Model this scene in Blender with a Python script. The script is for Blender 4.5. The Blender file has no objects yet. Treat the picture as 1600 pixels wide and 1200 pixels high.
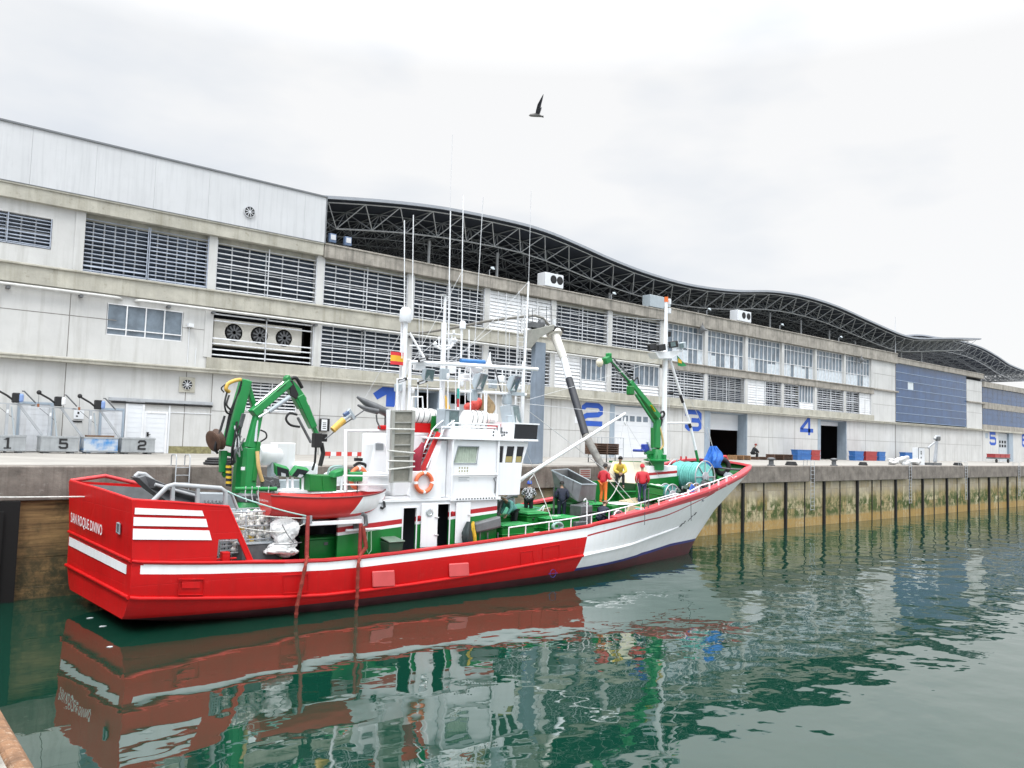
import bpy, bmesh, math, random
from mathutils import Vector, Matrix, Euler
random.seed(7)
R_ = math.radians
scene = bpy.context.scene
COL = scene.collection

# ------------------------------------------------------------------ survey
# world: X runs along the quay, Y away from the camera, Z up, water at z = 0
F_PX = 1250.0
EX = Vector((1470, 128, F_PX)).normalized()
_D = (1470*558 + F_PX*F_PX)/128
EZ = Vector((558, -_D, F_PX)).normalized()
EY = EZ.cross(EX)
CAM = Vector((0, 0, 6.14))
QZ = 4.64          # quay deck height
YQ = 32.3          # quay face
YB = 48.4          # facade plane
def ray(px, py):
    c = Vector(((px-800)/F_PX, (py-600)/F_PX, 1))
    return Vector((EX.dot(c), EY.dot(c), EZ.dot(c)))
def on_y(px, py, y):
    d = ray(px, py); return CAM + d*(y/d.y)
def on_z(px, py, z):
    d = ray(px, py); return CAM + d*((z-CAM.z)/d.z)
BO = Vector((6.75, 28.4, 0)); BA = R_(-1.0)
BU = Vector((math.cos(BA), math.sin(BA), 0)); BV = Vector((-math.sin(BA), math.cos(BA), 0))
def b(px, py, v):
    """measure a point of the boat: pixel + distance from the boat's centre plane -> boat coordinates"""
    d = ray(px, py); t = (v-BV.dot(CAM-BO))/BV.dot(d); p = CAM+d*t
    return Vector((BU.dot(p-BO), v, p.z))
def bw(u, v=None, z=None):
    if v is None: u, v, z = u
    return BO + BU*u + BV*v + Vector((0, 0, z))

# ------------------------------------------------------------------ mesh builder
class MB:
    def __init__(s): s.v = []; s.f = []; s.m = []
    def add(s, vs, fs, mi=0):
        n = len(s.v); s.v += [tuple(p) for p in vs]
        for f in fs: s.f.append([i+n for i in f]); s.m.append(mi)
        return s
    def box(s, x0, x1, y0, y1, z0, z1, mi=0):
        return s.add([(x0,y0,z0),(x1,y0,z0),(x1,y1,z0),(x0,y1,z0),(x0,y0,z1),(x1,y0,z1),(x1,y1,z1),(x0,y1,z1)],
            [(0,3,2,1),(4,5,6,7),(0,1,5,4),(1,2,6,5),(2,3,7,6),(3,0,4,7)], mi)
    def obox(s, c, size, mat=None, mi=0):
        hx, hy, hz = size[0]/2, size[1]/2, size[2]/2
        pts = [Vector(p) for p in ((-hx,-hy,-hz),(hx,-hy,-hz),(hx,hy,-hz),(-hx,hy,-hz),(-hx,-hy,hz),(hx,-hy,hz),(hx,hy,hz),(-hx,hy,hz))]
        if mat is not None: pts = [mat @ p for p in pts]
        c = Vector(c)
        return s.add([c+p for p in pts], [(0,3,2,1),(4,5,6,7),(0,1,5,4),(1,2,6,5),(2,3,7,6),(3,0,4,7)], mi)
    def bar(s, p0, p1, w, h, up=(0,0,1), mi=0, w1=None, h1=None):
        p0, p1, up = Vector(p0), Vector(p1), Vector(up)
        d = (p1-p0).normalized(); a = d.cross(up)
        if a.length < 1e-4: a = d.cross(Vector((1,0,0)))
        a.normalize(); c = a.cross(d).normalized()
        w1 = w if w1 is None else w1; h1 = h if h1 is None else h1
        vs = [p0-a*w/2-c*h/2, p0+a*w/2-c*h/2, p0+a*w/2+c*h/2, p0-a*w/2+c*h/2,
              p1-a*w1/2-c*h1/2, p1+a*w1/2-c*h1/2, p1+a*w1/2+c*h1/2, p1-a*w1/2+c*h1/2]
        return s.add(vs, [(0,3,2,1),(4,5,6,7),(0,1,5,4),(1,2,6,5),(2,3,7,6),(3,0,4,7)], mi)
    def tube(s, pts, r, n=8, closed=False, caps=True, mi=0):
        pts = [Vector(p) for p in pts]; N = len(pts)
        rs = list(r) if isinstance(r, (list, tuple)) else [r]*N
        ref = None; rings = []
        for i, p in enumerate(pts):
            if closed: d = pts[(i+1) % N]-pts[i-1]
            else: d = pts[min(i+1, N-1)]-pts[max(i-1, 0)]
            if d.length < 1e-9: d = Vector((0,0,1))
            d.normalize()
            if ref is None:
                ref = Vector((0,0,1)) if abs(d.z) < .9 else Vector((1,0,0))
            a = (ref-d*ref.dot(d))
            if a.length < 1e-5: a = d.orthogonal()
            a.normalize(); ref = a; c = d.cross(a)
            rings.append([p+(a*math.cos(2*math.pi*k/n)+c*math.sin(2*math.pi*k/n))*rs[i] for k in range(n)])
        return s.loft(rings, closed_path=closed, caps=caps and not closed, mi=mi)
    def loft(s, rings, closed_path=False, caps=True, closed_ring=True, mi=0):
        n = len(rings[0]); N = len(rings); fs = []
        for i in range(N if closed_path else N-1):
            j = (i+1) % N
            for k in range(n if closed_ring else n-1):
                l = (k+1) % n
                fs.append((i*n+k, i*n+l, j*n+l, j*n+k))
        if caps and closed_ring:
            fs.append(tuple(range(n-1, -1, -1))); fs.append(tuple((N-1)*n+k for k in range(n)))
        return s.add([p for r in rings for p in r], fs, mi)
    def cyl(s, p0, p1, r, n=16, r1=None, mi=0):
        return s.tube([p0, p1], [r, r if r1 is None else r1], n, mi=mi)
    def lathe(s, prof, c, axis=(0,0,1), n=20, mi=0):
        """prof = [(radius, height)] round axis through c"""
        ax = Vector(axis).normalized(); a = ax.orthogonal().normalized(); d = ax.cross(a); c = Vector(c)
        rings = [[c+ax*h+(a*math.cos(2*math.pi*k/n)+d*math.sin(2*math.pi*k/n))*max(r, 1e-4) for k in range(n)] for r, h in prof]
        return s.loft(rings, mi=mi)
    def sph(s, c, r, nu=10, nv=7, mi=0):
        r = Vector(r) if not isinstance(r, (int, float)) else Vector((r, r, r)); c = Vector(c)
        rings = []
        for i in range(nv+1):
            t = math.pi*(i/nv); t = min(max(t, .02), math.pi-.02)
            rings.append([c+Vector((r.x*math.sin(t)*math.cos(2*math.pi*k/nu), r.y*math.sin(t)*math.sin(2*math.pi*k/nu), r.z*math.cos(t))) for k in range(nu)])
        return s.loft(rings, mi=mi)
    def prism(s, poly, off, mi=0):
        """closed polygon (3-D points) extruded by vector off"""
        P = [Vector(p) for p in poly]; off = Vector(off); n = len(P)
        fs = [tuple(range(n-1, -1, -1)), tuple(range(n, 2*n))]+[(i, (i+1) % n, n+(i+1) % n, n+i) for i in range(n)]
        return s.add(P+[p+off for p in P], fs, mi)
    def quad(s, *p, mi=0): return s.add(p, [tuple(range(len(p)))], mi)
    def build(s, name, mats, parent=None, smooth=None, bevel=0, loc=None, seg=1):
        me = bpy.data.meshes.new(name); me.from_pydata(s.v, [], s.f)
        if not isinstance(mats, (list, tuple)): mats = [mats]
        for m in mats: me.materials.append(m)
        if len(mats) > 1:
            for p, mi in zip(me.polygons, s.m): p.material_index = mi
        bm = bmesh.new(); bm.from_mesh(me); bmesh.ops.recalc_face_normals(bm, faces=bm.faces); bm.to_mesh(me); bm.free()
        if smooth:
            me.polygons.foreach_set('use_smooth', [True]*len(me.polygons)); me.set_sharp_from_angle(angle=R_(smooth))
        o = bpy.data.objects.new(name, me); COL.objects.link(o)
        if bevel:
            m = o.modifiers.new('edge', 'BEVEL'); m.width = bevel; m.segments = seg; m.limit_method = 'ANGLE'; m.angle_limit = R_(40)
        if parent is not None: o.parent = parent
        if loc is not None: o.location = loc
        return o

def tag(o, label=None, cat=None, group=None, kind=None):
    if label: o['label'] = label
    if cat: o['category'] = cat
    if group: o['group'] = group
    if kind: o['kind'] = kind
    return o
def thing(name, label, cat, loc=(0,0,0), rz=0, group=None):
    o = bpy.data.objects.new(name, None); COL.objects.link(o); o.empty_display_size = .2
    o.location = loc; o.rotation_euler = (0, 0, rz)
    return tag(o, label, cat, group)
def dup(root, loc=None, rz=None, label=None):
    c = root.copy(); COL.objects.link(c)
    if loc is not None: c.location = loc
    if rz is not None: c.rotation_euler = (0, 0, rz)
    if label: c['label'] = label
    for ch in list(root.children):
        d = ch.copy(); COL.objects.link(d); d.parent = c
        for g in list(ch.children):
            e = g.copy(); COL.objects.link(e); e.parent = d
    return c

# ------------------------------------------------------------------ materials
MATS = {}
def nodes_of(name):
    m = bpy.data.materials.new(name); m.use_nodes = True
    nt = m.node_tree; bs = nt.nodes['Principled BSDF']
    return m, nt, bs
def nd(nt, typ, **kw):
    n = nt.nodes.new(typ)
    for k, v in kw.items():
        if k.startswith('i_'):
            n.inputs[k[2:].replace('_', ' ')].default_value = v
        else: setattr(n, k, v)
    return n
def ramp(nt, src, stops):
    r = nt.nodes.new('ShaderNodeValToRGB')
    while len(r.color_ramp.elements) < len(stops): r.color_ramp.elements.new(.5)
    for e, (p, c) in zip(r.color_ramp.elements, stops):
        e.position = p; e.color = (c, c, c, 1) if isinstance(c, (int, float)) else (*c, 1)
    nt.links.new(src, r.inputs[0]); return r.outputs[0]
def mixc(nt, fac, a, c, mode='MIX'):
    m = nt.nodes.new('ShaderNodeMix'); m.data_type = 'RGBA'; m.blend_type = mode
    for i, x in ((0, fac), (6, a), (7, c)):
        if isinstance(x, bpy.types.NodeSocket): nt.links.new(x, m.inputs[i])
        elif isinstance(x, (int, float)): m.inputs[i].default_value = x
        else: m.inputs[i].default_value = (*x, 1)
    return m.outputs[2]
def coord(nt, scale=(1,1,1), which='Object'):
    tc = nt.nodes.new('ShaderNodeTexCoord'); mp = nt.nodes.new('ShaderNodeMapping')
    nt.links.new(tc.outputs[which], mp.inputs[0]); mp.inputs['Scale'].default_value = scale
    return mp.outputs[0]
def noise(nt, vec, scale, detail=4, rough=.6):
    n = nd(nt, 'ShaderNodeTexNoise', i_Scale=scale, i_Detail=detail, i_Roughness=rough)
    nt.links.new(vec, n.inputs['Vector']); return n.outputs[0]
def M(name, col, rough=.5, var=.12, scale=2.5, bump=0, metal=0, streak=0, streak_col=None, spots=0, spot_col=(.08,.06,.05), bscale=None, sw=5):
    """painted or weathered surface: broad tone variation, vertical run-off streaks, spots of wear"""
    if name in MATS: return MATS[name]
    m, nt, bs = nodes_of(name)
    v = coord(nt)
    n1 = noise(nt, v, scale)
    c = mixc(nt, ramp(nt, n1, [(.3, 0), (.7, 1)]), [max(0, x*(1-var)) for x in col], [min(1, x*(1+var*.6)) for x in col])
    if streak:
        v2 = coord(nt, (sw, sw, .22 if sw > 3 else .14)); n2 = noise(nt, v2, 1.1, 5, .65)
        c = mixc(nt, ramp(nt, n2, [(.49, 0), (.70, streak)]), c, streak_col or [x*.45 for x in col])
    if spots:
        n3 = noise(nt, v, scale*3.2, 6, .7)
        c = mixc(nt, ramp(nt, n3, [(.62-.12*spots, 0), (.68, min(1, spots))]), c, spot_col)
    nt.links.new(c, bs.inputs['Base Color'])
    bs.inputs['Roughness'].default_value = rough; bs.inputs['Metallic'].default_value = metal
    rr = ramp(nt, n1, [(0, max(0, rough-.1)), (1, min(1, rough+.12))]); nt.links.new(rr, bs.inputs['Roughness'])
    if bump:
        bp = nd(nt, 'ShaderNodeBump', i_Strength=bump, i_Distance=.02)
        nt.links.new(noise(nt, v, bscale or scale*8, 4, .6), bp.inputs['Height']); nt.links.new(bp.outputs[0], bs.inputs['Normal'])
    MATS[name] = m; return m

concrete = M('facade concrete', (.54,.54,.525), .85, .13, .35, .25, streak=.50, streak_col=(.33,.325,.295), spots=.12, spot_col=(.40,.395,.37), bscale=8, sw=1.8)
beam_m = M('stained concrete beam', (.43,.415,.355), .9, .22, .9, .4, streak=.5, streak_col=(.22,.205,.15), spots=.36, spot_col=(.15,.135,.09), bscale=10, sw=2.2)
dirty_m = M('dark stained parapet concrete', (.33,.305,.265), .95, .35, 1.2, .5, streak=.6, spots=.25, streak_col=(.10,.095,.08), bscale=10)
clad_m = M('white sheet cladding', (.55,.56,.57), .5, .06, .5, 0, streak=.5, streak_col=(.40,.41,.42), spots=.12, spot_col=(.34,.35,.36))
slat_m = M('louvre slat', (.60,.62,.645), .5, .16, 1.3, streak=.5, streak_col=(.36,.36,.35))
slatblue_m = M('bluish louvre slat', (.36,.40,.47), .45, .15, 2)
slatwhite_m = M('white louvre slat', (.74,.75,.76), .45, .10, 2, streak=.4, streak_col=(.48,.47,.45))
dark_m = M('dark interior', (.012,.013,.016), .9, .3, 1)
dim_m = M('dim interior wall', (.045,.05,.06), .9, .3, 1)  # shade of covered spaces put into the wall colour
frame_m = M('grey door frame steel', (.30,.36,.42), .5, .12, 1.5, streak=.3)
white_m = M('white door panel', (.68,.70,.72), .45, .05, 1)
glassy_m = M('window glass', (.16,.20,.24), .06, .4, 1.2)
pipe_m = M('galvanised pipe', (.55,.55,.53), .45, .15, 3, metal=.2)
truss_m = M('roof truss steel', (.42,.43,.44), .5, .12, 2); truss_shade_m = M('shaded truss steel', (.30,.315,.335), .5, .12, 2)  # inner struts: same steel with the canopy's shade put into the colour
roof_m = M('roof sheet edge', (.30,.32,.35), .5, .1, 1)
soffit_m = M('shaded roof underside', (.026,.033,.052), .7, .25, .8)  # shade under the canopy put into the sheet colour
number_m = M('blue number paint', (.018,.085,.42), .6, .15, 2)
black_m = M('black rubber', (.010,.010,.011), .6, .3, 3)
steel_m = M('galvanised steel', (.42,.44,.46), .45, .15, 2.5, metal=.35)
dsteel_m = M('dark worn steel', (.13,.135,.14), .5, .3, 3, metal=.3)

# ------------------------------------------------------------------ lettering
def lettering(name, body, mat, parent, origin, xdir, ydir, w, h, depth=.012, bold=0.0):
    """the text fitted into a w x h box whose lower left corner is origin"""
    cu = bpy.data.curves.new(name, 'FONT'); cu.body = body; cu.size = 1; cu.offset = bold; cu.resolution_u = 3
    o = bpy.data.objects.new(name, cu); COL.objects.link(o)
    bpy.context.view_layer.update()
    me = bpy.data.meshes.new_from_object(o.evaluated_get(bpy.context.evaluated_depsgraph_get()))
    bpy.data.objects.remove(o); bpy.data.curves.remove(cu)
    xs = [v.co.x for v in me.vertices]; ys = [v.co.y for v in me.vertices]
    x0, x1, y0, y1 = min(xs), max(xs), min(ys), max(ys)
    X, Y, Oo = Vector(xdir).normalized(), Vector(ydir).normalized(), Vector(origin); N = X.cross(Y).normalized()
    mb = MB(); n = len(me.vertices)
    P = [Oo+X*((v.co.x-x0)/(x1-x0)*w)+Y*((v.co.y-y0)/(y1-y0)*h) for v in me.vertices]
    fs = [tuple(p.vertices) for p in me.polygons]
    mb.add([p+N*depth for p in P], fs)
    bpy.data.meshes.remove(me)
    me2 = bpy.data.meshes.new(name); me2.from_pydata(mb.v, [], mb.f); me2.materials.append(mat)
    o = bpy.data.objects.new(name, me2); COL.objects.link(o); o.parent = parent
    return o
# ================================================================== water, quay, sky
def interp(tab, x):
    if x <= tab[0][0]: return tab[0][1]
    for (a, c), (d, e) in zip(tab, tab[1:]):
        if x <= d: return c+(e-c)*(x-a)/(d-a)
    return tab[-1][1]
def smooth_tab(tab, x):
    """Catmull-Rom through a table"""
    n = len(tab)
    if x <= tab[0][0]: return tab[0][1]
    if x >= tab[-1][0]: return tab[-1][1]
    for i in range(n-1):
        if tab[i][0] <= x <= tab[i+1][0]: break
    x0, y0 = tab[i]; x1, y1 = tab[i+1]; h = x1-x0
    m0 = (y1-tab[i-1][1])/(x1-tab[i-1][0]) if i > 0 else (y1-y0)/h
    m1 = (tab[i+2][1]-y0)/(tab[i+2][0]-x0) if i < n-2 else (y1-y0)/h
    t = (x-x0)/h; t2 = t*t; t3 = t2*t
    return (2*t3-3*t2+1)*y0+(t3-2*t2+t)*h*m0+(-2*t3+3*t2)*y1+(t3-t2)*h*m1

wm, nt, bs = nodes_of('harbour water')
bs.inputs['Base Color'].default_value = (.0028, .030, .0185, 1)
bs.inputs['Roughness'].default_value = .015; bs.inputs['IOR'].default_value = 2.1
v = coord(nt, (1, 1, 1))
na = noise(nt, coord(nt, (1, 1.15, 1)), .56, 1, .4)
nb = noise(nt, coord(nt, (1, 1.3, 1)), 1.7, 1.5, .4)
ncalm = noise(nt, v, .06, 2, .5)
sep = nt.nodes.new('ShaderNodeSeparateXYZ'); nt.links.new(v, sep.inputs[0])
# the water lies calm in the corner behind the stern and ruffles towards the open basin
mr = nd(nt, 'ShaderNodeMapRange'); mr.inputs[1].default_value = 3; mr.inputs[2].default_value = 30; mr.inputs[3].default_value = .25; mr.inputs[4].default_value = 1.15
nt.links.new(sep.outputs[0], mr.inputs[0])
add = nd(nt, 'ShaderNodeMath', operation='MULTIPLY_ADD'); nt.links.new(nb, add.inputs[0]); add.inputs[1].default_value = .20; nt.links.new(na, add.inputs[2])
mul = nd(nt, 'ShaderNodeMath', operation='MULTIPLY'); nt.links.new(add.outputs[0], mul.inputs[0]); nt.links.new(mr.outputs[0], mul.inputs[1])
bp = nd(nt, 'ShaderNodeBump', i_Strength=1.0, i_Distance=.045)
nt.links.new(mul.outputs[0], bp.inputs['Height']); nt.links.new(bp.outputs[0], bs.inputs['Normal'])
MATS['water'] = wm
w = MB(); w.quad((-300,-400,0), (1500,-400,0), (1500,33.5,0), (-300,33.5,0)); w.build('water', wm)['kind'] = 'structure'

deck_m = M('quay concrete', (.31,.293,.265), .9, .18, .5, .4, streak=0, spots=.25, spot_col=(.30,.28,.25), bscale=6)
d = MB(); d.box(-60, 420, YQ+1.1, 90, QZ-2, QZ)
d.build('quay_pavement', deck_m)['kind'] = 'structure'

# quay wall
cap_m = M('weathered cap beam concrete', (.195,.170,.146), .95, .45, 1.3, .9, streak=.55, streak_col=(.085,.068,.055), spots=.35, spot_col=(.36,.335,.30), bscale=7)
sm, nt, bs = nodes_of('algae stained stone blocks')
v = coord(nt)
br = nd(nt, 'ShaderNodeTexBrick', offset=0.0, squash=1.0, i_Scale=1.0, i_Mortar_Size=.014, i_Mortar_Smooth=.3, i_Bias=-.1, i_Brick_Width=1.31, i_Row_Height=1.42)
mp = nt.nodes.new('ShaderNodeMapping'); mp.inputs['Rotation'].default_value = (R_(90), 0, 0); tc = nt.nodes.new('ShaderNodeTexCoord')
nt.links.new(tc.outputs['Object'], mp.inputs[0]); nt.links.new(mp.outputs[0], br.inputs['Vector'])
br.inputs['Color1'].default_value = (.30, .225, .085, 1); br.inputs['Color2'].default_value = (.54, .48, .32, 1); br.inputs['Mortar'].default_value = (.03, .028, .02, 1)
sep = nt.nodes.new('ShaderNodeSeparateXYZ'); nt.links.new(v, sep.inputs[0])
n1 = noise(nt, v, 1.6, 6, .7); n2 = noise(nt, coord(nt, (3, 3, .5)), 1.2, 5, .65); n3 = noise(nt, v, 4.5, 5, .7)
c = mixc(nt, ramp(nt, n2, [(.42, 0), (.68, .85)]), br.outputs[0], (.13, .09, .035))
# weed grows in the tide band, a rusty bare strip lies just above the water
def band(lo0, lo1, hi0, hi1):
    a = nd(nt, 'ShaderNodeMapRange'); a.inputs[1].default_value = lo0; a.inputs[2].default_value = lo1; nt.links.new(sep.outputs[2], a.inputs[0])
    e = nd(nt, 'ShaderNodeMapRange'); e.inputs[1].default_value = hi0; e.inputs[2].default_value = hi1; e.inputs[3].default_value = 1; e.inputs[4].default_value = 0; nt.links.new(sep.outputs[2], e.inputs[0])
    k = nd(nt, 'ShaderNodeMath', operation='MULTIPLY'); nt.links.new(a.outputs[0], k.inputs[0]); nt.links.new(e.outputs[0], k.inputs[1]); return k.outputs[0]
k = nd(nt, 'ShaderNodeMath', operation='MULTIPLY'); nt.links.new(ramp(nt, n1, [(.43, 0), (.56, 1)]), k.inputs[0]); nt.links.new(band(.5, .95, 1.7, 2.7), k.inputs[1])
c = mixc(nt, k.outputs[0], c, (.05, .075, .014))
k = nd(nt, 'ShaderNodeMath', operation='MULTIPLY'); nt.links.new(ramp(nt, n3, [(.38, .25), (.6, 1)]), k.inputs[0]); nt.links.new(band(-.1, .05, .6, .75), k.inputs[1])
c = mixc(nt, k.outputs[0], c, (.33, .20, .055))
k = nd(nt, 'ShaderNodeMath', operation='MULTIPLY'); nt.links.new(ramp(nt, n1, [(.35, .2), (.6, .85)]), k.inputs[0]); nt.links.new(band(2.1, 2.6, 9, 10), k.inputs[1])
c = mixc(nt, k.outputs[0], c, (.30, .26, .20))
nt.links.new(c, bs.inputs['Base Color']); bs.inputs['Roughness'].default_value = .85
bp = nd(nt, 'ShaderNodeBump', i_Strength=.8, i_Distance=.04); nt.links.new(n3, bp.inputs['Height']); nt.links.new(bp.outputs[0], bs.inputs['Normal'])

tim, nt, bs = nodes_of('old timber facing')   # the brown boarded stretch behind the stern
v = coord(nt, (.35, .35, 5)); n1 = noise(nt, v, 1.6, 6, .7); n2 = noise(nt, coord(nt), 1.3, 5, .7)
c = mixc(nt, ramp(nt, n1, [(.3, 0), (.7, 1)]), (.07, .038, .014), (.34, .215, .085))
c = mixc(nt, ramp(nt, n2, [(.5, 0), (.7, .8)]), c, (.045, .04, .015))
sz = nt.nodes.new('ShaderNodeSeparateXYZ'); nt.links.new(coord(nt), sz.inputs[0]); tz = nd(nt, 'ShaderNodeMapRange'); nt.links.new(sz.outputs[2], tz.inputs[0]); tz.inputs[1].default_value = 2.3; tz.inputs[2].default_value = .9
k = nd(nt, 'ShaderNodeMath', operation='MULTIPLY'); nt.links.new(tz.outputs[0], k.inputs[0]); nt.links.new(ramp(nt, noise(nt, coord(nt), 2.6, 6, .7), [(.36, .15), (.55, .95)]), k.inputs[1])
c = mixc(nt, k.outputs[0], c, (.035, .034, .014))   # weed and slime below the tide mark
nt.links.new(c, bs.inputs['Base Color']); bs.inputs['Roughness'].default_value = .7

qw = thing('quay_wall', 'stained stone quay wall with concrete cap beam behind the boat', 'quay wall', (0, YQ, 0))
CAPB = 3.44
m = MB()
ladder_x = [10.66, 58.3, 75.6, 88.6, 104.0]
edges = [-60]+[e for x in ladder_x+[] for e in (x-.36, x+.36)]+[420]
for i in range(0, len(edges), 2): m.box(edges[i], edges[i+1], 0, 1.095, CAPB, QZ-.006)
for x in ladder_x: m.box(x-.36, x+.36, .35, 1.095, CAPB, QZ-.03)
m.build('cap_beam', cap_m, qw, bevel=.03)
m = MB(); m.box(9.2, 420, .22, 1.4, -3, CAPB); m.build('stone_facing', sm, qw)
m = MB()
for k, (x0, x1) in enumerate(((5.25, 8.0), (8.04, 9.16))):
    for j in range(4): m.box(x0, x1, .20+.01*(j % 2), .5, -.6+j*1.02, -.6+j*1.02+1.016)
m.build('timber_facing', tim, qw, bevel=.01)
m = MB(); m.box(-60, 5.2, 2.2, 2.6, -3, CAPB); m.box(5.0, 5.22, .4, 2.4, -3, CAPB); m.build('recess_wall', dark_m, qw)  # shade of the void under the quay put into black walls

# fender timbers on the wall
fpx = [1082, 1127, 1163, 1197, 1230, 1261, 1290, 1316, 1342, 1366, 1380, 1402, 1425, 1444, 1463, 1482, 1499, 1516, 1533, 1548, 1563, 1577, 1592]
fth = [1, 1, 1, 0, 1, 0, 1, 0, 1, 0, 0, 1, 0, 1, 0, 1, 0, 1, 0, 1, 0, 1, 0]
fender_m = M('tarred fender timber', (.007,.007,.007), .75, .4, 5, .5, spots=.06, spot_col=(.16,.16,.15))
xs = [(on_y(p, 800, YQ).x, t) for p, t in zip(fpx, fth)]
proto = {}
words = ['thick', 'thin']
for i, (x, t) in enumerate(xs):
    wd = .19 if t else .08
    wd *= 1+max(0, (x-60))/120
    mb = MB()
    r = random.Random(i)
    for j in range(6):
        mb.box(-wd/2+r.uniform(-.012, .012), wd/2+r.uniform(-.012, .012), (.04 if t else .16)+r.uniform(-.01, .01), .215, -2+j*.9, -2+j*.9+.9 if j < 5 else CAPB-.005)
    o = mb.build('fender_timber', fender_m, loc=(x, YQ, 0))
    tag(o, ('wide' if t else 'narrow')+' black fender timber standing against the stained quay wall', 'fender', 'fender timbers along the quay wall')
for x in (4.55,):
    mb = MB(); mb.box(-.55, .69, -.1, .19, -2, CAPB-.005); mb.box(-.3, .2, -.2, -.105, -1.5, 3.1)  # near-black timber colour carries the shade of the recess
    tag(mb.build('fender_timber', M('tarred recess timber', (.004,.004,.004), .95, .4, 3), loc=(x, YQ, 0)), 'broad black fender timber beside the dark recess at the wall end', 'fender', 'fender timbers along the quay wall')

# ladders set into the cap
def ladder(x, label):
    t = thing('quay_ladder', label, 'ladder', (x, YQ, QZ), 0, 'ladders down the quay wall')
    for s in (-.26, .26):
        MB().tube([(s, -.05, -3.4), (s, -.05, .35), (s, .02, .44), (s, .5, .44), (s, .56, .36), (s, .56, 0)], .022, 8).build('rail', steel_m, t, smooth=40)
    for k in range(12): MB().cyl((-.26, -.05, -.05-.3*k), (.26, -.05, -.05-.3*k), .015, 6).build('rung', steel_m, t, smooth=40)
ladder(ladder_x[0], 'grey steel ladder on the quay edge above the red stern')
for x, lab in zip(ladder_x[1:], ('first steel quay ladder past the red bow', 'steel quay ladder between the bow ladder and the white sacks', 'steel quay ladder beside the grey hoist and white sacks', 'steel quay ladder furthest along the wall, past the hoist')):
    ladder(x, lab)

# near quay on which the photographer stands
nq_m = M('near quay concrete', (.27,.25,.22), .95, .35, 6, 1.0, spots=.5, spot_col=(.16,.12,.09), bscale=30)
rust_m = M('rusty steel edging', (.23,.12,.06), .85, .5, 9, .8, spots=.7, spot_col=(.42,.33,.24), bscale=40)
n = MB(); n.box(-60, .69, -60, YQ-.05, -3, QZ); n.build('near_quay_pavement', nq_m)['kind'] = 'structure'
n = MB(); n.box(.69, .80, -60, YQ-.06, QZ-.35, QZ+.004); tag(n.build('edge_strip', rust_m, bevel=.05, seg=3), 'rusty steel edging along the near quay corner', 'edging')
# ================================================================== the market hall
BY0, BY1 = 14.6, 0
hall = thing('fish_market_hall', 'long grey concrete quayside hall with louvred bays, numbered doors and a wavy truss roof', 'building', (0, YB, 0))
def LW(px, py): # facade point
    p = on_y(px, py, YB); return p.x, p.z
# --- ground storey wall with openings
openings = [(19.55, 22.9, 7.3, 9.12), (32.0, 34.15, QZ, 9.40), (35.0, 38.0, QZ, 9.40), (53.1, 58.75, QZ, 9.38), (67.3, 74.05, QZ, 9.40), (89.1, 95.55, QZ, 9.38)]
m = MB(); x = -30
for (a, c, z0, z1) in openings:
    m.box(x, a, 0, .35, QZ, 9.5); m.box(a, c, 0, .35, z1, 9.5)
    if z0 > QZ: m.box(a, c, 0, .35, QZ, z0)
    x = c
m.box(x, 139.6, 0, .35, QZ, 9.5)
# first storey solid part on the left, with a window hole, and the plain end panels
m.box(-30, 11.42, 0, .35, 9.5, 13.45); m.box(15.5, 17.16, 0, .35, 9.5, 13.45); m.box(11.42, 15.5, 0, .35, 9.5, 11.22); m.box(11.42, 15.5, 0, .35, 12.95, 13.45)
m.box(-30, 4.4, 0, .35, 14.5, 17.85); m.box(8.45, 9.55, 0, .35, 14.5, 17.85); m.box(4.4, 8.45, 0, .35, 14.5, 15.45); m.box(4.4, 8.45, 0, .35, 17.1, 17.85)
m.box(102.4, 108.95, 0, .35, 9.5, 17.85); m.box(133.4, 139.6, 0, .35, 9.5, 17.3)
m.build('wall', concrete, hall)
# panel joints
m = MB()
for x in [3.1, 9.55, 15.9, 17.44, 24.6, 31.2]: m.box(x-.022, x+.022, -.008, .02, QZ, 9.45)
for x in (3.1, 9.55): m.box(x-.02, x+.02, -.008, .02, 9.8, 13.4)
for x0, x1 in ((-20, 11.9), (15.5, 17.1)): m.box(x0, x1, -.006, .02, 12.02, 12.06)
for x0, x1, z in ((17.5, 31.9, 7.2), (38.1, 53, 6.9), (58.8, 67.2, 7.2), (74.1, 89, 7.0), (95.6, 139, 7.1), (102.5, 108.9, 11.9), (102.5, 108.9, 15.9), (133.5, 139.5, 12.2), (133.5, 139.5, 15.6)): m.box(x0, x1, -.006, .02, z, z+.035)
for x in [41.9, 45.5, 49.0, 60.2, 63, 78.2, 83.5, 100.5, 109, 117, 125.2, 133.4]: m.box(x-.02, x+.02, -.007, .02, QZ, 9.45)
m.box(108.88, 109.0, -.03, .02, QZ, 17.9)
m.build('panel_joint', M('darker panel joint', (.20,.19,.175), .9, .2, 2), hall)  # joint strips in a darker tone than the wall
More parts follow.
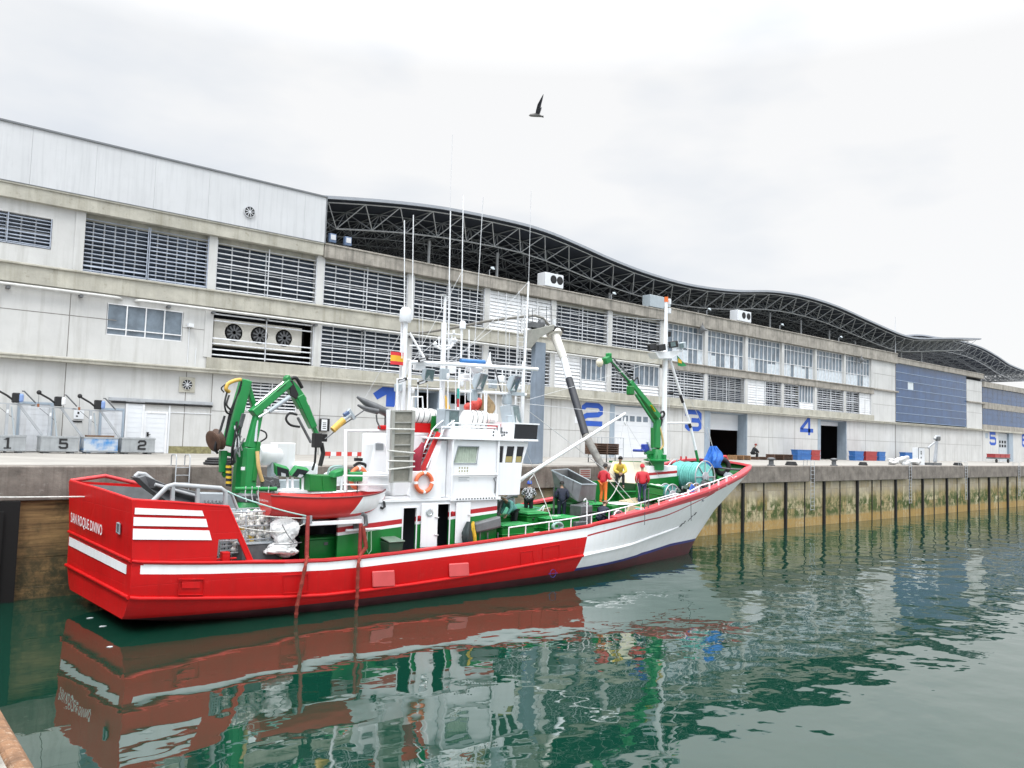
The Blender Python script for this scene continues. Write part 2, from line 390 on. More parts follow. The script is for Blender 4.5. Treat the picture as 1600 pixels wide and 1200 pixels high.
# --- horizontal beams, each its own part
def beam(x0, x1, z0, z1, proud, mat, lip=.0):
    m = MB(); r = random.Random(int(x0*7+z0)); x = x0
    m.box(x0, x1, -proud, .34, z0, z1)
    if lip: m.box(x0, x1, -proud-lip, -proud+.002, z1-.10, z1+.012)
    return m.build('beam', mat, hall, bevel=.02)
beam(-30, 139.7, 9.46, 9.72, .38, beam_m, .05)
beam(17.0, 102.6, 9.725, 10.42, .12, beam_m)
beam(-30, 59.6, 13.46, 14.5, .16, beam_m, .10)
beam(59.65, 102.5, 13.15, 13.95, .16, dirty_m, .10)
beam(102.55, 109.5, 13.75, 13.95, .25, dirty_m); beam(133.3, 140.5, 13.75, 13.95, .25, dirty_m)
beam(-30, 24.2, 17.80, 18.62, .30, beam_m, .06)
beam(24.25, 59.6, 17.72, 18.66, .30, dirty_m, .06)
beam(59.65, 109.0, 17.66, 19.02, .30, dirty_m, .08)
beam(109.05, 139.7, 17.75, 18.5, .30, dirty_m, .06)
for x0, x1 in ((59.65, 103),):  # stained fascia blocks under the lip
    pass
# --- pilasters
pil = [9.78, 17.04, 24.17, 31.3, 38.35, 45.5, 52.4, 59.7, 66.65, 73.75, 80.9, 88.05, 95.05, 102.2]
for x in pil:
    m = MB(); m.box(x-.25, x+.25, -.06, .5, 14.5 if x < 59 else 13.95, 17.8 if x < 59 else 17.66)
    if x > 17: m.box(x-.25, x+.25, -.06, .5, 10.42, 13.46 if x < 59.6 else 13.15)
    m.build('pilaster', concrete, hall, bevel=.015)
louvpane_m = M('dim glass behind louvres', (.030,.042,.060), .12, .6, .9)
# --- louvred openings
def louvre(x0, x1, z0, z1, mode='open', n=None, mat=None, bars=6, back=True, mid=True):
    m = MB(); n = n or max(4, round((z1-z0)/.285)); dz = (z1-z0)/n
    mat = mat or (slatwhite_m if mode == 'closed' else slat_m)
    ang = {'open': 32, 'closed': 74, 'thin': 20}[mode]; ch = {'open': .135, 'closed': .285, 'thin': .06}[mode]; jit = random.Random(int(x0*17+z0*5))
    rot = Matrix.Rotation(R_(ang), 3, 'X')
    for k in range(n):
        m.obox(((x0+x1)/2, .10, z0+dz*(k+.5)+jit.uniform(-.012, .012)), (x1-x0-.04, ch, .022), Matrix.Rotation(R_(ang+jit.uniform(-7, 7)+(14 if jit.random() < .08 else 0)), 3, 'X') @ Matrix.Rotation(jit.uniform(-.0025, .0025), 3, 'Y'))
    w = .045
    for x in ((x0+w/2, x1-w/2, (x0+x1)/2) if mid else (x0+w/2, x1-w/2)): m.box(x-w/2, x+w/2, -.03, .03, z0, z1)
    m.box(x0, x1, -.03, .03, z0-.02, z0+.03)
    o = m.build('louvre', mat, hall)
    if back:
        g = MB(); g.box(x0-.1, x1+.1, 1.0, 1.05, z0-.1, z1+.1); r = random.Random(int(x0*31+z0*7)); k = 0
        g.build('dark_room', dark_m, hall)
        g = MB()
        for i in range(1, bars): x = x0+(x1-x0)*i/bars; g.box(x-.035, x+.035, .42, .48, z0, z1)
        for z in (z0+(z1-z0)*.52,): g.box(x0, x1, .425, .475, z-.03, z+.03)
        g.build('window_frame', slat_m, hall)
        g = MB(); g.box(x0-.05, x1+.05, .50, .52, z0-.05, z1+.05); g.build('pane', louvpane_m, hall)
    return o
U0, U1, L0, L1 = 14.55, 17.62, 10.47, 13.36
louvre(4.4, 8.42, 15.5, 17.08, 'open', 8, slatblue_m)
louvre(9.98, 13.35, U0, U1, 'open', 13, slatblue_m, mid=False); louvre(13.4, 16.78, U0, U1, 'open', 13, slatblue_m, mid=False)
for x0, x1, mode in ((17.28,23.92,'open'),(24.43,31.03,'open'),(31.58,38.08,'open'),(38.62,42.0,'closed'),(42.03,45.25,'closed'),(45.75,52.13,'open'),(52.68,59.42,'open')):
    louvre(x0, x1, U0, U1, mode, 10 if mode == 'open' else 11)
for x0, x1, mode in ((24.43,31.03,'open'),(31.58,38.08,'open'),(38.62,45.25,'open'),(45.75,48.9,'closed'),(52.68,55.8,'open'),(59.98,66.38,'open'),(67.0,73.45,'thin'),(74.05,77.4,'closed'),(77.45,80.6,'open'),(81.2,84.4,'open'),(88.35,94.75,'open'),(95.35,98.8,'open'),(98.85,101.9,'closed')):
    louvre(x0, x1, L0, L1 if x0 < 59 else 13.1, mode, (10 if mode == 'open' else 10) if mode != 'thin' else 14)
def glazing(x0, x1, z0, z1, cols, rows=(.42,), name='window', depth=.12, fm=None, lower_white=False):
    fm = fm or slatwhite_m
    g = MB(); w = .06
    for i in range(cols+1):
        x = x0+(x1-x0)*i/cols; g.box(x-w/2, x+w/2, depth-.06, depth+.02, z0, z1)
    for t in (0,)+tuple(rows)+(1,):
        z = z0+(z1-z0)*t; g.box(x0, x1, depth-.065, depth+.015, z-w/2, z+w/2)
    f = g.build(name, fm, hall)
    p = MB(); p.box(x0, x1, depth+.03, depth+.05, z0, z1); p.build('pane', glassy_m, f)
    if lower_white:
        zz = z0+(z1-z0)*rows[0]; r = random.Random(int(x0*13))
        for i in range(cols):
            if r.random() < .75: MB().box(x0+(x1-x0)*i/cols+.05, x0+(x1-x0)*(i+1)/cols-.05, depth+.005, depth+.025, z0+.04, zz-.04-r.random()*.3*(r.random() < .3)).build('blind', M('pale window blind', (.55,.60,.64), .5, .2, 3), f)
    return f
for x0, x1, z0 in ((48.98, 52.1, 11.35), (55.9, 59.4, 11.35), (63.4, 66.3, 0), (84.5, 87.7, 11.2)):
    if z0:
        louvre(x0, x1, L0, z0-.05, 'closed', 3, mid=False); glazing(x0, x1, z0, 13.2, 5, ())
for x0, x1 in ((60.0, 66.35), (66.95, 73.45), (74.05, 80.6), (81.2, 87.75), (88.35, 94.75), (95.35, 101.9)):
    glazing(x0, x1, 14.0, 17.6, 8, (.40, .84), depth=.25, lower_white=True)
glazing(11.42, 15.5, 11.22, 12.95, 4, (.20,), depth=.06)
# --- condenser units behind the sparse slats
fan_m = M('cooling unit casing', (.60,.58,.52), .6, .1, 2)
m = MB()
for k, z in enumerate((10.62, 10.95, 11.3, 11.62, 12.7, 13.1)): m.obox((20.5, .06, z), (6.6, .12, .03), Matrix.Rotation(R_(38), 3, 'X'))
for x in (17.25, 20.65, 23.88): m.box(x-.025, x+.025, -.03, .03, L0, L1)
m.build('louvre', slat_m, hall)
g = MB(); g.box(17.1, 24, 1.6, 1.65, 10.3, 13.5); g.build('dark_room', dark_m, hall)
cu = MB(); cu.box(17.5, 23.3, .45, 1.5, 11.25, 12.9); cu = cu.build('cooling_unit', fan_m, hall, bevel=.03)
for x in (18.75, 20.4, 22.05):
    f = MB(); f.lathe([(.56, 0), (.58, -.06), (.5, -.08), (.48, .0), (.02, .02)], (x, .45, 12.12), (0, -1, 0), 24)
    f.build('fan', [black_m], cu, smooth=40)
    f = MB()
    for a in range(5): f.obox((x, .36, 12.12), (.9, .02, .10), Matrix.Rotation(R_(36*a+x*20), 3, 'Y'))
    f.build('fan_guard', dsteel_m, cu)
# --- ground level vent louvre and fans
louvre(19.55, 22.9, 7.32, 9.1, 'open', 9, slatwhite_m)
def wall_fan(x, z, y, r, sq=None):
    f = MB()
    if sq: f.box(x-sq, x+sq, y-.06, y, z-sq, z+sq)
    f.lathe([(r*1.08, .05), (r*1.08, .10), (r*.98, .10), (r*.98, .05)], (x, y, z), (0, -1, 0), 24)
    o = f.build('wall_fan', [beam_m if sq else slat_m], hall)
    h = MB(); h.lathe([(r*.97, .065), (.01, .07)], (x, y, z), (0, -1, 0), 24); h.build('duct', black_m, o)
    h = MB()
    for k in range(9):
        a = 2*math.pi*k/9; h.bar((x+.2*r*math.cos(a), y-.085, z+.2*r*math.sin(a)), (x+.92*r*math.cos(a+.15), y-.085, z+.92*r*math.sin(a+.15)), .04*r*3, .012, up=(0, 1, 0))
    h.lathe([(.22*r, .075), (.22*r, .10), (.01, .10)], (x, y, z), (0, -1, 0), 12); h.build('blade', slat_m, o)
wall_fan(15.95, 8.69, 0, .30, .45)
# --- upper cladding on the left
m = MB()
x = -30
while x < 24.2:
    x1 = min(x+3.1, 24.2); m.box(x+.004, x1-.004, -.34, -.28, 18.66, 21.68); x = x1
m.box(-30, 24.2, -.279, 8, 18.63, 21.66)
m.build('cladding', clad_m, hall)
m = MB(); m.box(-30, 24.26, -.42, 8, 21.685, 21.78); m.box(24.205, 24.28, -.36, 8, 18.6, 21.684); m.box(-30, 24.2, -.38, -.2, 18.625, 18.655); m.build('cladding_trim', M('dark trim', (.16,.17,.18), .5), hall)
wall_fan(19.02, 19.64, -.34, .33)
# --- service pipes
m = MB(); z = 13.28
m.tube([(-20, -.28, z+.02), (11.2, -.28, z), (11.9, -.2, z), (12.1, .02, z)], .09, 10); m.build('pipe', pipe_m, hall, smooth=40)
m = MB(); m.tube([(12.8, .02, z), (13.1, -.28, z), (59, -.28, z)], .085, 10); m.build('pipe', pipe_m, hall, smooth=40)
m = MB()
for x in (6.6, 10.0, 14.6, 17.2, 20.6, 23.9, 27.5, 31.3): m.box(x-.09, x+.09, -.36, 0, z-.22, z-.09)
m.build('pipe_bracket', dsteel_m, hall)
m = MB(); m.tube([(5, -.05, 12.9), (5, -.05, 9.75)], .07, 8); m.build('pipe', dsteel_m, hall, smooth=40)
m = MB(); m.cyl((15.9, -.03, 10), (15.9, -.03, 12.15), .025, 6); m.cyl((16.35, -.03, 9.8), (16.35, -.03, 10.9), .025, 6); m.box(15.75, 16.05, -.35, 0, 12.1, 12.3); m.build('conduit', white_m, hall)
# --- doors
def jambs(x0, x1, z1, t=.55):
    f = MB(); f.box(x0, x0+.18, -.02, 1.15, QZ, z1-.01); f.box(x1-.12, x1, -.02, 1.15, QZ, z1-.01); f.box(x0+.18, x1-.12, .3, 1.15, z1-.12, z1-.01)
    return f.build('door_frame', frame_m, hall)
def void(x0, x1, z1, mat=None, depth=9):
    g = MB(); g.box(x0-.6, x1+2.5, depth, depth+.1, QZ, z1+.5); g.box(x0-.7, x0-.6, 1.2, depth, QZ, z1+.5); g.box(x1+2.5, x1+2.6, 1.2, depth, QZ, z1+.5); g.box(x0-.7, x1+2.6, 1.2, depth, z1+.02, z1+.12)
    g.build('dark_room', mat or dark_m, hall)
def shutter(x0, x1, z0, z1, y=1.0, windows=0):
    s = MB(); n = max(1, round((z1-z0)/.55)); h = (z1-z0)/n
    for k in range(n): s.box(x0, x1, y, y+.06, z0+k*h+.008, z0+(k+1)*h-.008)
    s.box(x0, x1, y+.02, y+.05, z0, z1)
    o = s.build('shutter_door', white_m, hall, bevel=.01)
    for k in range(windows):
        xx = x0+.35+(x1-x0-.7)*(k+.5)/windows; w = (x1-x0)/windows*.31
        g = MB(); g.box(xx-w, xx+w, y-.02, y+.03, 7.95, 8.45); g.build('pane', glassy_m, o, bevel=.08, seg=2)
    return o
jambs(32.0, 34.15, 9.4); jambs(35.0, 38.0, 9.4); void(32.0, 38.0, 9.4); shutter(35.2, 37.9, QZ, 8.6)
jambs(53.1, 58.75, 9.38); shutter(53.28, 58.63, QZ+.01, 9.25, .25, 5)
f = MB(); f.box(52.66, 53.08, -.03, 0, QZ, 9.42); f.build('door_frame', frame_m, hall)
jambs(67.3, 74.05, 9.4); shutter(67.5, 73.92, 7.6, 9.28, 1.05); void(67.3, 74.05, 9.4, M('dark reddish interior', (.030,.016,.015), .9, .3, 1))
f = MB(); f.box(66.55, 67.28, -.03, 0, QZ, 9.42); f.build('door_frame', frame_m, hall)
jambs(89.1, 95.55, 9.38); shutter(89.3, 95.4, 8.75, 9.26, 1.05); void(89.1, 95.55, 9.38)
f = MB(); f.box(88.6, 89.08, -.03, 0, QZ, 9.4); f.build('door_frame', frame_m, hall)
# sliding doors and personnel door on the left
def leaf(x0, x1, z1, mat=white_m, ribs=True, handle=None, y=-.06):
    s = MB(); n = max(1, round((z1-QZ)/.27)); h = (z1-QZ-.04)/n
    for k in range(n): s.box(x0, x1, y, 0, QZ+.04+k*h+.006, QZ+.04+(k+1)*h-.006)
    s.box(x0, x1, y+.02, 0, QZ+.04, z1)
    o = s.build('door', mat, hall)
    f = MB(); f.box(x0-.12, x0, y-.03, 0, QZ, z1+.12); f.box(x1, x1+.12, y-.03, 0, QZ, z1+.12); f.box(x0, x1, y-.03, 0, z1, z1+.12); f.build('door_frame', frame_m if mat is not white_m else slatwhite_m, o)
    if handle:
        k = MB(); k.box(handle-.05, handle+.05, y-.07, y, QZ+.95, QZ+1.2); k.box(handle-.02, handle+.14, y-.1, y-.07, QZ+1.05, QZ+1.09); k.build('handle', black_m, o)
    return o
leaf(7.55, 8.95, 7.15, slat_m); leaf(11.45, 12.5, 7.0, slat_m); leaf(12.78, 13.55, 7.45, white_m); leaf(13.78, 14.85, 6.92, white_m, handle=13.9)
m = MB(); m.box(11.75, 17.5, -.16, 0, 7.55, 7.72); m.box(11.9, 17.5, -.12, 0, 7.42, 7.5, 1); m.build('sliding_rail', [steel_m, black_m], hall)
m = MB(); m.box(15.0, 15.1, -.05, 0, QZ, 7.5); m.box(15.1, 17.5, -.035, 0, 7.0, 7.04); m.build('wall_trim', white_m, hall)
m = MB(); m.box(15.12, 17.6, -.012, 0, QZ, QZ+.42); m.build('algae_stain', M('mossy plinth', (.24,.22,.11), .95, .5, 4, spots=.4, spot_col=(.42,.40,.34)), hall)
# small sign between the hoists
sg = MB(); sg.box(9.62+.45, 9.62+.95, -.03, 0, 6.45, 6.95); sg = sg.build('sign', white_m, hall)
k = MB(); k.box(10.24, 10.34, -.034, -.031, 6.72, 6.84); k.box(10.18, 10.28, -.034, -.031, 6.56, 6.64); k.box(10.0, 10.5, -.034, -.002, 6.28, 6.36); k.build('marking', black_m, sg)
# --- painted numbers
far = thing('far_market_hall', 'next concrete hall along the quay with blue strip windows and its own wavy roof', 'building', (139.8, YB, 0))
far_numbers = far
STROKES = {
 '2': [[(0,.74),(0,.87),(.16,1),(.84,1),(1,.87),(1,.62),(.84,.50),(.2,.44),(0,.32),(0,0),(1.08,0)]],
 '3': [[(0,.76),(0,.87),(.16,1),(.84,1),(1,.88),(1,.62),(.86,.515),(.36,.515)], [(.86,.515),(1,.40),(1,.12),(.84,0),(.16,0),(0,.13),(0,.25)]],
 '4': [[(.74,-.1),(.74,1.02),(.62,1.02),(0,.34),(0,.24),(1.12,.24)]],
 '5': [[(1,1),(.04,1),(.04,.56),(.84,.56),(1,.45),(1,.12),(.84,0),(.16,0),(0,.12),(0,.22)]],
 '6': [[(1,.8),(1,.88),(.84,1),(.16,1),(0,.88),(0,.12),(.16,0),(.84,0),(1,.12),(1,.44),(.84,.55),(.05,.55)]],
 '1': [[(.12,.78),(.5,1),(.5,-.08)]]}
def stroke_digit(name, txt, mat, parent, origin, xdir, ydir, w, h, t, depth=.012):
    """block numeral painted with a broad flat brush"""
    X, Y, O_ = Vector(xdir), Vector(ydir), Vector(origin); N = X.cross(Y).normalized(); m = MB(); layer = 0
    for line in STROKES[txt]:
        P = [Vector((t/2+a*(w-t), t/2+c*(h-t))) for a, c in line]; L, Rr = [], []
        for i, p in enumerate(P):
            d0 = (p-P[i-1]).normalized() if i else (P[1]-p).normalized(); d1 = (P[i+1]-p).normalized() if i < len(P)-1 else d0
            n0 = Vector((-d0.y, d0.x)); n1 = Vector((-d1.y, d1.x)); k = (n0+n1).normalized(); q = t/2/max(.5, k.dot(n0))
            L.append(p+k*q); Rr.append(p-k*q)
        for i in range(len(P)-1):
            m.add([O_+X*a.x+Y*a.y+N*(depth+layer) for a in (L[i], Rr[i], Rr[i+1], L[i+1])], [(0, 1, 2, 3)])
        layer += .004
    return m.build(name, mat, parent)
for txt, x0, x1, z0, z1 in (('2', 49.1, 51.75, 7.35, 9.38), ('3', 63.4, 66.05, 7.32, 9.40), ('4', 84.65, 87.5, 7.40, 9.42), ('5', 142.6, 145.5, 7.25, 9.40), ('6', 157.6, 160.6, 7.2, 9.5)):
    stroke_digit('door_number', txt, number_m, hall if txt < '5' else far_numbers, (x0-(139.8 if txt >= '5' else 0), 0, z0), (1,0,0), (0,0,1), x1-x0, z1-z0, .45)
m = MB(); m.prism([(28.55, -.012, 8.92), (29.3, -.012, 9.42), (30.35, -.012, 9.42), (30.35, -.012, 8.06), (29.62, -.012, 8.06), (29.62, -.012, 8.9), (28.9, -.012, 8.5)], (0, .012, 0)); m.build('door_number', number_m, hall)
m = MB(); m.box(48.3, 48.75, -.02, 0, 7.55, 8.1); m.box(140.9, 141.9, -.03, 0, 8.35, 9.15, 1); m.build('notice', [white_m, frame_m], hall)
# --- blue glazed stair block
blue_m = M('blue translucent panel', (.036,.080,.175), .20, .35, .5, streak=.4, streak_col=(.035,.065,.15))
m = MB(); nx, nz = 13, 7
for i in range(nx):
    for k in range(nz):
        x0 = 109.1+(133.3-109.1)*i/nx; z0 = 9.95+(17.7-9.95)*k/nz
        if (i, k) == (2, 4): continue
        m.box(x0+.01, x0+24.2/nx-.01, .02, .08, z0+.02, z0+7.75/nz-.02)
m.build('glazed_wall', blue_m, hall)
m = MB()
for k in range(nz+1): z = 9.95+7.75*k/nz; m.box(109.1, 133.3, -.02, .05, z-.035, z+.035)
m.build('glazing_bar', M('pale blue glazing bar', (.22,.30,.42), .4), hall)
m = MB(); m.box(112.85, 114.6, .04, .07, 14.4, 15.5); m.build('patch_panel', M('pale patch panel', (.55,.60,.62), .5), hall)
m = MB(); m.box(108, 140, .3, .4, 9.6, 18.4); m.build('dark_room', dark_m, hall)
# --- roof terrace, back and inside walls (dark under the canopy)
m = MB(); m.box(-30, 139.6, .36, 30, 17.45, 17.9); m.box(-30, 139.6, 29.5, 30, QZ, 17.3); m.box(-30, -29.6, .4, 29.5, QZ, 17.3); m.build('roof_slab', beam_m, hall)
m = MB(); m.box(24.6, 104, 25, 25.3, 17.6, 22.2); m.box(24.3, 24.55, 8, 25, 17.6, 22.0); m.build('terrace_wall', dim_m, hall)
# --- wavy canopy on a space frame
prof = [(24.5,22.2),(28.2,22.79),(32,23.3),(35.5,23.62),(42,23.9),(45.6,23.8),(49.5,23.35),(53.5,22.8),(58.2,22.35),(64,22.15),(69,22.35),(74,22.8),(80.4,23.66),(87.3,24.05),(94.9,23.86),(103.3,23.08),(112.8,22.25),(118,22.25),(123.3,22.75),(132,23.7),(144.6,24.95)]
def canopy(parent, prof, x0, x1, y0, y1, a, tip=None):
    N = int((x1-x0)/.9)+1
    rings = []
    for i in range(N+1):
        x = x0+(x1-x0)*i/N; z = smooth_tab(prof, x)
        ya, yb = y0, y1
        if tip and x > tip: ya = y0+(x-tip)*.05; yb = y1-(x-tip)*.9
        rings.append([(x, ya, z-.22), (x, ya, z), (x, yb, z), (x, yb, z-.22)])
    m = MB(); m.loft(rings)
    for j, f in enumerate(m.f):  # underside faces are the last quad of each ring
        pass
    r = m.build('roof', [roof_m], parent, smooth=30)
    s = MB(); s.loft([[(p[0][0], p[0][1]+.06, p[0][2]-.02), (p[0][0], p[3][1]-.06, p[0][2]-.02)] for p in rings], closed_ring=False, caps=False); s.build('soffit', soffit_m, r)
    t = MB(); nx = int((x1-x0)/a); ny = 6
    def top(i, j): x = x0+.6+i*a; return Vector((x, y0+.45+j*a, smooth_tab(prof, x)-.36))
    def bot(i, j): x = x0+.6+(i+.5)*a; return Vector((x, y0+.45+(j+.5)*a, smooth_tab(prof, x)-.36-1.55))
    ok = lambda i, j: not tip or x0+.6+i*a < tip+6 or j < 3
    for i in range(nx):
        for j in range(ny+1):
            if not ok(i, j): continue
            if i+1 < nx: t.tube([top(i, j), top(i+1, j)], .05 if j == 0 else .035, 4, mi=1 if j else 0)
            if j < ny: t.tube([top(i, j), top(i, j+1)], .045, 4, mi=1)
            if i+1 < nx and j < ny:
                B0 = bot(i, j)
                for q in ((i, j), (i+1, j), (i, j+1), (i+1, j+1)): t.tube([top(*q), B0], .035 if j else .042, 4, mi=1 if j or q[1] else 0)
                if i+2 < nx: t.tube([B0, bot(i+1, j)], .058 if j == 0 else .035, 4, mi=1 if j else 0)
                if j+1 < ny: t.tube([B0, bot(i, j+1)], .04, 4, mi=1)
    t.build('space_frame', [truss_m, truss_shade_m], r, smooth=60)
    return r
canopy(hall, prof, 24.6, 144.6, .9, 24, 2.9, 128)
for x in (27.8+7.1*i for i in range(14)):
    for y in (4.5,): MB().cyl((x+8, y, 17.6), (x+8, y, smooth_tab(prof, x+8)-1.9), .12, 8).build('canopy_post', truss_m, hall)
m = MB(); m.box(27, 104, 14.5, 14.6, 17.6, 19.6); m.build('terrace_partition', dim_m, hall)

# far hall beyond
m = MB(); m.box(0, 6.9, 0, .35, QZ, 9.5); m.box(13.5, 160, 0, .35, QZ, 9.5); m.box(6.9, 13.5, 0, .35, 9.4, 9.5); m.box(0, 160, .5, 20, QZ, 16.9); m.build('wall', concrete, far)
m = MB(); m.box(0, 160, -.35, .3, 9.46, 9.72); m.build('beam', beam_m, far); m = MB(); m.box(0, 160, -.1, .4, 9.73, 10.5); m.build('beam', dirty_m, far)
m = MB(); m.box(0, 160, -.1, .4, 13.1, 14.1); m.build('beam', dirty_m, far); m = MB(); m.box(0, 160, -.3, .4, 16.5, 17.35); m.build('beam', dirty_m, far)
for z0, z1 in ((10.5, 13.1), (14.1, 16.5)):
    m = MB()
    for i in range(70): m.box(.05+2.2*i, .05+2.2*i+2.16, .02, .06, z0, z1)
    for z in (z0+(z1-z0)/3, z0+(z1-z0)*2/3): m.box(0, 155, -.005, .03, z-.02, z+.02)
    m.build('strip_window', blue_m, far)
MB().box(6.9, 7.05, -.02, .5, QZ, 9.4).build('door_frame', frame_m, far); MB().box(11.6, 13.5, -.03, .5, QZ, 9.4).build('door_frame', frame_m, far)
s = MB(); s.box(7.05, 11.6, .3, .36, QZ, 9.3); s = s.build('door', M('grey door leaf', (.50,.53,.55), .5), far)
g = MB()
for i in range(3):
    for k in range(2): g.box(7.9+1.2*i, 8.6+1.2*i, .27, .31, 7.0+.65*k, 7.45+.65*k)
g.build('pane', dark_m, s)
prof2 = [(-18,23.2),(-8,24.6),(0,25.0),(6,25.3),(14,25.35),(20,25.06),(27,24.2),(33.5,23.2),(44,22.75),(60,24),(75,26),(90,26.3)]
canopy(far, prof2, -17.5, 88, 6.5, 24, 2.9)
# ================================================================== the fishing boat (boat coordinates: u forward, v to port, z up)
red_m = M('red hull paint', (.54,.005,.006), .42, .10, .9, .06, streak=.30, streak_col=(.33,.014,.012), spots=.10, spot_col=(.62,.12,.10), bscale=2)
white_h = M('white hull paint', (.88,.885,.89), .32, .03, .8, .04, streak=.25, streak_col=(.70,.66,.60), bscale=2)
blue_h = M('blue boot top', (.02,.025,.17), .4, .15, 2)
anti_m = M('maroon antifouling', (.075,.018,.022), .55, .35, 1.5, .2, spots=.25, spot_col=(.04,.03,.025))
green_m = M('green gloss paint', (.006,.165,.026), .35, .15, 1.2, 0, streak=.25, streak_col=(.005,.11,.02))
crane_m = M('crane green paint', (.010,.215,.050), .38, .14, 1.5, 0, streak=.2, streak_col=(.006,.12,.03))
gdeck_m = M('worn deck paint', (.028,.060,.042), .6, .4, 2, .2, spots=.4, spot_col=(.09,.085,.07)); tabl_m = M('teal table top', (.03,.22,.13), .5, .2, 2)
wpaint = M('white superstructure paint', (.80,.81,.82), .38, .035, 1, 0, streak=.22, streak_col=(.66,.63,.58))
wpipe = M('white pipe paint', (.78,.79,.80), .4, .04, 2)
stripe_r = M('dark red stripe', (.42,.014,.02), .4, .1, 2)
cap_red = M('cap rail red', (.60,.035,.04), .4, .12, 1.5, streak=.2, streak_col=(.5,.12,.12))
capbow_m = M('faded sky lit red rail', (.62,.075,.09), .5, .12, 1.5)  # sun-faded red, with bright sky on the rail put into the pink
grey_m = M('grey paint', (.30,.33,.35), .45, .1, 2)
lgrey_m = M('lamp housing grey', (.36,.41,.44), .4, .1, 2)
lens_m = M('lamp glass', (.10,.15,.155), .08, .35, 5)
chrome_m = M('lamp reflector', (.75,.76,.77), .15, .1, 3, metal=.8)
cable_m = M('grey stay wire', (.55,.56,.57), .5, .1, 2)
rope_w = M('off white rope', (.62,.62,.58), .8, .2, 8, .6, bscale=60)
rope_t = M('teal rope', (.17,.52,.47), .75, .18, 5, .9, bscale=40)
_nt = rope_t.node_tree; _bs = _nt.nodes['Principled BSDF']; _src = _bs.inputs['Base Color'].links[0].from_socket   # groove shade between the turns, put into the colour
_w = nd(_nt, 'ShaderNodeTexWave', bands_direction='Y', i_Scale=2.6, i_Distortion=1.2, i_Detail=2.0); _nt.links.new(coord(_nt), _w.inputs['Vector'])
_nt.links.new(mixc(_nt, ramp(_nt, _w.outputs['Fac'], [(.05, .75), (.35, 0)]), _src, (.05,.22,.20)), _bs.inputs['Base Color'])
rope_r = M('rusty red rope', (.24,.035,.022), .85, .3, 8, .8, bscale=50)
yellow_m = M('yellow paint', (.62,.38,.07), .5, .2, 3)
hose_m = M('tan hose', (.60,.42,.17), .6, .15, 3)
blackg = M('black glass', (.008,.010,.014), .08, .2, 2)
wood_m = M('bleached plywood', (.52,.42,.27), .8, .15, 2)
inox_m = M('stainless steel sheet', (.20,.205,.21), .38, .30, 1.6, metal=.55, streak=.3)

def plating(m, depth=.5):
    """welded plates: shallow seams and slightly dished panels, as on any steel hull"""
    nt = m.node_tree; bs = nt.nodes['Principled BSDF']; tc = nt.nodes.new('ShaderNodeTexCoord'); mp = nt.nodes.new('ShaderNodeMapping'); mp.inputs['Rotation'].default_value = (R_(90), 0, 0); nt.links.new(tc.outputs['Object'], mp.inputs[0])
    br = nd(nt, 'ShaderNodeTexBrick', i_Scale=1.0, i_Mortar_Size=.012, i_Mortar_Smooth=1.0, i_Brick_Width=2.3, i_Row_Height=.72); nt.links.new(mp.outputs[0], br.inputs['Vector'])
    n = noise(nt, tc.outputs['Object'], .9, 2, .5); ad = nd(nt, 'ShaderNodeMath', operation='MULTIPLY_ADD'); nt.links.new(br.outputs['Fac'], ad.inputs[0]); ad.inputs[1].default_value = -.25; nt.links.new(n, ad.inputs[2])
    bp = nd(nt, 'ShaderNodeBump', i_Strength=depth, i_Distance=.03); nt.links.new(ad.outputs[0], bp.inputs['Height']); nt.links.new(bp.outputs[0], bs.inputs['Normal'])
red_m.node_tree.nodes['Principled BSDF'].inputs['Specular IOR Level'].default_value = .3
plating(red_m, .55); plating(white_h, .45)
BT = thing('fishing_boat', 'red, white and green fishing boat moored along the quay wall', 'fishing boat', BO, BA)
SH = .035
railS = [(0,2.20),(2,2.03),(3.76,1.93),(5.85,1.80),(7.8,1.79),(11.6,1.93),(15,2.10),(19,2.37),(22.9,2.78),(26.3,3.16),(28.7,3.45),(30.8,3.74),(32.5,4.06),(34.3,4.40),(35.9,4.76),(36.1,4.85)]
halfG = [(.1,3.1),(4,3.25),(8,3.3),(15,3.3),(19,3.25),(22.9,2.96),(26.3,2.55),(28.7,2.28),(30.8,1.97),(32.5,1.56),(34.3,.98),(35.3,.58),(35.9,.24),(36.1,.03)]
halfW = [(.1,2.3),(1,2.55),(4,2.95),(8,3.05),(12,2.98),(16,2.90),(19,2.72),(22,2.20),(25,1.30),(27.5,.72),(30.4,.03)]
knkZ = [(0,1.14),(2,.95),(5.9,.64),(7.8,.62),(11.7,.72),(18.9,1.09),(23.2,1.27),(26.9,1.52),(30,1.78),(33,2.1),(36.1,2.4)]
afZ = [(0,.42),(3,.36),(8,.31),(12,.30),(18.7,.38),(22,.42),(26,.48),(30.6,.66)]
bandT = [(0,.07),(18,.07),(24,.2),(30,.34),(36.1,.34)]
stripT = [(0,.36),(5.9,.33),(8,.34),(12,.36),(19,.46),(23,.50),(26.3,.70),(30.2,.46),(31,.36),(36.1,.36)]
stemU = [(-3,27.2),(-1.4,29.2),(.25,30.42),(1.0,31.08),(1.86,31.93),(2.92,33.43),(4.2,35.5),(4.85,36.1)]
portX = [(0,0),(22,0),(26,.32),(29,.75),(32,1.0),(34,.7),(35.4,.28),(36.1,0)]
def rail_z(u, v):
    z = smooth_tab(railS, u); w = smooth_tab(halfG, u); t = (v+w)/max(.2, 2*w)
    return z+SH*(v+w)+smooth_tab(portX, u)*max(0, min(1, t))
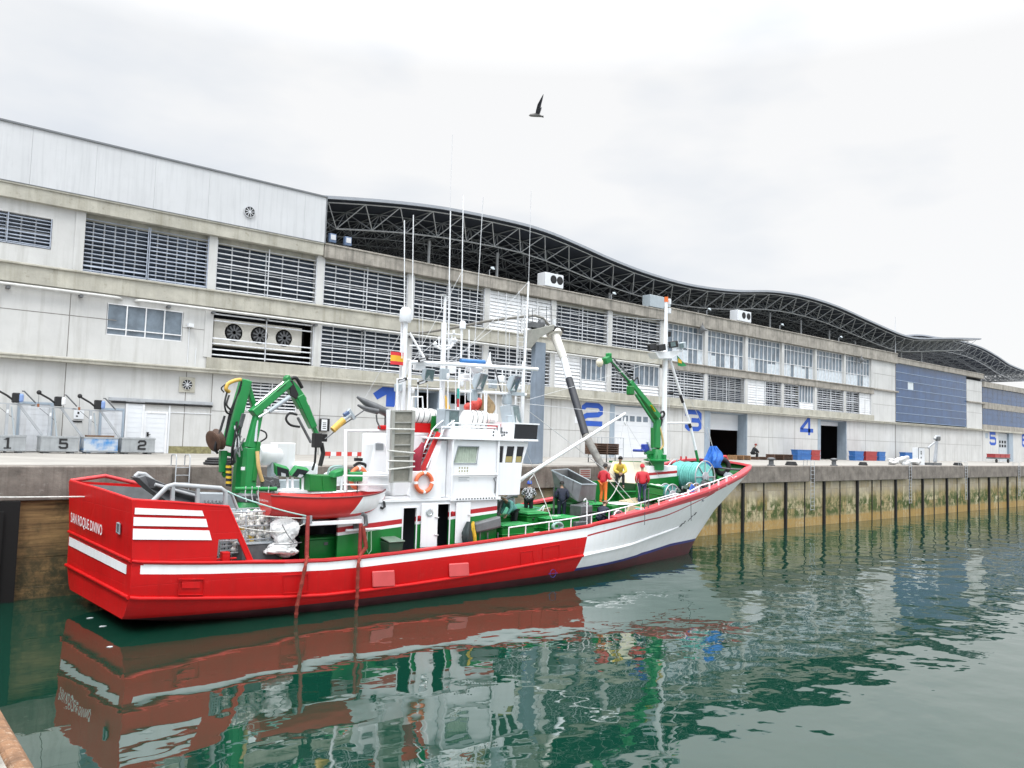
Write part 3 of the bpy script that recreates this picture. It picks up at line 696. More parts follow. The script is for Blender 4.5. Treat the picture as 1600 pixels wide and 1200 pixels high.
def hull_row(u, row, side):
    """row 0 keel .. 9 under the cap; side -1 starboard, +1 port -> point"""
    wg = smooth_tab(halfG, u); ww = smooth_tab(halfW, min(u, 30.4)); zr = smooth_tab(railS, u); lift = 0
    if side > 0: lift = SH*2*wg+smooth_tab(portX, u)
    zk = smooth_tab(knkZ, u)
    zt = [-1.5, -.9, -.15, smooth_tab(afZ, min(u, 30.6)), smooth_tab(afZ, min(u, 30.6))+.13, zk, zr-smooth_tab(stripT, u), zr-smooth_tab(stripT, u)+.075, zr-smooth_tab(bandT, u), zr]
    z = zt[row]
    # half breadth at this height
    t = (z-.25)/max(.3, zr-.25)
    if z <= .25: w = ww*max(.04, 1-((.25-z)/1.9)**1.6)
    else:
        flare = 1.0 if u < 18 else 1+1.3*min(1, (u-18)/12)
        tk = max(0, min(1, t)); side_t = 1-(1-min(1, tk*2.2))**2
        p = min(1, max(0, (u-17)/9)); w = ww+(wg-ww)*(side_t*(1-p)+tk**flare*p)
        if u < 19 and row >= 5: w = max(w, wg-.03)
    # stem: nothing stands forward of the raked stem line
    us = smooth_tab(stemU, z)
    return z, w, lift, us
rows = 10
us_l = [.1, .6, 1.5, 2.6, 3.76, 5, 6.5, 8, 10, 12, 14, 16, 17.5, 18.75, 18.78, 19.6, 21, 22.5, 24, 25.2, 26.4, 27.6, 28.6, 29.5, 30.4, 31.2, 32, 33, 34, 34.8, 35.4, 35.8, 36.1]
def hull_pt(i, row, side):
    u = us_l[i]; z, w, lift, us = hull_row(u, row, side)
    uu = u
    if u in (18.75, 18.78): uu = u+(z-.9)*.26
    if u > 24:  # squeeze the fore stations back onto the raked stem
        k = (u-24)/(36.1-24); uu = 24+(us-24)*k
        z2, w2, _, _ = hull_row(24+(36.1-24)*k, row, side); w = w2
        wl = [smooth_tab(halfW, 24), .02]
        if row <= 4: w = smooth_tab(halfW, 24)*(1-k)**.85*(1 if z > .25 else max(.04, 1-((.25-z)/1.9)**1.6))
        elif row < 9:
            z0 = .5; zt_ = smooth_tab(railS, u); t = max(0, min(1, (z-z0)/(zt_-z0)))
            w = smooth_tab(halfW, 24)*(1-k)**.85*(1-t**.95)+smooth_tab(halfG, u)*t**.95
        else: w = smooth_tab(halfG, u)
        if k >= .999: w = .015
    if u < 7 and row < 3:   # the counter is cut away under the stern
        q = (7-u)/7; uu = u+3.2*q*q*(3-row)/3+1.2*q*q; w *= 1-.35*q
    if u <= .6: uu += -.08*side*w*(.6-u)/.5+(0 if u > .1 else 0)
    lf = lift*max(0, min(1, (z+.3)/max(.5, smooth_tab(railS, u)+.3)))
    return (uu, side*w, z+lf)
hm = MB(); NI = len(us_l)
for side in (-1, 1):
    base = len(hm.v); hm.v += [hull_pt(i, r, side) for i in range(NI) for r in range(rows)]
    for i in range(NI-1):
        for r in range(rows-1):
            fwd = us_l[i] >= 18.77
            if r < 3: mi = 2
            elif r == 3: mi = 3 if fwd else 0
            elif r == 4 or r == 5: mi = 1 if fwd else 0
            elif r == 6: mi = 4 if fwd else 1
            elif r == 7: mi = 1
            else: mi = 0 if not fwd or us_l[i] < 21 else 5
            if not fwd and r == 6 and us_l[i] < .55: mi = 0
            if not fwd and r == 7 and us_l[i] < .55: mi = 0
            a = base+i*rows+r; q = [a, a+rows, a+rows+1, a+1]
            hm.f.append(q); hm.m.append(mi)
# transom
n = rows
S = [hull_pt(0, r, -1) for r in range(rows)]; Pt = [hull_pt(0, r, 1) for r in range(rows)]
for r in range(rows-1):
    hm.add([S[r], S[r+1], Pt[r+1], Pt[r]], [(0, 1, 2, 3)], 2 if r < 3 else 0)
hull = hm.build('hull', [red_m, white_h, anti_m, blue_h, stripe_r, capbow_m], BT, smooth=32)
def skin(i, side, z):
    """point of the hull skin of station i at height z"""
    P = [Vector(hull_pt(i, r, side)) for r in range(3, rows)]
    for p, q in zip(P, P[1:]):
        if z <= q.z: t = max(0, (z-p.z)/max(1e-4, q.z-p.z)); return p.lerp(q, t)
    return P[-1]
us_in = [i for i in range(NI) if us_l[i] >= .6]
def inset(p, side, k): return Vector((p.x-(.0 if k == 0 else .04), side*max(.006, abs(p.y)-k), p.z))
im = MB()
for side in (-1, 1):
    base = len(im.v); L = us_in
    for i in L:
        p = Vector(hull_pt(i, 9, side)); q = skin(i, side, p.z-.93-(smooth_tab(portX, us_l[i]) if side > 0 else 0))
        im.v += [inset(p, side, .08)-Vector((0, 0, .005)), inset(p.lerp(q, .5) if us_l[i] < 18 else skin(i, side, p.z-.46), side, .08), inset(q, side, .08)]
    for j in range(len(L)-1):
        for k in (0, 1): im.f.append([base+3*j+k, base+3*j+3+k, base+3*j+4+k, base+3*j+1+k]); im.m.append(0)
im.build('bulwark_lining', green_m, BT, smooth=40)
dk = MB()
for i in us_in:
    zs = hull_pt(i, 9, -1)[2]-.82; zp_ = hull_pt(i, 9, 1)[2]-.82; zp_ = zs+min(zp_-zs, .25)
    dk.v += [inset(skin(i, -1, zs), -1, .06), inset(skin(i, 1, zp_), 1, .06)]
for j in range(len(us_in)-1): dk.f.append([2*j, 2*j+2, 2*j+3, 2*j+1]); dk.m.append(0)
dk.build('deck', gdeck_m, BT)
def deck_z(u, v=-1.): return smooth_tab(railS, u)-.82+SH*(v+smooth_tab(halfG, u))
# rub rails and cap rail
def side_line(row, i0, i1, side, out=.0, dz=0): return [Vector(hull_pt(i, row, side))+Vector((0, side*out, dz)) for i in range(i0, i1)]
r_end = 24
rr = MB(); i19 = us_l.index(18.75)
for side in (-1, 1): rr.tube(side_line(5, 0, i19+1, side, .01), .065, 8)
rr.tube([Vector(S[5])+Vector((-.03, 0, 0)), Vector(Pt[5])+Vector((-.03, 0, 0))], .06, 8)
rr.build('rub_rail', red_m, BT, smooth=50)
rr = MB()
for side in (-1, 1): L = side_line(5, i19+1, r_end, side, .01); rr.tube(L, [.065]*(len(L)-2)+[.04, .015], 8)
rr.build('rub_rail', white_h, BT, smooth=50)
i4 = us_l.index(3.76)
def cap_sweep(idx, side, w, h):
    rings = []
    for i in idx:
        p = Vector(hull_pt(i, 9, side)); rings.append([(p.x, p.y+side*.05, p.z-.02), (p.x, p.y+side*.05, p.z+h), (p.x, side*max(.0, abs(p.y)-w), p.z+h), (p.x, side*max(.0, abs(p.y)-w), p.z-.02)])
    return rings
ib = us_l.index(21)
for side in (-1, 1):
    c_ = MB(); c_.loft(cap_sweep(range(i4, ib+1), side, .17, .05)); c_.build('cap_rail', cap_red, BT, smooth=40)
    c_ = MB(); c_.loft(cap_sweep(range(ib, NI), side, .42, .10)); c_.build('cap_rail', capbow_m, BT, smooth=40)
# stern bulwark block
def panel(name, poly, th, mat, axis, parent=BT, bevel=0):
    off = {'v': (0, th, 0), 'u': (th, 0, 0)}[axis]; return MB().prism(poly, off).build(name, mat, parent, bevel=bevel)
vs_ = -3.12
zr0 = smooth_tab(railS, .1)
pts = [(.37, zr0-.12), (2.82, 1.86), (2.86, 2.68), (3.48, 2.66), (3.86, 1.86), (4.02, 1.86), (3.12, 3.68), (1.5, 3.85), (.26, 3.96)]
MB().prism([(u, vs_-.02*u*.25, z) for u, z in pts], (0, .09, 0)).build('stern_bulwark', red_m, BT)
zp = 4.17
MB().prism([(.36, -3.12, zr0-.14), (-.14, 3.1, zr0+.08), (-.26, 3.1, zp), (.0, 0, 4.08), (.25, -3.12, 3.96)], (.09, .0, 0)).build('transom_bulwark', red_m, BT)
MB().prism([(-.12, 3.1, zr0), (4.2, 3.2, 2.1), (3.4, 3.2, 3.1), (2.2, 3.16, 4.0), (-.24, 3.1, zp)], (0, -.09, 0)).build('stern_bulwark', red_m, BT)
MB().tube([(-.22, 3.05, zp), (.9, 3.1, zp+.16), (2.1, 3.12, 4.02), (3.3, 3.15, 3.3), (4.2, 3.15, 2.2)], .07, 8).build('bulwark_pipe', cap_red, BT, smooth=50)
MB().tube([(-.2, 3.1, zp), (.05, 0, 4.09), (.29, -3.08, 3.97), (1.5, -3.09, 3.86), (3.12, -3.1, 3.69), (4.0, -3.1, 1.9)], .05, 8).build('bulwark_pipe', red_m, BT, smooth=50)
for (x0, x1, z1a, z1b, z0a, z0b, xe) in (((211,316,793.5,798,803.5,806.5,319)), ((209,322,808,811,821.5,823.5,325)), ((208,327,826,829,843,844,331))):
    P = [b(x0, z1a, -3.16), b(x1, z1b, -3.16), b(xe, z0b, -3.16), b(x0-.5, z0a, -3.16)]
    MB().prism(P, (0, .014, 0)).build('white_stripe', white_h, BT)
# white band round the transom
P = [b(104, 834, 3.0), b(190, 882, -3.0), b(190, 891, -3.0), b(104, 843, 3.0)]
z1, z2 = 1.78+.0, 2.30
MB().prism([(.31, -2.75, 2.03), (-.15, 2.95, 2.24), (-.15, 2.95, 1.95), (.31, -2.75, 1.76)], (-.012, 0, 0)).build('white_stripe', white_h, BT)
nm = lettering('boat_name', 'SAN ROQUE DIVINO', white_h, BT, (-.205, 2.48, 2.74), (.08,-1,-.035), (-.035,-.003,1), 3.30, .40, .03, .012)
# raised welt at deck level round the stern, grey inner plating of the raised bulwark
MB().tube([Vector(hull_pt(i, 9, -1))+Vector((0, -.02, 0)) for i in range(i4+2)], .05, 8).build('deck_welt', red_m, BT, smooth=50)
MB().tube([Vector(hull_pt(0, 9, -1))+Vector((-.02, 0, 0)), Vector(hull_pt(0, 9, 1))+Vector((-.02, 0, 0))], .05, 8).build('deck_welt', red_m, BT, smooth=50)
gin = M('grey inner plating', (.20,.21,.215), .6, .25, 2)
MB().prism([(0, 2.99, 2.0), (4.0, 3.08, 2.1), (3.3, 3.08, 3.0), (2.2, 3.05, 3.9), (-.0, 2.99, zp-.1)], (0, -.015, 0)).build('inner_plating', gin, BT)
MB().prism([(.46, -2.95, 2.0), (-.02, 2.97, 2.1), (-.14, 2.97, zp-.06), (.11, 0, 4.02), (.36, -2.95, 3.88)], (.012, 0, 0)).build('inner_plating', gin, BT)
# stern details
MB().obox((.21, -2.1, 3.05), (.06, .26, .26)).build('hawse_hole', black_m, BT, bevel=.03)
m = MB(); m.tube([(.175, -2.1, 3.2), (.175, -1.95, 3.2), (.175, -1.95, 2.9), (.175, -2.25, 2.9), (.175, -2.25, 3.2)], .03, 6, closed=True); m.build('hawse_rim', grey_m, BT, smooth=50)
m = MB(); m.box(3.05, 3.3, -3.02, -2.78, 1.3, 2.25); m.cyl((2.85, -2.9, 2.02), (3.55, -2.9, 2.02), .04, 8); m.build('bollard', red_m, BT, bevel=.03)
hp = [b(279,905,-3.22), b(318,905,-3.22), b(317,929,-3.22), b(278,929,-3.22)]
m = MB(); m.tube([p for p in hp], .022, 6, closed=True); m.prism([p+Vector((0,.02,0)) for p in (b(284,908.5,-3.2), b(312,908.5,-3.2), b(312,919,-3.2), b(284,919,-3.2))], (0,-.035,0)); m.build('hull_port', red_m, BT)
plate = M('faded pink plate', (.60,.085,.085), .45, .1, 2)
for x0, x1, z0, z1, sk in ((582,618,892,917,1), (702,734,880,901,-2)):
    P = [b(x0, z0+1, -3.36), b(x1-1, z0-1, -3.36), b(x1, z1-1, -3.36), b(x0+1, z1+1, -3.36)]
    MB().prism(P, (0, .06, 0)).build('hull_plate', plate, BT, bevel=.03)
for P in (((813,863),(832,860),(834,881),(814,884)), ((848,856),(874,851),(874,872),(848,876)), ((442,899),(481,897),(481,925),(443,927))):
    MB().tube([b(x, y, -3.30) for x, y in P], .014, 5, closed=True).build('hull_port', red_m, BT)
m = MB()
c0 = b(864, 896, -3.22); m.tube([c0+Vector((.17*math.cos(t*.628), 0, .17*math.sin(t*.628))) for t in range(10)], .012, 5, closed=True); m.cyl(c0-Vector((.26,0,0)), c0+Vector((.26,0,0)), .012, 5); m.build('load_line', blue_h, BT)
# registration characters climbing the flare of the bow
m = MB()
for k in range(5):
    u = 29.6+.27*k; i = min(range(NI), key=lambda q: abs(us_l[q]-u)); j = i+1 if i < NI-1 else i
    zz = 1.72+.13*k; p = skin(i, -1, zz); q = skin(j, -1, zz+.12); t = (u-us_l[i])/max(.01, us_l[j]-us_l[i]); p = p.lerp(q, max(0, min(1, t)))
    upd = (skin(i, -1, zz+.3)-skin(i, -1, zz)).normalized(); fwd = (q-skin(i, -1, zz)).normalized(); nn = upd.cross(fwd).normalized()
    if nn.y > 0: nn = -nn
    p = p+nn*.015; w_, h_ = .12, .20
    segs = {0: ((0,0,0,1),(0,1,1,1),(1,1,1,0)), 1: ((0,0,1,0),(0,0,0,1),(0,.5,1,.5)), 2: ((.5,0,.5,1),), 3: ((0,0,1,0),(1,0,1,1),(0,1,1,1))}[k % 4]
    for a0, b0, a1, b1 in segs: m.bar(p+fwd*w_*a0+upd*h_*b0, p+fwd*w_*a1+upd*h_*b1, .03, .012, nn)
m.build('registration', black_m, BT)
# grey pipe rail over the stern bulwark
gp = M('grey pipe rail', (.36,.37,.38), .45, .1, 2)
A_ = [b(238,784,-3.0), b(262,760,-3.0), b(272,757.5,-3.0), b(345,763,-3.0), b(352,768,-3.0), b(352,790,-3.0)]
m = MB(); m.tube(A_, .075, 10)
for x0, y0, y1 in ((270,760,787), (309,763,790)): m.bar(b(x0, y0, -3.0), b(x0-1, y1, -3.0), .14, .1)
m.build('pipe_rail', gp, BT, smooth=50)
A_ = [b(345,763,-2.6), b(362,772,-2.4), b(371,795,-2.4)]; MB().tube(A_, .05, 8).build('pipe_rail', gp, BT, smooth=50)
# net ramp / grey conveyor over the stern
m = MB(); p0 = b(207,746,0.8); p1 = b(330,790,.8)
m.prism([b(203,745,1.6), b(216,741.5,1.6), b(248,756,1.2), b(300,768,1.2), b(330,778,1.2), b(330,795,1.2), b(262,792,1.2), b(222,762,1.6)], (0, -.9, .03)); m.build('net_ramp', dsteel_m, BT, bevel=.03)
m = MB(); m.tube([b(211,745,1.1), b(216,740,1.1), b(226,741,1.1), b(242,754,1.1), b(256,760,1.0), b(300,772,1.0)], .08, 8); m.build('ramp_pipe', gp, BT, smooth=50)
m = MB(); m.tube([b(242,757,.3), b(274,766,.3), b(318,778,.3)], .06, 8); m.build('ramp_pipe', gp, BT, smooth=50)
m = MB(); m.prism([b(313,770,-.4), b(364,771,-.4), b(372,800,-.4), b(372,850,-.4), b(313,850,-.4)], (0, .5, 0)); m.build('winch_casing', grey_m, BT, bevel=.03)
m = MB()
for k in range(5): x = 320+6*k; m.tube([b(x, 782, -.44), b(x, 786, -.48), b(x+3, 786.5, -.48), b(x+4, 783, -.44)], .02, 5)
m.build('casing_hooks', dsteel_m, BT)

# ------------------------------------------------------------------ deckhouses
def zb(u): return 2.78+(u-9.8)*.076
u0, u1, vS, vP = 7.25, 14.42, -2.6, 2.3
doors_l = [(9.9, 10.52, 1.70, 3.40), (11.42, 12.05, 1.85, 3.50)]
def wall_strip(z_lo, z_hi, mat, name):
    m = MB(); x = u0
    cuts = doors_l
    segs = []
    for a, c, dz0, dz1 in cuts: segs.append((x, a)); x = c
    segs.append((x, u1))
    for a, c in segs:
        m.prism([(a, vS, z_lo(a)), (c, vS, z_lo(c)), (c, vS, z_hi(c)), (a, vS, z_hi(a))], (0, .1, 0))
    for a, c, dz0, dz1 in cuts:  # above and below the doorways
        for za, zc in (((z_lo(a)), min(dz0, z_hi(a))), (max(dz1, z_lo(a)), z_hi(a))):
            if zc > za+.002: m.box(a, c, vS, vS+.1, za, zc)
    return m.build(name, mat, BT)
z_fl = lambda u: .75; z_g = lambda u: zb(u)-.09; z_w = lambda u: zb(u)+.02; z_r = lambda u: zb(u)+.20; z_t = lambda u: 3.62
wall_strip(z_fl, z_g, green_m, 'deckhouse_wall'); wall_strip(z_g, z_w, wpaint, 'deckhouse_band'); wall_strip(z_w, z_r, stripe_r, 'deckhouse_band'); wall_strip(z_r, z_t, wpaint, 'deckhouse_wall')
m = MB(); m.box(u0, u1, vP-.1, vP, .75, 3.62);  m.box(u1-.1, u1, vS+.101, vP-.1, .75, 2.95); m.build('deckhouse_wall', green_m, BT)
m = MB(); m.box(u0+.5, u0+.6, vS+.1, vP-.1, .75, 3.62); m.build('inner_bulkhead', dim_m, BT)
m = MB(); m.box(u1-.1, u1+.004, vS+.101, vP-.1, 2.95, 3.62); m.build('deckhouse_wall', wpaint, BT)
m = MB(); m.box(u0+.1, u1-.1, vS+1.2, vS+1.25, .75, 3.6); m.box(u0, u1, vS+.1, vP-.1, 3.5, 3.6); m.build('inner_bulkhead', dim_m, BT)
m = MB()
for (a, c, z0, z1) in doors_l:
    r_ = .05
    for z in (z0, z1): m.cyl((a-.02, vS-.02, z), (c+.02, vS-.02, z), .028, 6)
    for x in (a, c): m.cyl((x, vS-.02, z0-.02), (x, vS-.02, z1+.02), .028, 6)
m.build('door_coaming', wpaint, BT)
def boat_door(x0, x1, z0, z1, y, rz=0, port=False, mat=wpaint):
    d = MB(); d.box(0, x1-x0, -.06, 0, 0, z1-z0); o = d.build('door', mat, BT, bevel=.03, loc=(x0, y, z0)); o.rotation_euler.z = rz
    h = MB()
    if port: h.lathe([(.14, 0), (.16, .03), (.11, .045), (.10, .02), (.01, .02)], ((x1-x0)*.45, -.06, (z1-z0)*.80), (0, -1, 0), 16); h.build('porthole', chrome_m, o, smooth=40)
    h = MB()
    for t in (.3, .7): h.bar(((x1-x0)*.78, -.08, (z1-z0)*t), ((x1-x0)*1.02, -.08, (z1-z0)*t-.04), .05, .03)
    h.build('handle', wpaint, o)
    return o
boat_door(10.68, 11.40, 1.86, 3.54, vS-.05, R_(-6), True); boat_door(12.30, 13.02, 1.92, 3.54, vS-.03, 0)
m = MB()
for u in (10.6, 12.15): m.obox((u, vS-.06, 3.02+.07*(u-10.6)), (.10, .08, .12))
m.build('deck_lamp', stripe_r, BT, bevel=.02)
m = MB(); m.box(u0, u1-.0, vS-.06, vP+.05, 3.625, 3.70); m.box(12.0, 14.5, vS-.12, vS-.06, 3.60, 3.72); m.build('upper_deck', wpaint, BT)
# upper house
m = MB(); m.prism([(10.2, vS-.02, 3.70), (11.62, vS-.02, 3.70), (11.62, vS-.02, 4.76), (10.2, vS-.02, 4.76)], (0, .06, 0)); m.build('side_panel', wpaint, BT, bevel=.02)
win = [(12.33, 13.37, 5.05, 5.74, .2)]
W0, W1, WT = 12.02, 14.32, 5.98
m = MB()
m.box(W0, 12.14, vS, vS+.08, 3.71, WT); m.box(13.37, W1, vS, vS+.08, 5.06, WT); m.box(12.14, 13.37, vS, vS+.08, 5.74, WT); m.box(12.14, W1, vS, vS+.08, 3.71, 5.06)
m.prism([(12.14, vS, 5.06), (12.34, vS, 5.74), (12.14, vS, 5.74)], (0, .08, 0)); m.prism([(13.37, vS, 5.06), (13.37, vS, 5.74), (13.28, vS, 5.06)], (0, .08, 0))
# fore part with slanted front
m.prism([(W1, vS+.02, 3.76), (15.62, vS+.02, 3.76), (15.72, vS+.02, 5.1), (W1, vS+.02, 5.1)], (0, .08, 0)); m.prism([(W1, vS+.02, 5.78), (15.99, vS+.02, 5.78), (16.03, vS+.02, WT), (W1, vS+.02, WT)], (0, .08, 0))
for a, c, e, g in ((14.32, 14.34, 14.32, 14.36), (14.66, 14.78, 14.70, 14.88), (15.20, 15.34, 15.28, 15.42), (15.70, 15.73, 15.82, 15.99)):
    m.prism([(a, vS+.02, 5.1), (c, vS+.02, 5.1), (g, vS+.02, 5.78), (e, vS+.02, 5.78)], (0, .08, 0))
m.prism([(15.62, vS+.1, 3.76), (15.72, vS+.1, 5.1), (15.72, vP, 5.1), (15.62, vP, 3.76)], (-.08, 0, 0)); m.prism([(15.99, vS+.1, 5.78), (16.03, vS+.1, WT), (16.03, vP, WT), (15.99, vP, 5.78)], (-.08, 0, 0))
m.box(W0, 15.6, vP-.08, vP, 3.71, WT); m.box(W0, W0+.08, vS+.08, vP-.08, 3.71, WT)
m.build('wheelhouse', wpaint, BT)
m = MB(); m.prism([(15.72, vS+.12, 5.1), (15.98, vS+.12, 5.78), (15.98, vP-.1, 5.78), (15.72, vP-.1, 5.1)], (-.03, 0, 0)); m.build('window', blackg, BT)
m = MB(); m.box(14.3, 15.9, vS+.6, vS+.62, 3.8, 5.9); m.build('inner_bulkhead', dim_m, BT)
for a, c, e, g in ((14.34, 14.66, 14.36, 14.70), (14.78, 15.20, 14.88, 15.28), (15.34, 15.70, 15.42, 15.82)):
    f = MB().prism([(a, vS+.06, 5.1), (c, vS+.06, 5.1), (g, vS+.06, 5.78), (e, vS+.06, 5.78)], (0, .01, 0)).build('window', blackg, BT)
    if a > 14.5: MB().prism([(a+.03, vS+.045, 5.12), (c-.03, vS+.045, 5.12), (c-.0, vS+.045, 5.36), (a+.08, vS+.045, 5.36)], (0, .012, 0)).build('curtain', M('ochre curtain', (.33,.27,.11), .8), f)
# big side window with pleated curtain behind the glass
wf = MB(); wf.tube([(12.14, vS-.01, 5.06), (13.28, vS-.01, 5.06), (13.37, vS-.01, 5.74), (12.34, vS-.01, 5.74)], .03, 6, closed=True); wf = wf.build('window', grey_m, BT)
m = MB(); n = 60; rg = []
r = random.Random(3)
for i in range(n+1):
    u = 12.1+1.3*i/n; y = vS+.06+.02*math.sin(i*1.15)+.006*r.random(); rg.append([(u, y, 5.02), (u+.01*math.sin(i*.7), y, 5.78)])
m.loft(rg, closed_ring=False, caps=False); m.build('curtain', M('pale green curtain', (.40,.46,.38), .8, .15, 6), wf, smooth=60)
# slanted casing aft of the wheelhouse
m = MB(); m.prism([(10.9, vS+.25, 3.71), (12.0, vS+.25, 3.71), (12.0, vS+.25, 5.95), (11.75, vS+.25, 5.95)], (0, 1.2, 0)); m.build('engine_casing', wpaint, BT, bevel=.03)
m = MB(); m.box(10.3, 12.0, -1.2, 1.5, 3.71, 6.15); m.build('funnel_casing', wpaint, BT, bevel=.05)
# roof, brow, fascia
m = MB(); m.prism([(11.55, vS-.15, 6.0), (16.45, vS-.15, 6.0), (16.45, vS-.15, 6.09), (11.55, vS-.15, 6.07)], (0, 5.2, 0)); m.build('roof', wpaint, BT, bevel=.015)
m = MB(); m.prism([(12.0, vS+.0, 6.09), (14.7, vS+.0, 6.09), (14.5, vS+.3, 6.45), (12.2, vS+.3, 6.45)], (0, .05, 0)); m.box(12.2, 14.5, vS+.35, vP-.2, 6.09, 6.40); m.build('roof_fascia', wpaint, BT)
for x in (12.05, 14.35): MB().cyl((x, vS-.06, 3.65), (x, vS-.06, 6.65), .055, 10).build('pillar', wpipe, BT, smooth=50)
m = MB(); m.tube([(12.05, vS-.06, 6.55), (12.05, vS-.06, 6.65), (14.35, vS-.06, 6.65), (14.35, vS-.06, 6.55)], .03, 8); m.build('hand_rail', wpipe, BT, smooth=50); m = MB(); m.tube([(12.05, vS-.08, 4.60), (14.35, vS-.08, 4.62)], .035, 8); m.build('hand_rail', wpipe, BT, smooth=50)
m = MB(); m.box(12.05, 14.35, vS-.012, vS, 4.60, 4.605); m.build('panel_seam', grey_m, BT)
m = MB()
for i in range(14): m.lathe([(.03, 0), (.03, .012), (.005, .012)], (12.3+.145*i, vS-.121, 3.665), (0, -1, 0), 8)
m.build('scupper', black_m, BT)
m = MB()
for i in range(4):
    for j in range(3): x, z = 12.42+.13*i, 4.90-.13*j; m.box(x, x+.06, vS-.008, vS, z-.05, z+.02+.01*((i*j) % 2))
m.build('nameplate', M('brass letters', (.35,.33,.20), .5), BT)
m = MB()
for j in range(3): m.box(12.42, 12.95-.1*(j % 2), vS-.006, vS, 4.50-.07*j, 4.52-.07*j)
m.build('notice', grey_m, BT)
m = MB(); m.tube([(14.25, vS-.03, 3.85), (14.25, vS-.06, 4.3), (14.15, vS-.06, 4.45), (14.3, vS-.05, 4.5)], .02, 6); m.build('door_handle', dsteel_m, BT)
# black windscreen box on the roof front
m = MB(); m.prism([(15.15, vS+.0, 6.10), (16.5, vS+.0, 6.10), (16.55, vS+.0, 6.72), (15.2, vS+.0, 6.72)], (0, 3.5, 0)); m.build('windscreen_box', blackg, BT, bevel=.02)
m = MB(); m.prism([(15.1, vS-.02, 6.09), (15.18, vS-.02, 6.09), (15.24, vS-.02, 6.76), (15.14, vS-.02, 6.76)], (0, 3.5, 0)); m.prism([(15.14, vS-.03, 6.72), (16.6, vS-.03, 6.72), (16.6, vS-.03, 6.78), (15.14, vS-.03, 6.78)], (0, 3.5, 0)); m.build('windscreen_frame', wpaint, BT)
# checkered brow panels
m = MB()
for k, (u, z) in enumerate(((14.05, 6.3), (14.05, 6.17), (14.5, 6.3), (14.62, 6.3), (14.5, 6.17), (14.62, 6.2), (14.75, 6.3))): m.box(u, u+.09, vS-.03, vS-.01, z, z+.09)
m.build('brow_plate', dsteel_m, BT)
# red side ladder with white hand rails
lad = MB()
p0, p1 = b(660,735,-2.0), b(686,676,-2.0)
for dv in (0, .5): lad.bar(p0+Vector((0,dv,0)), p1+Vector((0,dv,0)), .05, .22)
lad = lad.build('stair', M('red stair', (.55,.02,.02), .4), BT)
for k in range(8):
    q = p0.lerp(p1, (k+.5)/8); MB().obox(q+Vector((0, .25, 0)), (.2, .48, .03)).build('step', grey_m, lad)
for o_ in (-.35, .16):
    m = MB(); q = Vector((o_, -.05, .1)); m.tube([b(660,735,-2.0)+q, b(686,676,-2.0)+q, b(690,668,-2.0)+q+Vector((.1, 0, 0)), b(694,662,-2.)+q+Vector((.3,0,.05))], .03, 8)
    m.build('hand_rail', wpipe, BT, smooth=50)
# red furled canvas hanging by the stair
m = MB(); P = [b(650,736,-2.2), b(648,722,-2.2), b(653,708,-2.2), b(658,700,-2.2), b(661,692,-2.2)]; m.tube(P, [.20, .26, .2, .12, .07], 10); o = m.build('folded_parasol', M('maroon canvas', (.28,.015,.035), .8, .2, 4, .4), BT, smooth=50)
# ================================================================== deck gear fixed to the boat
def bx(x0, yt, x1, yb, v, dep, mb=None):
    """box whose starboard face is measured from two pixel corners at distance v"""
    mb = mb or MB(); p = b(x0, yb, v); q = b(x1, yb, v); t = b((x0+x1)/2, yt, v)
    return mb.box(p.x, q.x, v, v+dep, (p.z+q.z)/2, t.z)
def group(name, loc=(0,0,0), label=None):
    o = bpy.data.objects.new(name, None); COL.objects.link(o); o.parent = BT; o.location = loc; o.empty_display_size = .2
    return o
def wire(p, q, r=.012, mat=None, sag=0, name='stay_wire'):
    P = [p.lerp(q, t/8)-Vector((0, 0, sag*4*(t/8)*(1-t/8))) for t in range(9)] if sag else [p, q]
    return MB().tube(P, r, 5).build(name, mat or cable_m, BT)
# aft working platform, with dark space and posts below
m = MB(); m.box(3.9, 7.4, -1.7, 2.6, 2.88, 2.98); m.build('aft_platform', dsteel_m, BT, bevel=.02)
for u, v in ((4.0, -1.6), (4.0, 2.5), (5.6, -1.6)): MB().cyl((u, v, .9), (u, v, 2.88), .06, 8).build('platform_post', green_m, BT, smooth=50)
m = MB(); m.box(5.0, 7.3, .2, 2.3, .95, 2.2); m.build('platform_shade', dim_m, BT)  # dark block added as the shade below the platform
m = MB(); P = [b(480,813,-2.9), b(566,813,-2.9)]; m.box(P[0].x, P[1].x, -2.95, -2.75, 2.93, 3.07); m.box(P[0].x, P[0].x+.12, -2.75, -1.7, 2.94, 3.05); m.box(P[1].x-.12, P[1].x, -2.75, -2.5, 2.94, 3.05); m.build('boat_cradle', wpaint, BT, bevel=.015)
post_r = M('red lashed post', (.30,.035,.03), .7, .4, 6, .5, spots=.3, spot_col=(.5,.35,.3))
for x, y0, y1 in ((481, 806, 872), (564, 818, 868)):
    p = b(x, y0, -2.98); q = b(x-2, y1, -3.0); MB().tube([p, q], .075, 8).build('davit_post', post_r, BT, smooth=50)
m = MB(); bx(474, 806, 488, 818, -2.99, .2, m); m.build('post_head', grey_m, BT, bevel=.02)
m = MB(); m.tube([b(566,803,-3.0), b(571,806,-3.0), b(572,820,-3.0), b(566,822,-3.0)], .08, 8); m.build('davit_arm', dsteel_m, BT, smooth=50)
m = MB(); m.tube([b(540,829,-2.72), b(594,826,-2.72)], .05, 8); m.build('wall_pipe', wpipe, BT, smooth=50)
m = MB(); bx(553, 816, 566, 829, -2.7, .1, m); m.build('wall_box', dsteel_m, BT, bevel=.02)
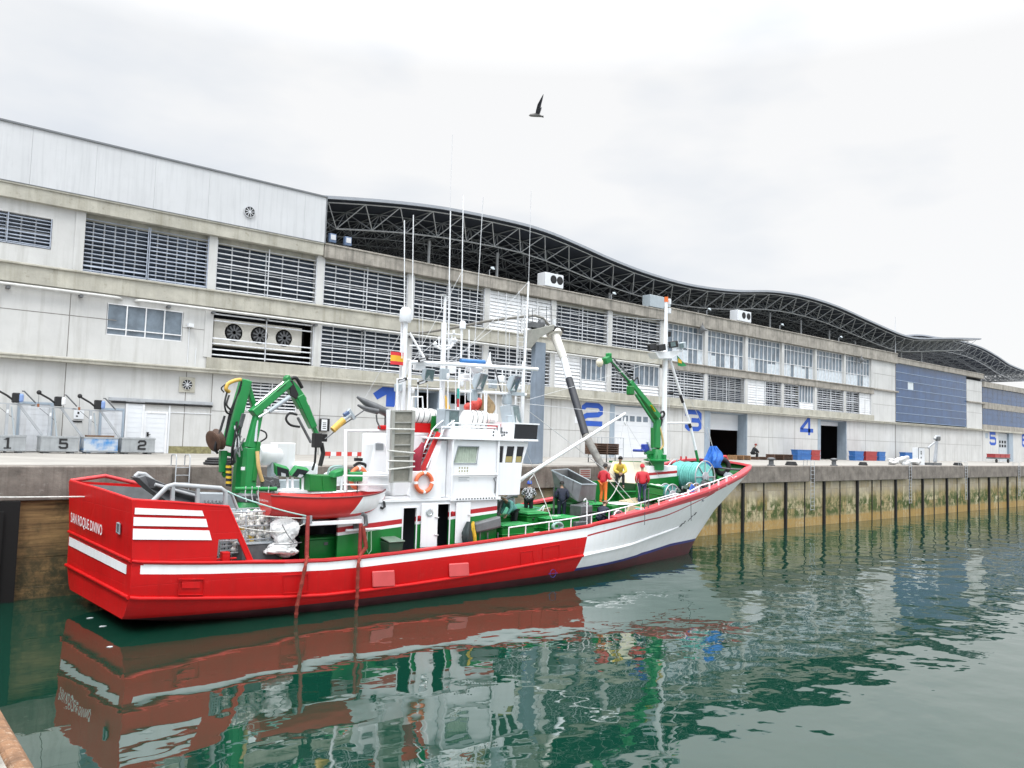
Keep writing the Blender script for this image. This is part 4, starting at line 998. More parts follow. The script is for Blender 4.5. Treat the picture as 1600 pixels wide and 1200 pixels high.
# light rope bights hanging from the wall pipe
m = MB(); m.tube([b(574,828,-2.74), b(573,860,-2.76), b(576,866,-2.76), b(580,860,-2.76), b(580,828,-2.74)], .018, 5); m.build('rope_bight', M('pale green rope', (.35,.52,.36), .8), BT)
for x in (601, 598): pass
# ---------- aft cranes
def arm(p0, p1, w, h, w1=None, h1=None, name='boom', parent=None, mat=None, up=(0,1,0)):
    return MB().bar(p0, p1, w, h, up, w1=w1, h1=h1).build(name, mat or crane_m, parent, bevel=.025)
def hose(pts, r, parent, mat=None, n=7, name='hose'):
    P = [Vector(p) for p in pts]; out = []
    for i in range(len(P)-1):
        p0 = P[max(i-1, 0)]; p1 = P[i]; p2 = P[i+1]; p3 = P[min(i+2, len(P)-1)]
        for k in range(6):
            t = k/6; out.append(.5*((2*p1)+(p2-p0)*t+(2*p0-5*p1+4*p2-p3)*t*t+(3*p1-p0-3*p2+p3)*t**3))
    out.append(P[-1]); return MB().tube(out, r, n).build(name, mat or black_m, parent, smooth=60)
K = group('crane'); v = -.25
base = b(386, 782, v); base.z = 2.98
m = MB(); m.lathe([(.52, 0), (.56, .08), (.50, .30), (.34, .52), (.30, .62)], base, n=24); m.build('pedestal', crane_m, K, smooth=35)
m = MB(); m.lathe([(.33, .60), (.36, .66), (.36, .82), (.30, .9)], base, n=24); m.build('slew_ring', dsteel_m, K, smooth=35)
piv = b(404, 640, v)
arm(base+Vector((.02, 0, .8)), b(391, 700, v), .42, .50, .36, .42, 'column', K)
arm(b(391, 700, v), b(405, 640, v), .34, .38, .26, .30, 'column', K)
arm(b(396, 752, v-.2), b(404, 690, v-.2), .16, .20, .14, .16, 'lift_cylinder', K, green_m)
MB().tube([b(399, 690, v-.18), b(402, 655, v-.1)], .06, 10).build('piston', chrome_m, K, smooth=50)
arm(b(394, 646, v), b(452, 597, v), .28, .44, .26, .40, 'boom', K)
arm(b(398, 634, v-.1), b(444, 596, v-.1), .05, .07, name='boom_pipe', parent=K, mat=chrome_m)
MB().tube([b(404, 652, v-.18), b(424, 640, v-.18)], .05, 8).build('piston', chrome_m, K, smooth=50)
MB().tube([b(420, 643, v-.18), b(453, 620, v-.18)], .085, 10).build('jib_cylinder', lgrey_m, K, smooth=50)
m = MB(); m.prism([b(447,590,v-.16), b(452,585,v-.16), b(456,592,v-.16), b(466,602,v-.16), b(480,622,v-.16), b(478,636,v-.16), b(470,640,v-.16), b(460,622,v-.16), b(450,606,v-.16)], (0, .34, 0)); m.build('knuckle', crane_m, K, bevel=.03)
arm(b(466, 618, v), b(489, 668, v), .30, .42, .26, .32, 'jib', K)
arm(b(482, 650, v), b(496, 682, v), .16, .18, name='jib_extension', parent=K)
arm(b(482, 632, v-.12), b(496, 668, v-.12), .05, .06, name='boom_pipe', parent=K, mat=chrome_m)
arm(b(465, 652, v-.15), b(486, 692, v-.15), .09, .10, name='hose_guard', parent=K, mat=dsteel_m)
m = MB(); m.prism([b(453,594,v-.2), b(457,594,v-.2), b(467,616,v-.2), b(464,624,v-.2), b(454,618,v-.2)], (0, .08, 0)); m.build('link_plate', black_m, K, bevel=.02)
hose([b(455,592,v-.1), b(463,591,v-.15), b(472,606,v-.1)], .07, K)
hose([b(464,648,v-.2), b(452,646,v-.3), b(447,655,v-.3), b(454,664,v-.3), b(468,667,v-.2)], .045, K)
hose([b(407,672,v-.2), b(415,676,v-.3), b(416,684,v-.3), b(407,690,v-.2)], .03, K)
hose([b(402,705,v-.25), b(404,730,v-.3), b(410,752,v-.25)], .075, K, hose_m)
m = MB(); m.obox(b(495, 688, v), (.30, .30, .55)); m.obox(b(505, 684, v), (.3, .12, .3)); m.tube([b(494,695,v), b(492,722,v), b(488,735,v)], .05, 6); m.tube([b(502,692,v), b(505,708,v), b(500,728,v)], .09, 8); m.build('grab_head', black_m, K, bevel=.02)
lettering('crane_text', 'crane', dsteel_m, K, b(432, 612, v-.19), (b(445,601,v-.19)-b(432,612,v-.19)), Vector((-.6,0,.8)), .01, .01) if False else None
m = MB(); m.bar(b(432, 612, v-.17), b(446, 600.5, v-.17), .02, .09, (0,1,0)); m.build('sticker', black_m, K)
m = MB(); m.box(*sorted((b(377,731,v-.28).x, b(383,731,v-.28).x)), v-.27, v-.25, b(380,734,v).z, b(380,729,v).z); m.build('sticker', white_m, K)
# the second, folded crane
K = group('folding_crane'); v = .55
p0 = b(356, 697, v); p1 = b(384, 594, v)
arm(p0, p1, .36, .54, .34, .46, 'boom', K); dlt = Vector((0, -.19, 0))
for s in (-.09, .04): arm(p0+dlt+Vector((s, 0, .03)), p1+dlt+Vector((s, 0, -.1)), .04, .05, name='boom_edge', parent=K, mat=green_m)
arm(b(384, 594, v), b(404, 660, v), .2, .26, .16, .22, 'link_arm', K)
arm(b(374, 668, v-.2), b(380, 646, v-.2), .16, .2, name='lift_cylinder', parent=K, mat=dsteel_m)
arm(b(371, 690, v-.15), b(376, 662, v-.15), .12, .14, name='lift_cylinder', parent=K, mat=dsteel_m)
arm(b(372, 770, v), b(376, 690, v), .36, .36, .30, .30, 'column', K)
arm(b(347, 738, v), b(349, 704, v), .2, .2, .26, .24, 'boom_head', K); arm(b(350, 708, v), b(366, 712, v), .14, .18, name='boom_head', parent=K)
MB().tube([b(349,738,v), b(353,744,v)], .1, 8).build('boom_end', green_m, K, smooth=50)
hose([b(376,593,v-.2), b(366,595,v-.3), b(356,600,v-.3), b(353,608,v-.3), b(358,612,v-.2)], .07, K, yellow_m)
hose([b(357,598,v-.3), b(346,606,v-.3), b(350,613,v-.3)], .025, K)
hose([b(355,612,v-.2), b(351,630,v-.35), b(354,644,v-.3), b(362,647,v-.2)], .035, K); hose([b(358,618,v-.2), b(354,632,v-.35), b(360,640,v-.3)], .035, K)
hose([b(351,650,v-.2), b(342,680,v-.3), b(336,700,v-.3), b(340,708,v-.2)], .045, K)
m = MB(); m.lathe([(.05, -.10), (.34, -.16), (.40, -.12), (.30, 0), (.40, .12), (.34, .16), (.05, .10)], b(337, 688, v-.1), (.86, .25, .3), 20); m.build('power_block', M('rusty brown roller', (.10,.055,.035), .6, .3, 4), K, smooth=50)
m = MB()
for i in range(9): m.cyl(b(357, 760-4.1*i, v-.3), b(357.7, 760-4.1*i-4.1, v-.3), .105, 10, mi=i % 2)
m.build('hazard_post', [black_m, M('hazard yellow', (.62,.40,.02), .5)], K, smooth=50)
m = MB(); m.box(3.75, 5.2, v-.3, v+.4, 2.985, 3.25); m.build('pedestal', crane_m, K, bevel=.04)
m = MB(); m.tube([b(367,764,-.9), b(432,764,-.9)], .075, 8); m.build('platform_rail', crane_m, BT, smooth=50)
for x in (384, 394, 404, 420): MB().tube([b(x,760,-.95), b(x-1,772,-.95), b(x+1,784,-.95)], .022, 5).build('rail_hook', cable_m, BT)
m = MB()
r = random.Random(4)
for i in range(14): m.obox(b(r.uniform(412,432), r.uniform(748,766), r.uniform(-.2,.4)), (r.uniform(.1,.35), .2, r.uniform(.1,.3)), Euler((0, r.uniform(-.4,.4), 0)).to_matrix())
m.build('valve_block', dsteel_m, BT, bevel=.02)
r = random.Random(9)
for k in range(9):   # hoses hanging about the folded crane
    x0, y0 = r.uniform(366, 384), r.uniform(650, 690); x1, y1 = r.uniform(360, 380), r.uniform(700, 730)
    hose([b(x0, y0, .2), b((x0+x1)/2+r.uniform(-6, 6), (y0+y1)/2+4, .1), b(x1, y1, .2)], .03, K, [black_m, dsteel_m, cable_m][k % 3])
for k in range(4): hose([p0.lerp(p1, .05)+Vector((-.22, -.2, .03*k)), p0.lerp(p1, .5)+Vector((-.25-.03*k, -.2, 0)), p1+Vector((-.22, -.2, -.1*k))], .022, K, black_m)
# white housings on the platform
m = MB(); p = b(404, 711, 1.5); q = b(424, 715, 1.5); m.lathe([(.02, 0), (.30, .02), (.40, .15), (.40, .75), (.3, .88), (.02, .9)], p+Vector((0,0,0)), (1, 0, 0), 20); m.build('tank', wpaint, BT, smooth=40)
m = MB(); bx(432, 692, 460, 738, 1.2, .7, m); m.build('white_housing', wpaint, BT, bevel=.02)
m = MB(); bx(423, 708, 431, 748, 1.2, .4, m); m.build('white_housing', lgrey_m, BT, bevel=.02)
m = MB(); bx(462, 723, 498, 745, .8, .9, m); m.build('white_housing', wpaint, BT, bevel=.12)
m = MB(); bx(438, 766, 520, 770, -.8, 2.6, m); m.build('boat_deck', wpaint, BT)
m = MB(); bx(432, 750, 484, 767, .4, .5, m); m.build('low_cabinet', lgrey_m, BT, bevel=.02)
for x in (449, 457, 473): MB().tube([b(x,768,-.6), b(x,746,-.6)], .05, 6).build('lamp_post', wpipe, BT)
def flat_lamp(c4, back=(0,.25,.1)):
    o = MB().prism(c4, back).build('floodlight', crane_m, BT, bevel=.02)
    ctr = sum((Vector(p) for p in c4), Vector())/4; g = [ctr+(Vector(p)-ctr)*.86+Vector((0, -.012, -.004)) for p in c4]
    MB().quad(*g).build('lens', blackg, o); g = [ctr+(Vector(p)-ctr)*.34+Vector((.02, -.02, -.1)) for p in c4]; MB().quad(*g).build('reflector', chrome_m, o)
flat_lamp([b(432,744,-.7), b(431,727,-.7), b(452,733,-.7), b(453,746,-.7)]); flat_lamp([b(454,744,-.7), b(464,731,-.7), b(484,735,-.7), b(472,748,-.7)])
m = MB(); p0 = b(484,768,-1.0); m.prism([b(484,768,-1.0), b(484,741,-1.0), b(503,743,-1.0), b(505,768,-1.0)], (0, .9, 0)); m.prism([b(505,768,-1.02), b(503,743,-1.02), b(527,743,-1.02), b(526,768,-1.02)], (0, .9, 0)); m.build('green_locker', green_m, BT, bevel=.02)
m = MB(); m.prism([b(521,747,-1.3), b(524,738,-1.3), b(541,732,-1.3), b(548,734,-1.3), b(544,742,-1.3)], (0, .5, 0)); m.build('green_hopper', crane_m, BT, bevel=.03)
# white pipe frame with cowl
m = MB(); m.tube([b(540,768,-1.4), b(540,673,-1.4), b(609,673,-1.4)], .075, 8); m.build('pipe_frame', wpipe, BT, smooth=50)
m = MB(); m.tube([b(533,768,.2), b(535,735,.2)], .05, 8); m.build('frame_leg', wpipe, BT, smooth=50)
for y in (743, 757): MB().tube([b(536,y,-2.35), b(606,y+1,-2.35)], .025, 6).build('guard_rail', wpipe, BT)
m = MB(); m.prism([b(574,768,-1.2), b(585,693,-1.2), b(588,690,-1.2), b(600,691,-1.2), b(606,700,-1.2), b(608,768,-1.2)], (0, .8, 0)); m.build('vent_cowl', wpaint, BT, bevel=.05)
m = MB(); bx(574, 739, 608, 768, -2.3, .9, m); m.build('white_locker', wpaint, BT, bevel=.02)
m = MB()
for k in range(6): z = b(593,693.5+1.8*k,-1.22); m.obox(z, (.34, .02, .03))
m.build('vent_louvre', grey_m, BT)
m = MB(); m.tube([b(607,640,-2.0), b(607,768,-2.0)], .09, 8); m.build('mast_leg', wpipe, BT, smooth=50)
hose([b(553,728,-.8), b(560,724,-.8), b(570,726,-.8), b(575,734,-.8)], .06, BT, black_m, name='hoop'); m = MB(); m.obox(b(560,718,-.8), (.3,.15,.12)); m.build('pennant_block', black_m, BT)
hose([b(512,742,0), b(516,731,0), b(528,728,0), b(538,730,0)], .04, BT, M('teal hose', (.35,.5,.47), .7)); hose([b(514,745,.1), b(520,734,.1), b(530,731,.1), b(540,735,.1)], .04, BT, MATS['teal hose'])
m = MB(); bx(515, 738, 540, 760, .2, .8, m); m.build('white_reel', wpaint, BT, bevel=.2, seg=2)
# grey hauler jaws pointing aft, on a bracket
m = MB(); m.tube([b(558,620,-1.4), b(570,628,-1.4), b(586,636,-1.4), b(612,648,-1.4)], [.05, .13, .17, .17], 8); m.tube([b(559,633,-1.5), b(572,639,-1.5), b(590,643,-1.5)], [.04, .10, .12], 8); m.build('hauler_jaw', dsteel_m, BT, smooth=50)
m = MB(); m.tube([b(588,648,-1.5), b(589,658,-1.5), b(594,669,-1.5)], .035, 6); m.obox(b(605,655,-1.4), (.14, .2, .55)); m.build('hauler_bracket', dsteel_m, BT)
m = MB(); m.lathe([(.3, 0), (.3, .12), (.2, .16), (.01, .16)], b(602,671,-1.4), n=16); m.build('hauler_base', red_m, BT, smooth=40)
m = MB(); m.tube([b(609,768,-2.4), b(609,640,-2.4)], .04, 6); m.build('gangway_guide', wpipe, BT)
for y0, y1 in ((670,671),(704,708),(720,721),(734,729)): MB().tube([b(606,y0,-2.98), b(648,y1,-2.98)], .028, 6).build('lashing', rope_w, BT)
# signal board and cradle on the roof edge
m = MB(); bx(643, 661, 674, 676, -1.25, .9, m); m.build('raft_cradle', red_m, BT, bevel=.02)
m = MB(); m.prism([b(676,650,-1.4), b(690,650,-1.4), b(688,676,-1.4), b(674,672,-1.4)], (0, .08, 0)); m.build('sidelight_board', green_m, BT)
m = MB(); bx(676, 644, 690, 650, -1.2, .3, m); m.build('sidelight_top', stripe_r, BT)
# ---------- masts, lamps, aerials on the wheelhouse
def pole(px, y0, y1, v, r, name='pole', mat=None, px1=None, n=8, parent=None):
    return MB().tube([b(px, y0, v), b(px1 if px1 is not None else px-(y1-y0)*.03, y1, v)], r, n).build(name, mat or wpipe, parent or BT, smooth=50)
pole(634, 488, 675, -.3, .10, 'mast'); pole(628, 500, 650, -.1, .045, 'mast'); pole(641, 566, 680, -.6, .07, 'mast')
m = MB(); m.lathe([(.02, .42), (.16, .40), (.235, .28), (.25, .1), (.25, -.12), (.22, -.2), (.02, -.2)], b(633.5, 496, -.3), n=20); m.build('radome', white_m, BT, smooth=50)
m = MB(); m.lathe([(.02, .2), (.10, .18), (.14, .08), (.14, -.16), (.02, -.17)], b(723, 508, -.2), n=16); m.build('radome', white_m, BT, smooth=50)
pole(722, 515, 560, -.2, .035)
m = MB(); m.tube([b(641,566,-.6), b(700,568.5,-.6), b(840,577,-.6)], .085, 8); m.build('gantry_bar', wpipe, BT, smooth=50)
m = MB(); m.tube([b(641,568,1.2), b(700,571,1.2), b(835,578,1.2)], .05, 8); m.build('gantry_bar', wpipe, BT, smooth=50)
m = MB(); m.tube([b(640,520,-.3), b(664,561,-.6)], .05, 8); m.build('gantry_brace', wpipe, BT, smooth=50)
pole(694, 505, 668, .2, .12, 'nav_mast'); pole(695.5, 462, 506, .2, .06, 'nav_mast'); pole(718, 575, 690, -.6, .055, 'gantry_leg'); pole(760, 612, 690, -1.2, .05, 'gantry_leg'); pole(818.5, 565, 690, -.6, .085, 'gantry_leg'); pole(807, 575, 665, -.4, .04, 'gantry_leg')
m = MB(); m.tube([b(716,611,-1.2), b(760,613,-1.2), b(822,617,-1.2)], .06, 8); m.build('lamp_bar', wpipe, BT, smooth=50)
m = MB(); m.tube([b(678,537,.2), b(684,543,.2), b(693,547,.2), b(704,543,.2), b(709,535,.2)], .05, 8); m.tube([b(679,541,.2), b(709,540,.2)], .035, 6)
for x, y0, y1 in ((680, 533, 542), (686, 526, 541), (706, 524, 541), (711, 526, 538), (703, 528, 541)): m.tube([b(x,y1,.2), b(x,y0,.2)], .035, 6)
for x, y in ((680,537),(708,531),(712,532)): m.sph(b(x,y,.2), .085, 8, 6)
m.tube([b(695,521,.2), b(723,523,.2)], .03, 6); m.tube([b(709,521,.2), b(709,516,.2)], .06, 6)
m.build('mast_arms', wpaint, BT, smooth=50)
m = MB(); m.lathe([(.02, 0), (.14, .02), (.16, .05), (.0, .07)], b(692, 462, .2), n=14); m.cyl(b(690,463,.2), b(690,482,.2), .02, 6); m.build('wind_sensor', white_m, BT, smooth=50)
m = MB(); m.tube([b(720,564,-.4), b(757,566,-.4)], .10, 12); m.build('radar_scanner', M('blue radar cover', (.03,.16,.42), .4), BT, smooth=50)
m = MB(); m.lathe([(.04, .1), (.34, .12), (.40, .0), (.34, -.12), (.05, -.22)], b(741, 576, -.3), n=18); m.cyl(b(741,582,-.3), b(740,600,-.3), .10, 10); m.build('radar_base', white_m, BT, smooth=50)
m = MB(); m.lathe([(.02, .15), (.12, .1), (.16, 0), (.1, -.14), (.02, -.15)], b(764, 570, -.3), n=12); m.tube([b(766,550,-.3), b(764,566,-.3)], [.02, .1], 8); m.build('antenna_cone', white_m, BT, smooth=50)
pole(766, 556, 612, -.5, .03, 'aerial_stay', px1=748); pole(768, 556, 620, -.2, .03, 'aerial_stay', dsteel_m, px1=785)
whips = [(632,344,480,632,-.2,.022),(646,336,500,644,.4,.022),(707,210,330,703,.6,.010),(704,330,560,700,.6,.028),(724,305,560,720,-.2,.024),(755,308,570,740,.3,.018),(830,298,440,826,-.4,.012),(826,440,575,820,-.4,.045),(655,475,565,655,.4,.014),(661,475,565,660,.4,.014),(672,526,562,672,.2,.012),(702,440,560,702,.9,.016),(733,515,562,733,.9,.03),(791,460,640,790,1.0,.018),(796,520,640,795,.9,.018),(779,455,560,778,.9,.014),(811,455,560,810,1.0,.018)]
for x, y0, y1, x1, v, r in whips: pole(x, y0, y1, v, r, 'whip_aerial', cable_m if r < .02 else wpipe, px1=x1, n=5)
# lattice mast
m = MB()
for x in (809, 820): m.tube([b(x, 486, .8), b(x-3, 665, .8)], .03, 5)
for k in range(24): y = 490+7.3*k; m.tube([b(809-k*.12, y, .8), b(820-k*.12, y+1, .8)], .014, 4)
m.build('lattice_mast', cable_m, BT)
# floodlights
def flood(px, py, w, h, v, tilt=-18, yaw=18, name='floodlight', dep=.28, frame=False):
    c = b(px, py, v); o = group(name, c); o.rotation_euler = (R_(tilt), 0, R_(yaw))
    rings = [[(-w/2, 0, -h/2), (w/2, 0, -h/2), (w/2, 0, h/2), (-w/2, 0, h/2)], [(-w*.3, dep, -h*.25), (w*.3, dep, -h*.25), (w*.3, dep, h*.3), (-w*.3, dep, h*.3)]]
    return o, rings
def flood_lamp(px, py, w, h, v, tilt, yaw, boxy=False, dep=.3):
    c = b(px, py, v); rot = Euler((R_(tilt), 0, R_(yaw)))
    m = MB(); e = .03
    if boxy:
        m.box(-w/2, w/2, 0, dep, -h/2, h/2)
    else:
        m.loft([[(-w/2, 0, -h/2), (w/2, 0, -h/2), (w/2, 0, h/2), (-w/2, 0, h/2)], [(-w*.32, dep, -h*.2), (w*.32, dep, -h*.2), (w*.32, dep, h*.3), (-w*.32, dep, h*.3)]])
    o = m.build('floodlight', lgrey_m, BT, bevel=.02, loc=c); o.rotation_euler = rot
    f = MB(); f.tube([(-w/2+e, -.01, -h/2+e), (w/2-e, -.01, -h/2+e), (w/2-e, -.01, h/2-e), (-w/2+e, -.01, h/2-e)], .028, 6, closed=True); f.build('rim', grey_m, o)
    g = MB(); x0 = -w*.40 if not boxy else -w*.18; g.quad((x0, -.012, -h*.40), (w*.44, -.012, -h*.40), (w*.44, -.012, h*.42), (x0, -.012, h*.42)); g.build('lens', lens_m, o)
    r = MB(); r.prism([(x0+.05, -.016, -h*.38), (w*.30, -.016, -h*.38), (w*.05, -.016, -h*.22), (w*.0, -.016, -.02), (-w*.02, -.016, h*.0)], (0, .003, 0)); r.build('reflector', chrome_m, o)
    return o
flood_lamp(706, 655, .92, .80, -2.0, 0, 14, True, .45); flood_lamp(806, 649, .92, .95, -1.6, -12, 24, True, .5)
flood_lamp(671, 586, .56, .54, -.9, 12, 12); flood_lamp(752, 597, .74, .80, -1.5, 20, 26); flood_lamp(805, 600, .74, .80, -1.4, 20, 26)
for x, y in ((661, 562), (628, 594), (660, 597)):
    m = MB(); m.obox(b(x, y, -.8), (.42, .2, .12), Matrix.Rotation(R_(-20), 3, 'Y')); o = m.build('led_lamp', black_m, BT, bevel=.02); m = MB(); m.obox(b(x, y+.6, -.91), (.3, .01, .07), Matrix.Rotation(R_(-20), 3, 'Y')); m.build('lens', chrome_m, o)
m = MB(); m.tube([b(620,660,-.8), b(621,592,-.8), b(641,592,-.8)], .05, 6); m.build('lamp_frame', wpipe, BT)
m = MB(); m.tube([b(643,640,-1.1), b(644,620,-1.1), b(660,620,-1.1), b(661,640,-1.1)], .035, 6); m.build('roof_rail', wpipe, BT)
for x, y0 in ((738, 612), (792, 618)):
    m = MB(); m.lathe([(.20, 0), (.24, .1), (.20, .45), (.06, .5)], b(x, y0+14, -1.1), n=12); m.build('lamp_ballast', lgrey_m, BT, smooth=40)
m = MB(); bx(800, 613, 820, 618, -1.3, .5, m); m.build('lamp_shelf', lgrey_m, BT)
# signal sticks in the roof rack
m = MB(); m.tube([b(716,607,-1.3), b(716,623,-1.3)], .055, 8, mi=0); m.tube([b(716,623,-1.3), b(715.5,636,-1.3)], .05, 8, mi=1); m.build('marker_pole', [M('teal paint', (.03,.30,.25), .5), stripe_r], BT, smooth=50)
m = MB(); m.tube([b(696,618,-.6), b(700,640,-.6)], [.03, .12], 8); m.build('marker_cone', yellow_m, BT, smooth=50)
# clutter round the wheelhouse top: thin rails, rungs, junction boxes, small lamps
for x0, y0, x1, y1, v in ((641,592,718,596,-.6),(641,606,690,608,-.6),(718,592,760,594,-.8),(760,600,818,603,-.8),(735,575,735,610,-.9),(700,596,700,640,-.7),(653,592,653,640,-.7),(668,600,668,640,-.7),(775,578,775,660,.3),(785,578,785,655,.3),(798,578,798,620,-.2),(628,520,628,560,-.4),(622,560,641,562,-.2),(712,575,712,640,.2),(727,578,727,660,.4),(752,580,752,650,.6),(640,540,665,541,-.3)):
    MB().tube([b(x0, y0, v), b(x1, y1, v)], .028, 5).build('roof_rail', wpipe, BT)
for k in range(9): MB().tube([b(628, 505+12*k, -.25), b(634, 505.3+12*k, -.25)], .018, 4).build('mast_rung', wpipe, BT)
for x, y, w_, h_, v, mt in ((655,572,.5,.35,-.4,wpaint),(694,585,.35,.5,-.1,lgrey_m),(706,578,.3,.3,.1,wpaint),(727,590,.4,.3,.3,wpaint),(770,600,.35,.4,.2,lgrey_m),(783,592,.25,.3,0,wpaint),(622,606,.25,.3,-.3,lgrey_m),(712,655,.3,.25,-1.4,wpaint),(770,652,.4,.3,-1.2,wpaint),(795,655,.25,.35,-1.9,lgrey_m)):
    m = MB(); m.obox(b(x, y, v), (w_, .25, h_)); m.build('junction_box', mt, BT, bevel=.02)
for x, y, v in ((700, 588, -.5), (722, 600, -.7), (811, 606, -.8), (645, 610, -.6)):
    m = MB(); m.lathe([(.02, .14), (.07, .12), (.08, 0), (.05, -.1), (.02, -.12)], b(x, y, v), n=10); m.build('signal_lamp', wpaint, BT, smooth=50)
for p_, q_ in (((641,566,-.6),(694,520,.2)), ((694,515,.2),(760,570,-.3)), ((826,440,.4),(700,575,.2)), ((724,420,-.2),(645,565,-.5)), ((833,578,-.6),(812,640,-.5)), ((826,470,.4),(700,566,-.2)), ((634,505,-.3),(560,640,1)), ((700,470,.6),(1036,500,.5)), ((823,625,-1),(1036,560,.4)), ((690,640,-.8),(612,645,-1.6))):
    wire(b(*p_), b(*q_), .009, sag=.05)
# roof rails
for y in (667,): MB().tube([b(690,680,-2.4), b(690,y,-2.4), b(775,y+1,-2.4), b(775,682,-2.4)], .03, 6).build('roof_rail', wpipe, BT)
for x in (735, 757): MB().tube([b(x,690,-2.4), b(x,610,-2.4)], .025, 6).build('roof_stay', wpipe, BT)
m = MB(); bx(770, 663, 788, 670, -1.8, .4, m); m.build('roof_box', stripe_r, BT); m = MB(); bx(778, 668, 796, 675, -1.9, .3, m); m.build('roof_box', dsteel_m, BT)
# derrick boom  forward of the wheelhouse and stays
m = MB(); m.tube([b(812,750,-1.2), b(977,646,-1.2)], [.09, .07], 10); m.build('derrick_boom', wpipe, BT, smooth=50)
wire(b(823,631,-1), b(977,647,-1.2)); wire(b(823,640,-1), b(960,745,-1.2), .016); wire(b(958,748,-1.2), b(1005,800,-1.6), .016); wire(b(833,737,-1.6), b(868,826,-2.9), .02, rope_w)
wire(b(833,737,-1.6), b(812,755,-1.4), .016); wire(b(977,648,-1.2), b(1000,780,-1.5), .008); wire(b(977,648,-1.2), b(967,700,-1.2), .008); wire(b(820,700,-1.5), b(835,735,-1.6), .012)
wire(b(975,655,-1.2), b(1030,745,.0), .008); wire(b(690,668,-1), b(780,690,-2.6), .008); wire(b(640,568,-.6), b(615,640,-1), .008)
wire(b(941,787,-1.5), b(971,745,-1.2), .02, rope_w, .3); wire(b(946,745,-.5), b(985,790,-1.0), .02, rope_w)
m = MB(); m.tube([b(977,652,-1.2), b(976,660,-1.2), b(978,664,-1.2)], .05, 6); m.build('boom_block', wpaint, BT)
hose([b(829,755,-.5), b(828,749,-.5), b(833,743,-.5), b(834,737,-.5)], .025, BT, cable_m, name='crane_hook')
# ---------- forward superstructure: house, crane, mast, boards, reels
m = MB(); bx(1013, 728, 1058, 761, .2, 1.5, m); m.build('fore_house', wpaint, BT, bevel=.03)
p, q = b(1013, 741, .2), b(1058, 737, .2); m = MB(); m.bar(p, q, .02, .13, (0, 0, 1)); m.build('house_band', stripe_r, BT)
p, q = b(1008, 758, .1), b(1060, 752, .1); m = MB(); m.bar(p, q, .04, .50, (0, 0, 1)); m.bar(p+Vector((0, -.005, .27)), q+Vector((0, -.005, .27)), .045, .05); m.build('fore_coaming', green_m, BT)
m = MB(); m.box(p.x-6.2, p.x, .4, .5, p.z-.9, p.z+.25); m.build('fore_coaming', green_m, BT)
bd_m = M('cream board', (.66,.60,.46), .7, .06, 1)
m = MB(); m.prism([b(947,752,.0), b(958,721,.6), b(1020,723,.6), b(1012,757,.0)], (.03, .05, .02)); m.build('cream_board', bd_m, BT)
m = MB(); m.prism([b(958,720,.62), b(1002,721,.62), b(1002,723,.62), b(958,722.5,.62)], (0, .3, 0)); m.build('board_cap', green_m, BT)
K = group('fore_crane'); v = .35
base = b(1026, 720, v)
m = MB(); m.lathe([(.40, -.5), (.42, -.05), (.70, 0), (.70, .06), (.42, .12), (.30, .55), (.27, .62)], base, n=24)
for k in range(8): a = k*math.pi/4; m.obox(base+Vector((.42*math.cos(a), .42*math.sin(a), .22)), (.22, .03, .26), Matrix.Rotation(a, 3, 'Z'))
m.build('pedestal', crane_m, K, smooth=35)
arm(b(1007, 706, v), b(1036, 704, v), .3, .14, name='outrigger', parent=K)
arm(b(1025, 700, v), b(1027, 655, v), .42, .32, .34, .28, 'column', K, up=(0,1,0))
arm(b(1019, 700, v-.2), b(1019, 668, v-.2), .14, .14, name='lift_cylinder', parent=K, mat=green_m)
arm(b(1027, 652, v), b(983, 596, v), .34, .44, .26, .30, 'boom', K)
arm(b(1022, 660, v-.12), b(993, 616, v-.12), .12, .14, name='boom_cylinder', parent=K, mat=crane_m)
MB().tube([b(1000, 625, v-.1), b(988, 608, v-.1)], .06, 8).build('piston', chrome_m, K, smooth=50)
for i, (dx, dy) in enumerate(((0, 0), (5, -1.5), (9, -4))):
    arm(b(981+dx, 598+dy, v-.06*i), b(952+dx*.6, 563+dy, v-.06*i), .07, .09, name='boom_extension', parent=K, mat=dsteel_m if i % 2 == 0 else chrome_m)
arm(b(985, 598, v), b(955, 564, v), .16, .18, .13, .14, 'boom_extension', K)
m = MB(); m.obox(b(949, 562, v), (.5, .3, .36), Matrix.Rotation(R_(-25), 3, 'Y')); m.obox(b(951, 556, v), (.22, .3, .3)); m.build('boom_head', crane_m, K, bevel=.04)
m = MB(); m.sph(b(937, 567, v), (.19, .19, .22)); m.build('winch_ball', bd_m, K, smooth=60)
m = MB(); m.obox(b(985, 610, v-.1), (.35, .35, .5)); m.build('winch', green_m, K, bevel=.06)
m = MB(); p, q = b(1017, 633, v-.25), b(1023, 643, v-.25); m.bar(p, q, .02, .16, (0,1,0)); m.build('sticker', M('yellow sticker', (.70,.50,.02), .5), K)
hose([b(1032,655,v), b(1038,648,v), b(1036,643,v), b(1031,647,v), b(1034,656,v), b(1032,665,v)], .06, K); hose([b(1031,668,v-.1), b(1034,680,v-.15), b(1036,695,v-.15), b(1031,703,v-.1)], .055, K, hose_m)
hose([b(990,596,v), b(996,590,v), b(998,600,v)], .04, K); hose([b(985,588,v), b(978,586,v), b(973,580,v)], .04, K)
arm(b(1017, 704, v-.4), b(1011, 690, v-.4), .1, .12, name='control_lever', parent=K, mat=lgrey_m)
m = MB(); m.obox(b(1000, 704, .1), (.9, .3, .14)); m.obox(b(1008, 699, .1), (.35, .35, .35)); m.build('blue_winch', M('blue cover', (.02,.05,.30), .5, .3), BT, bevel=.04)
K = group('foremast'); v = .5
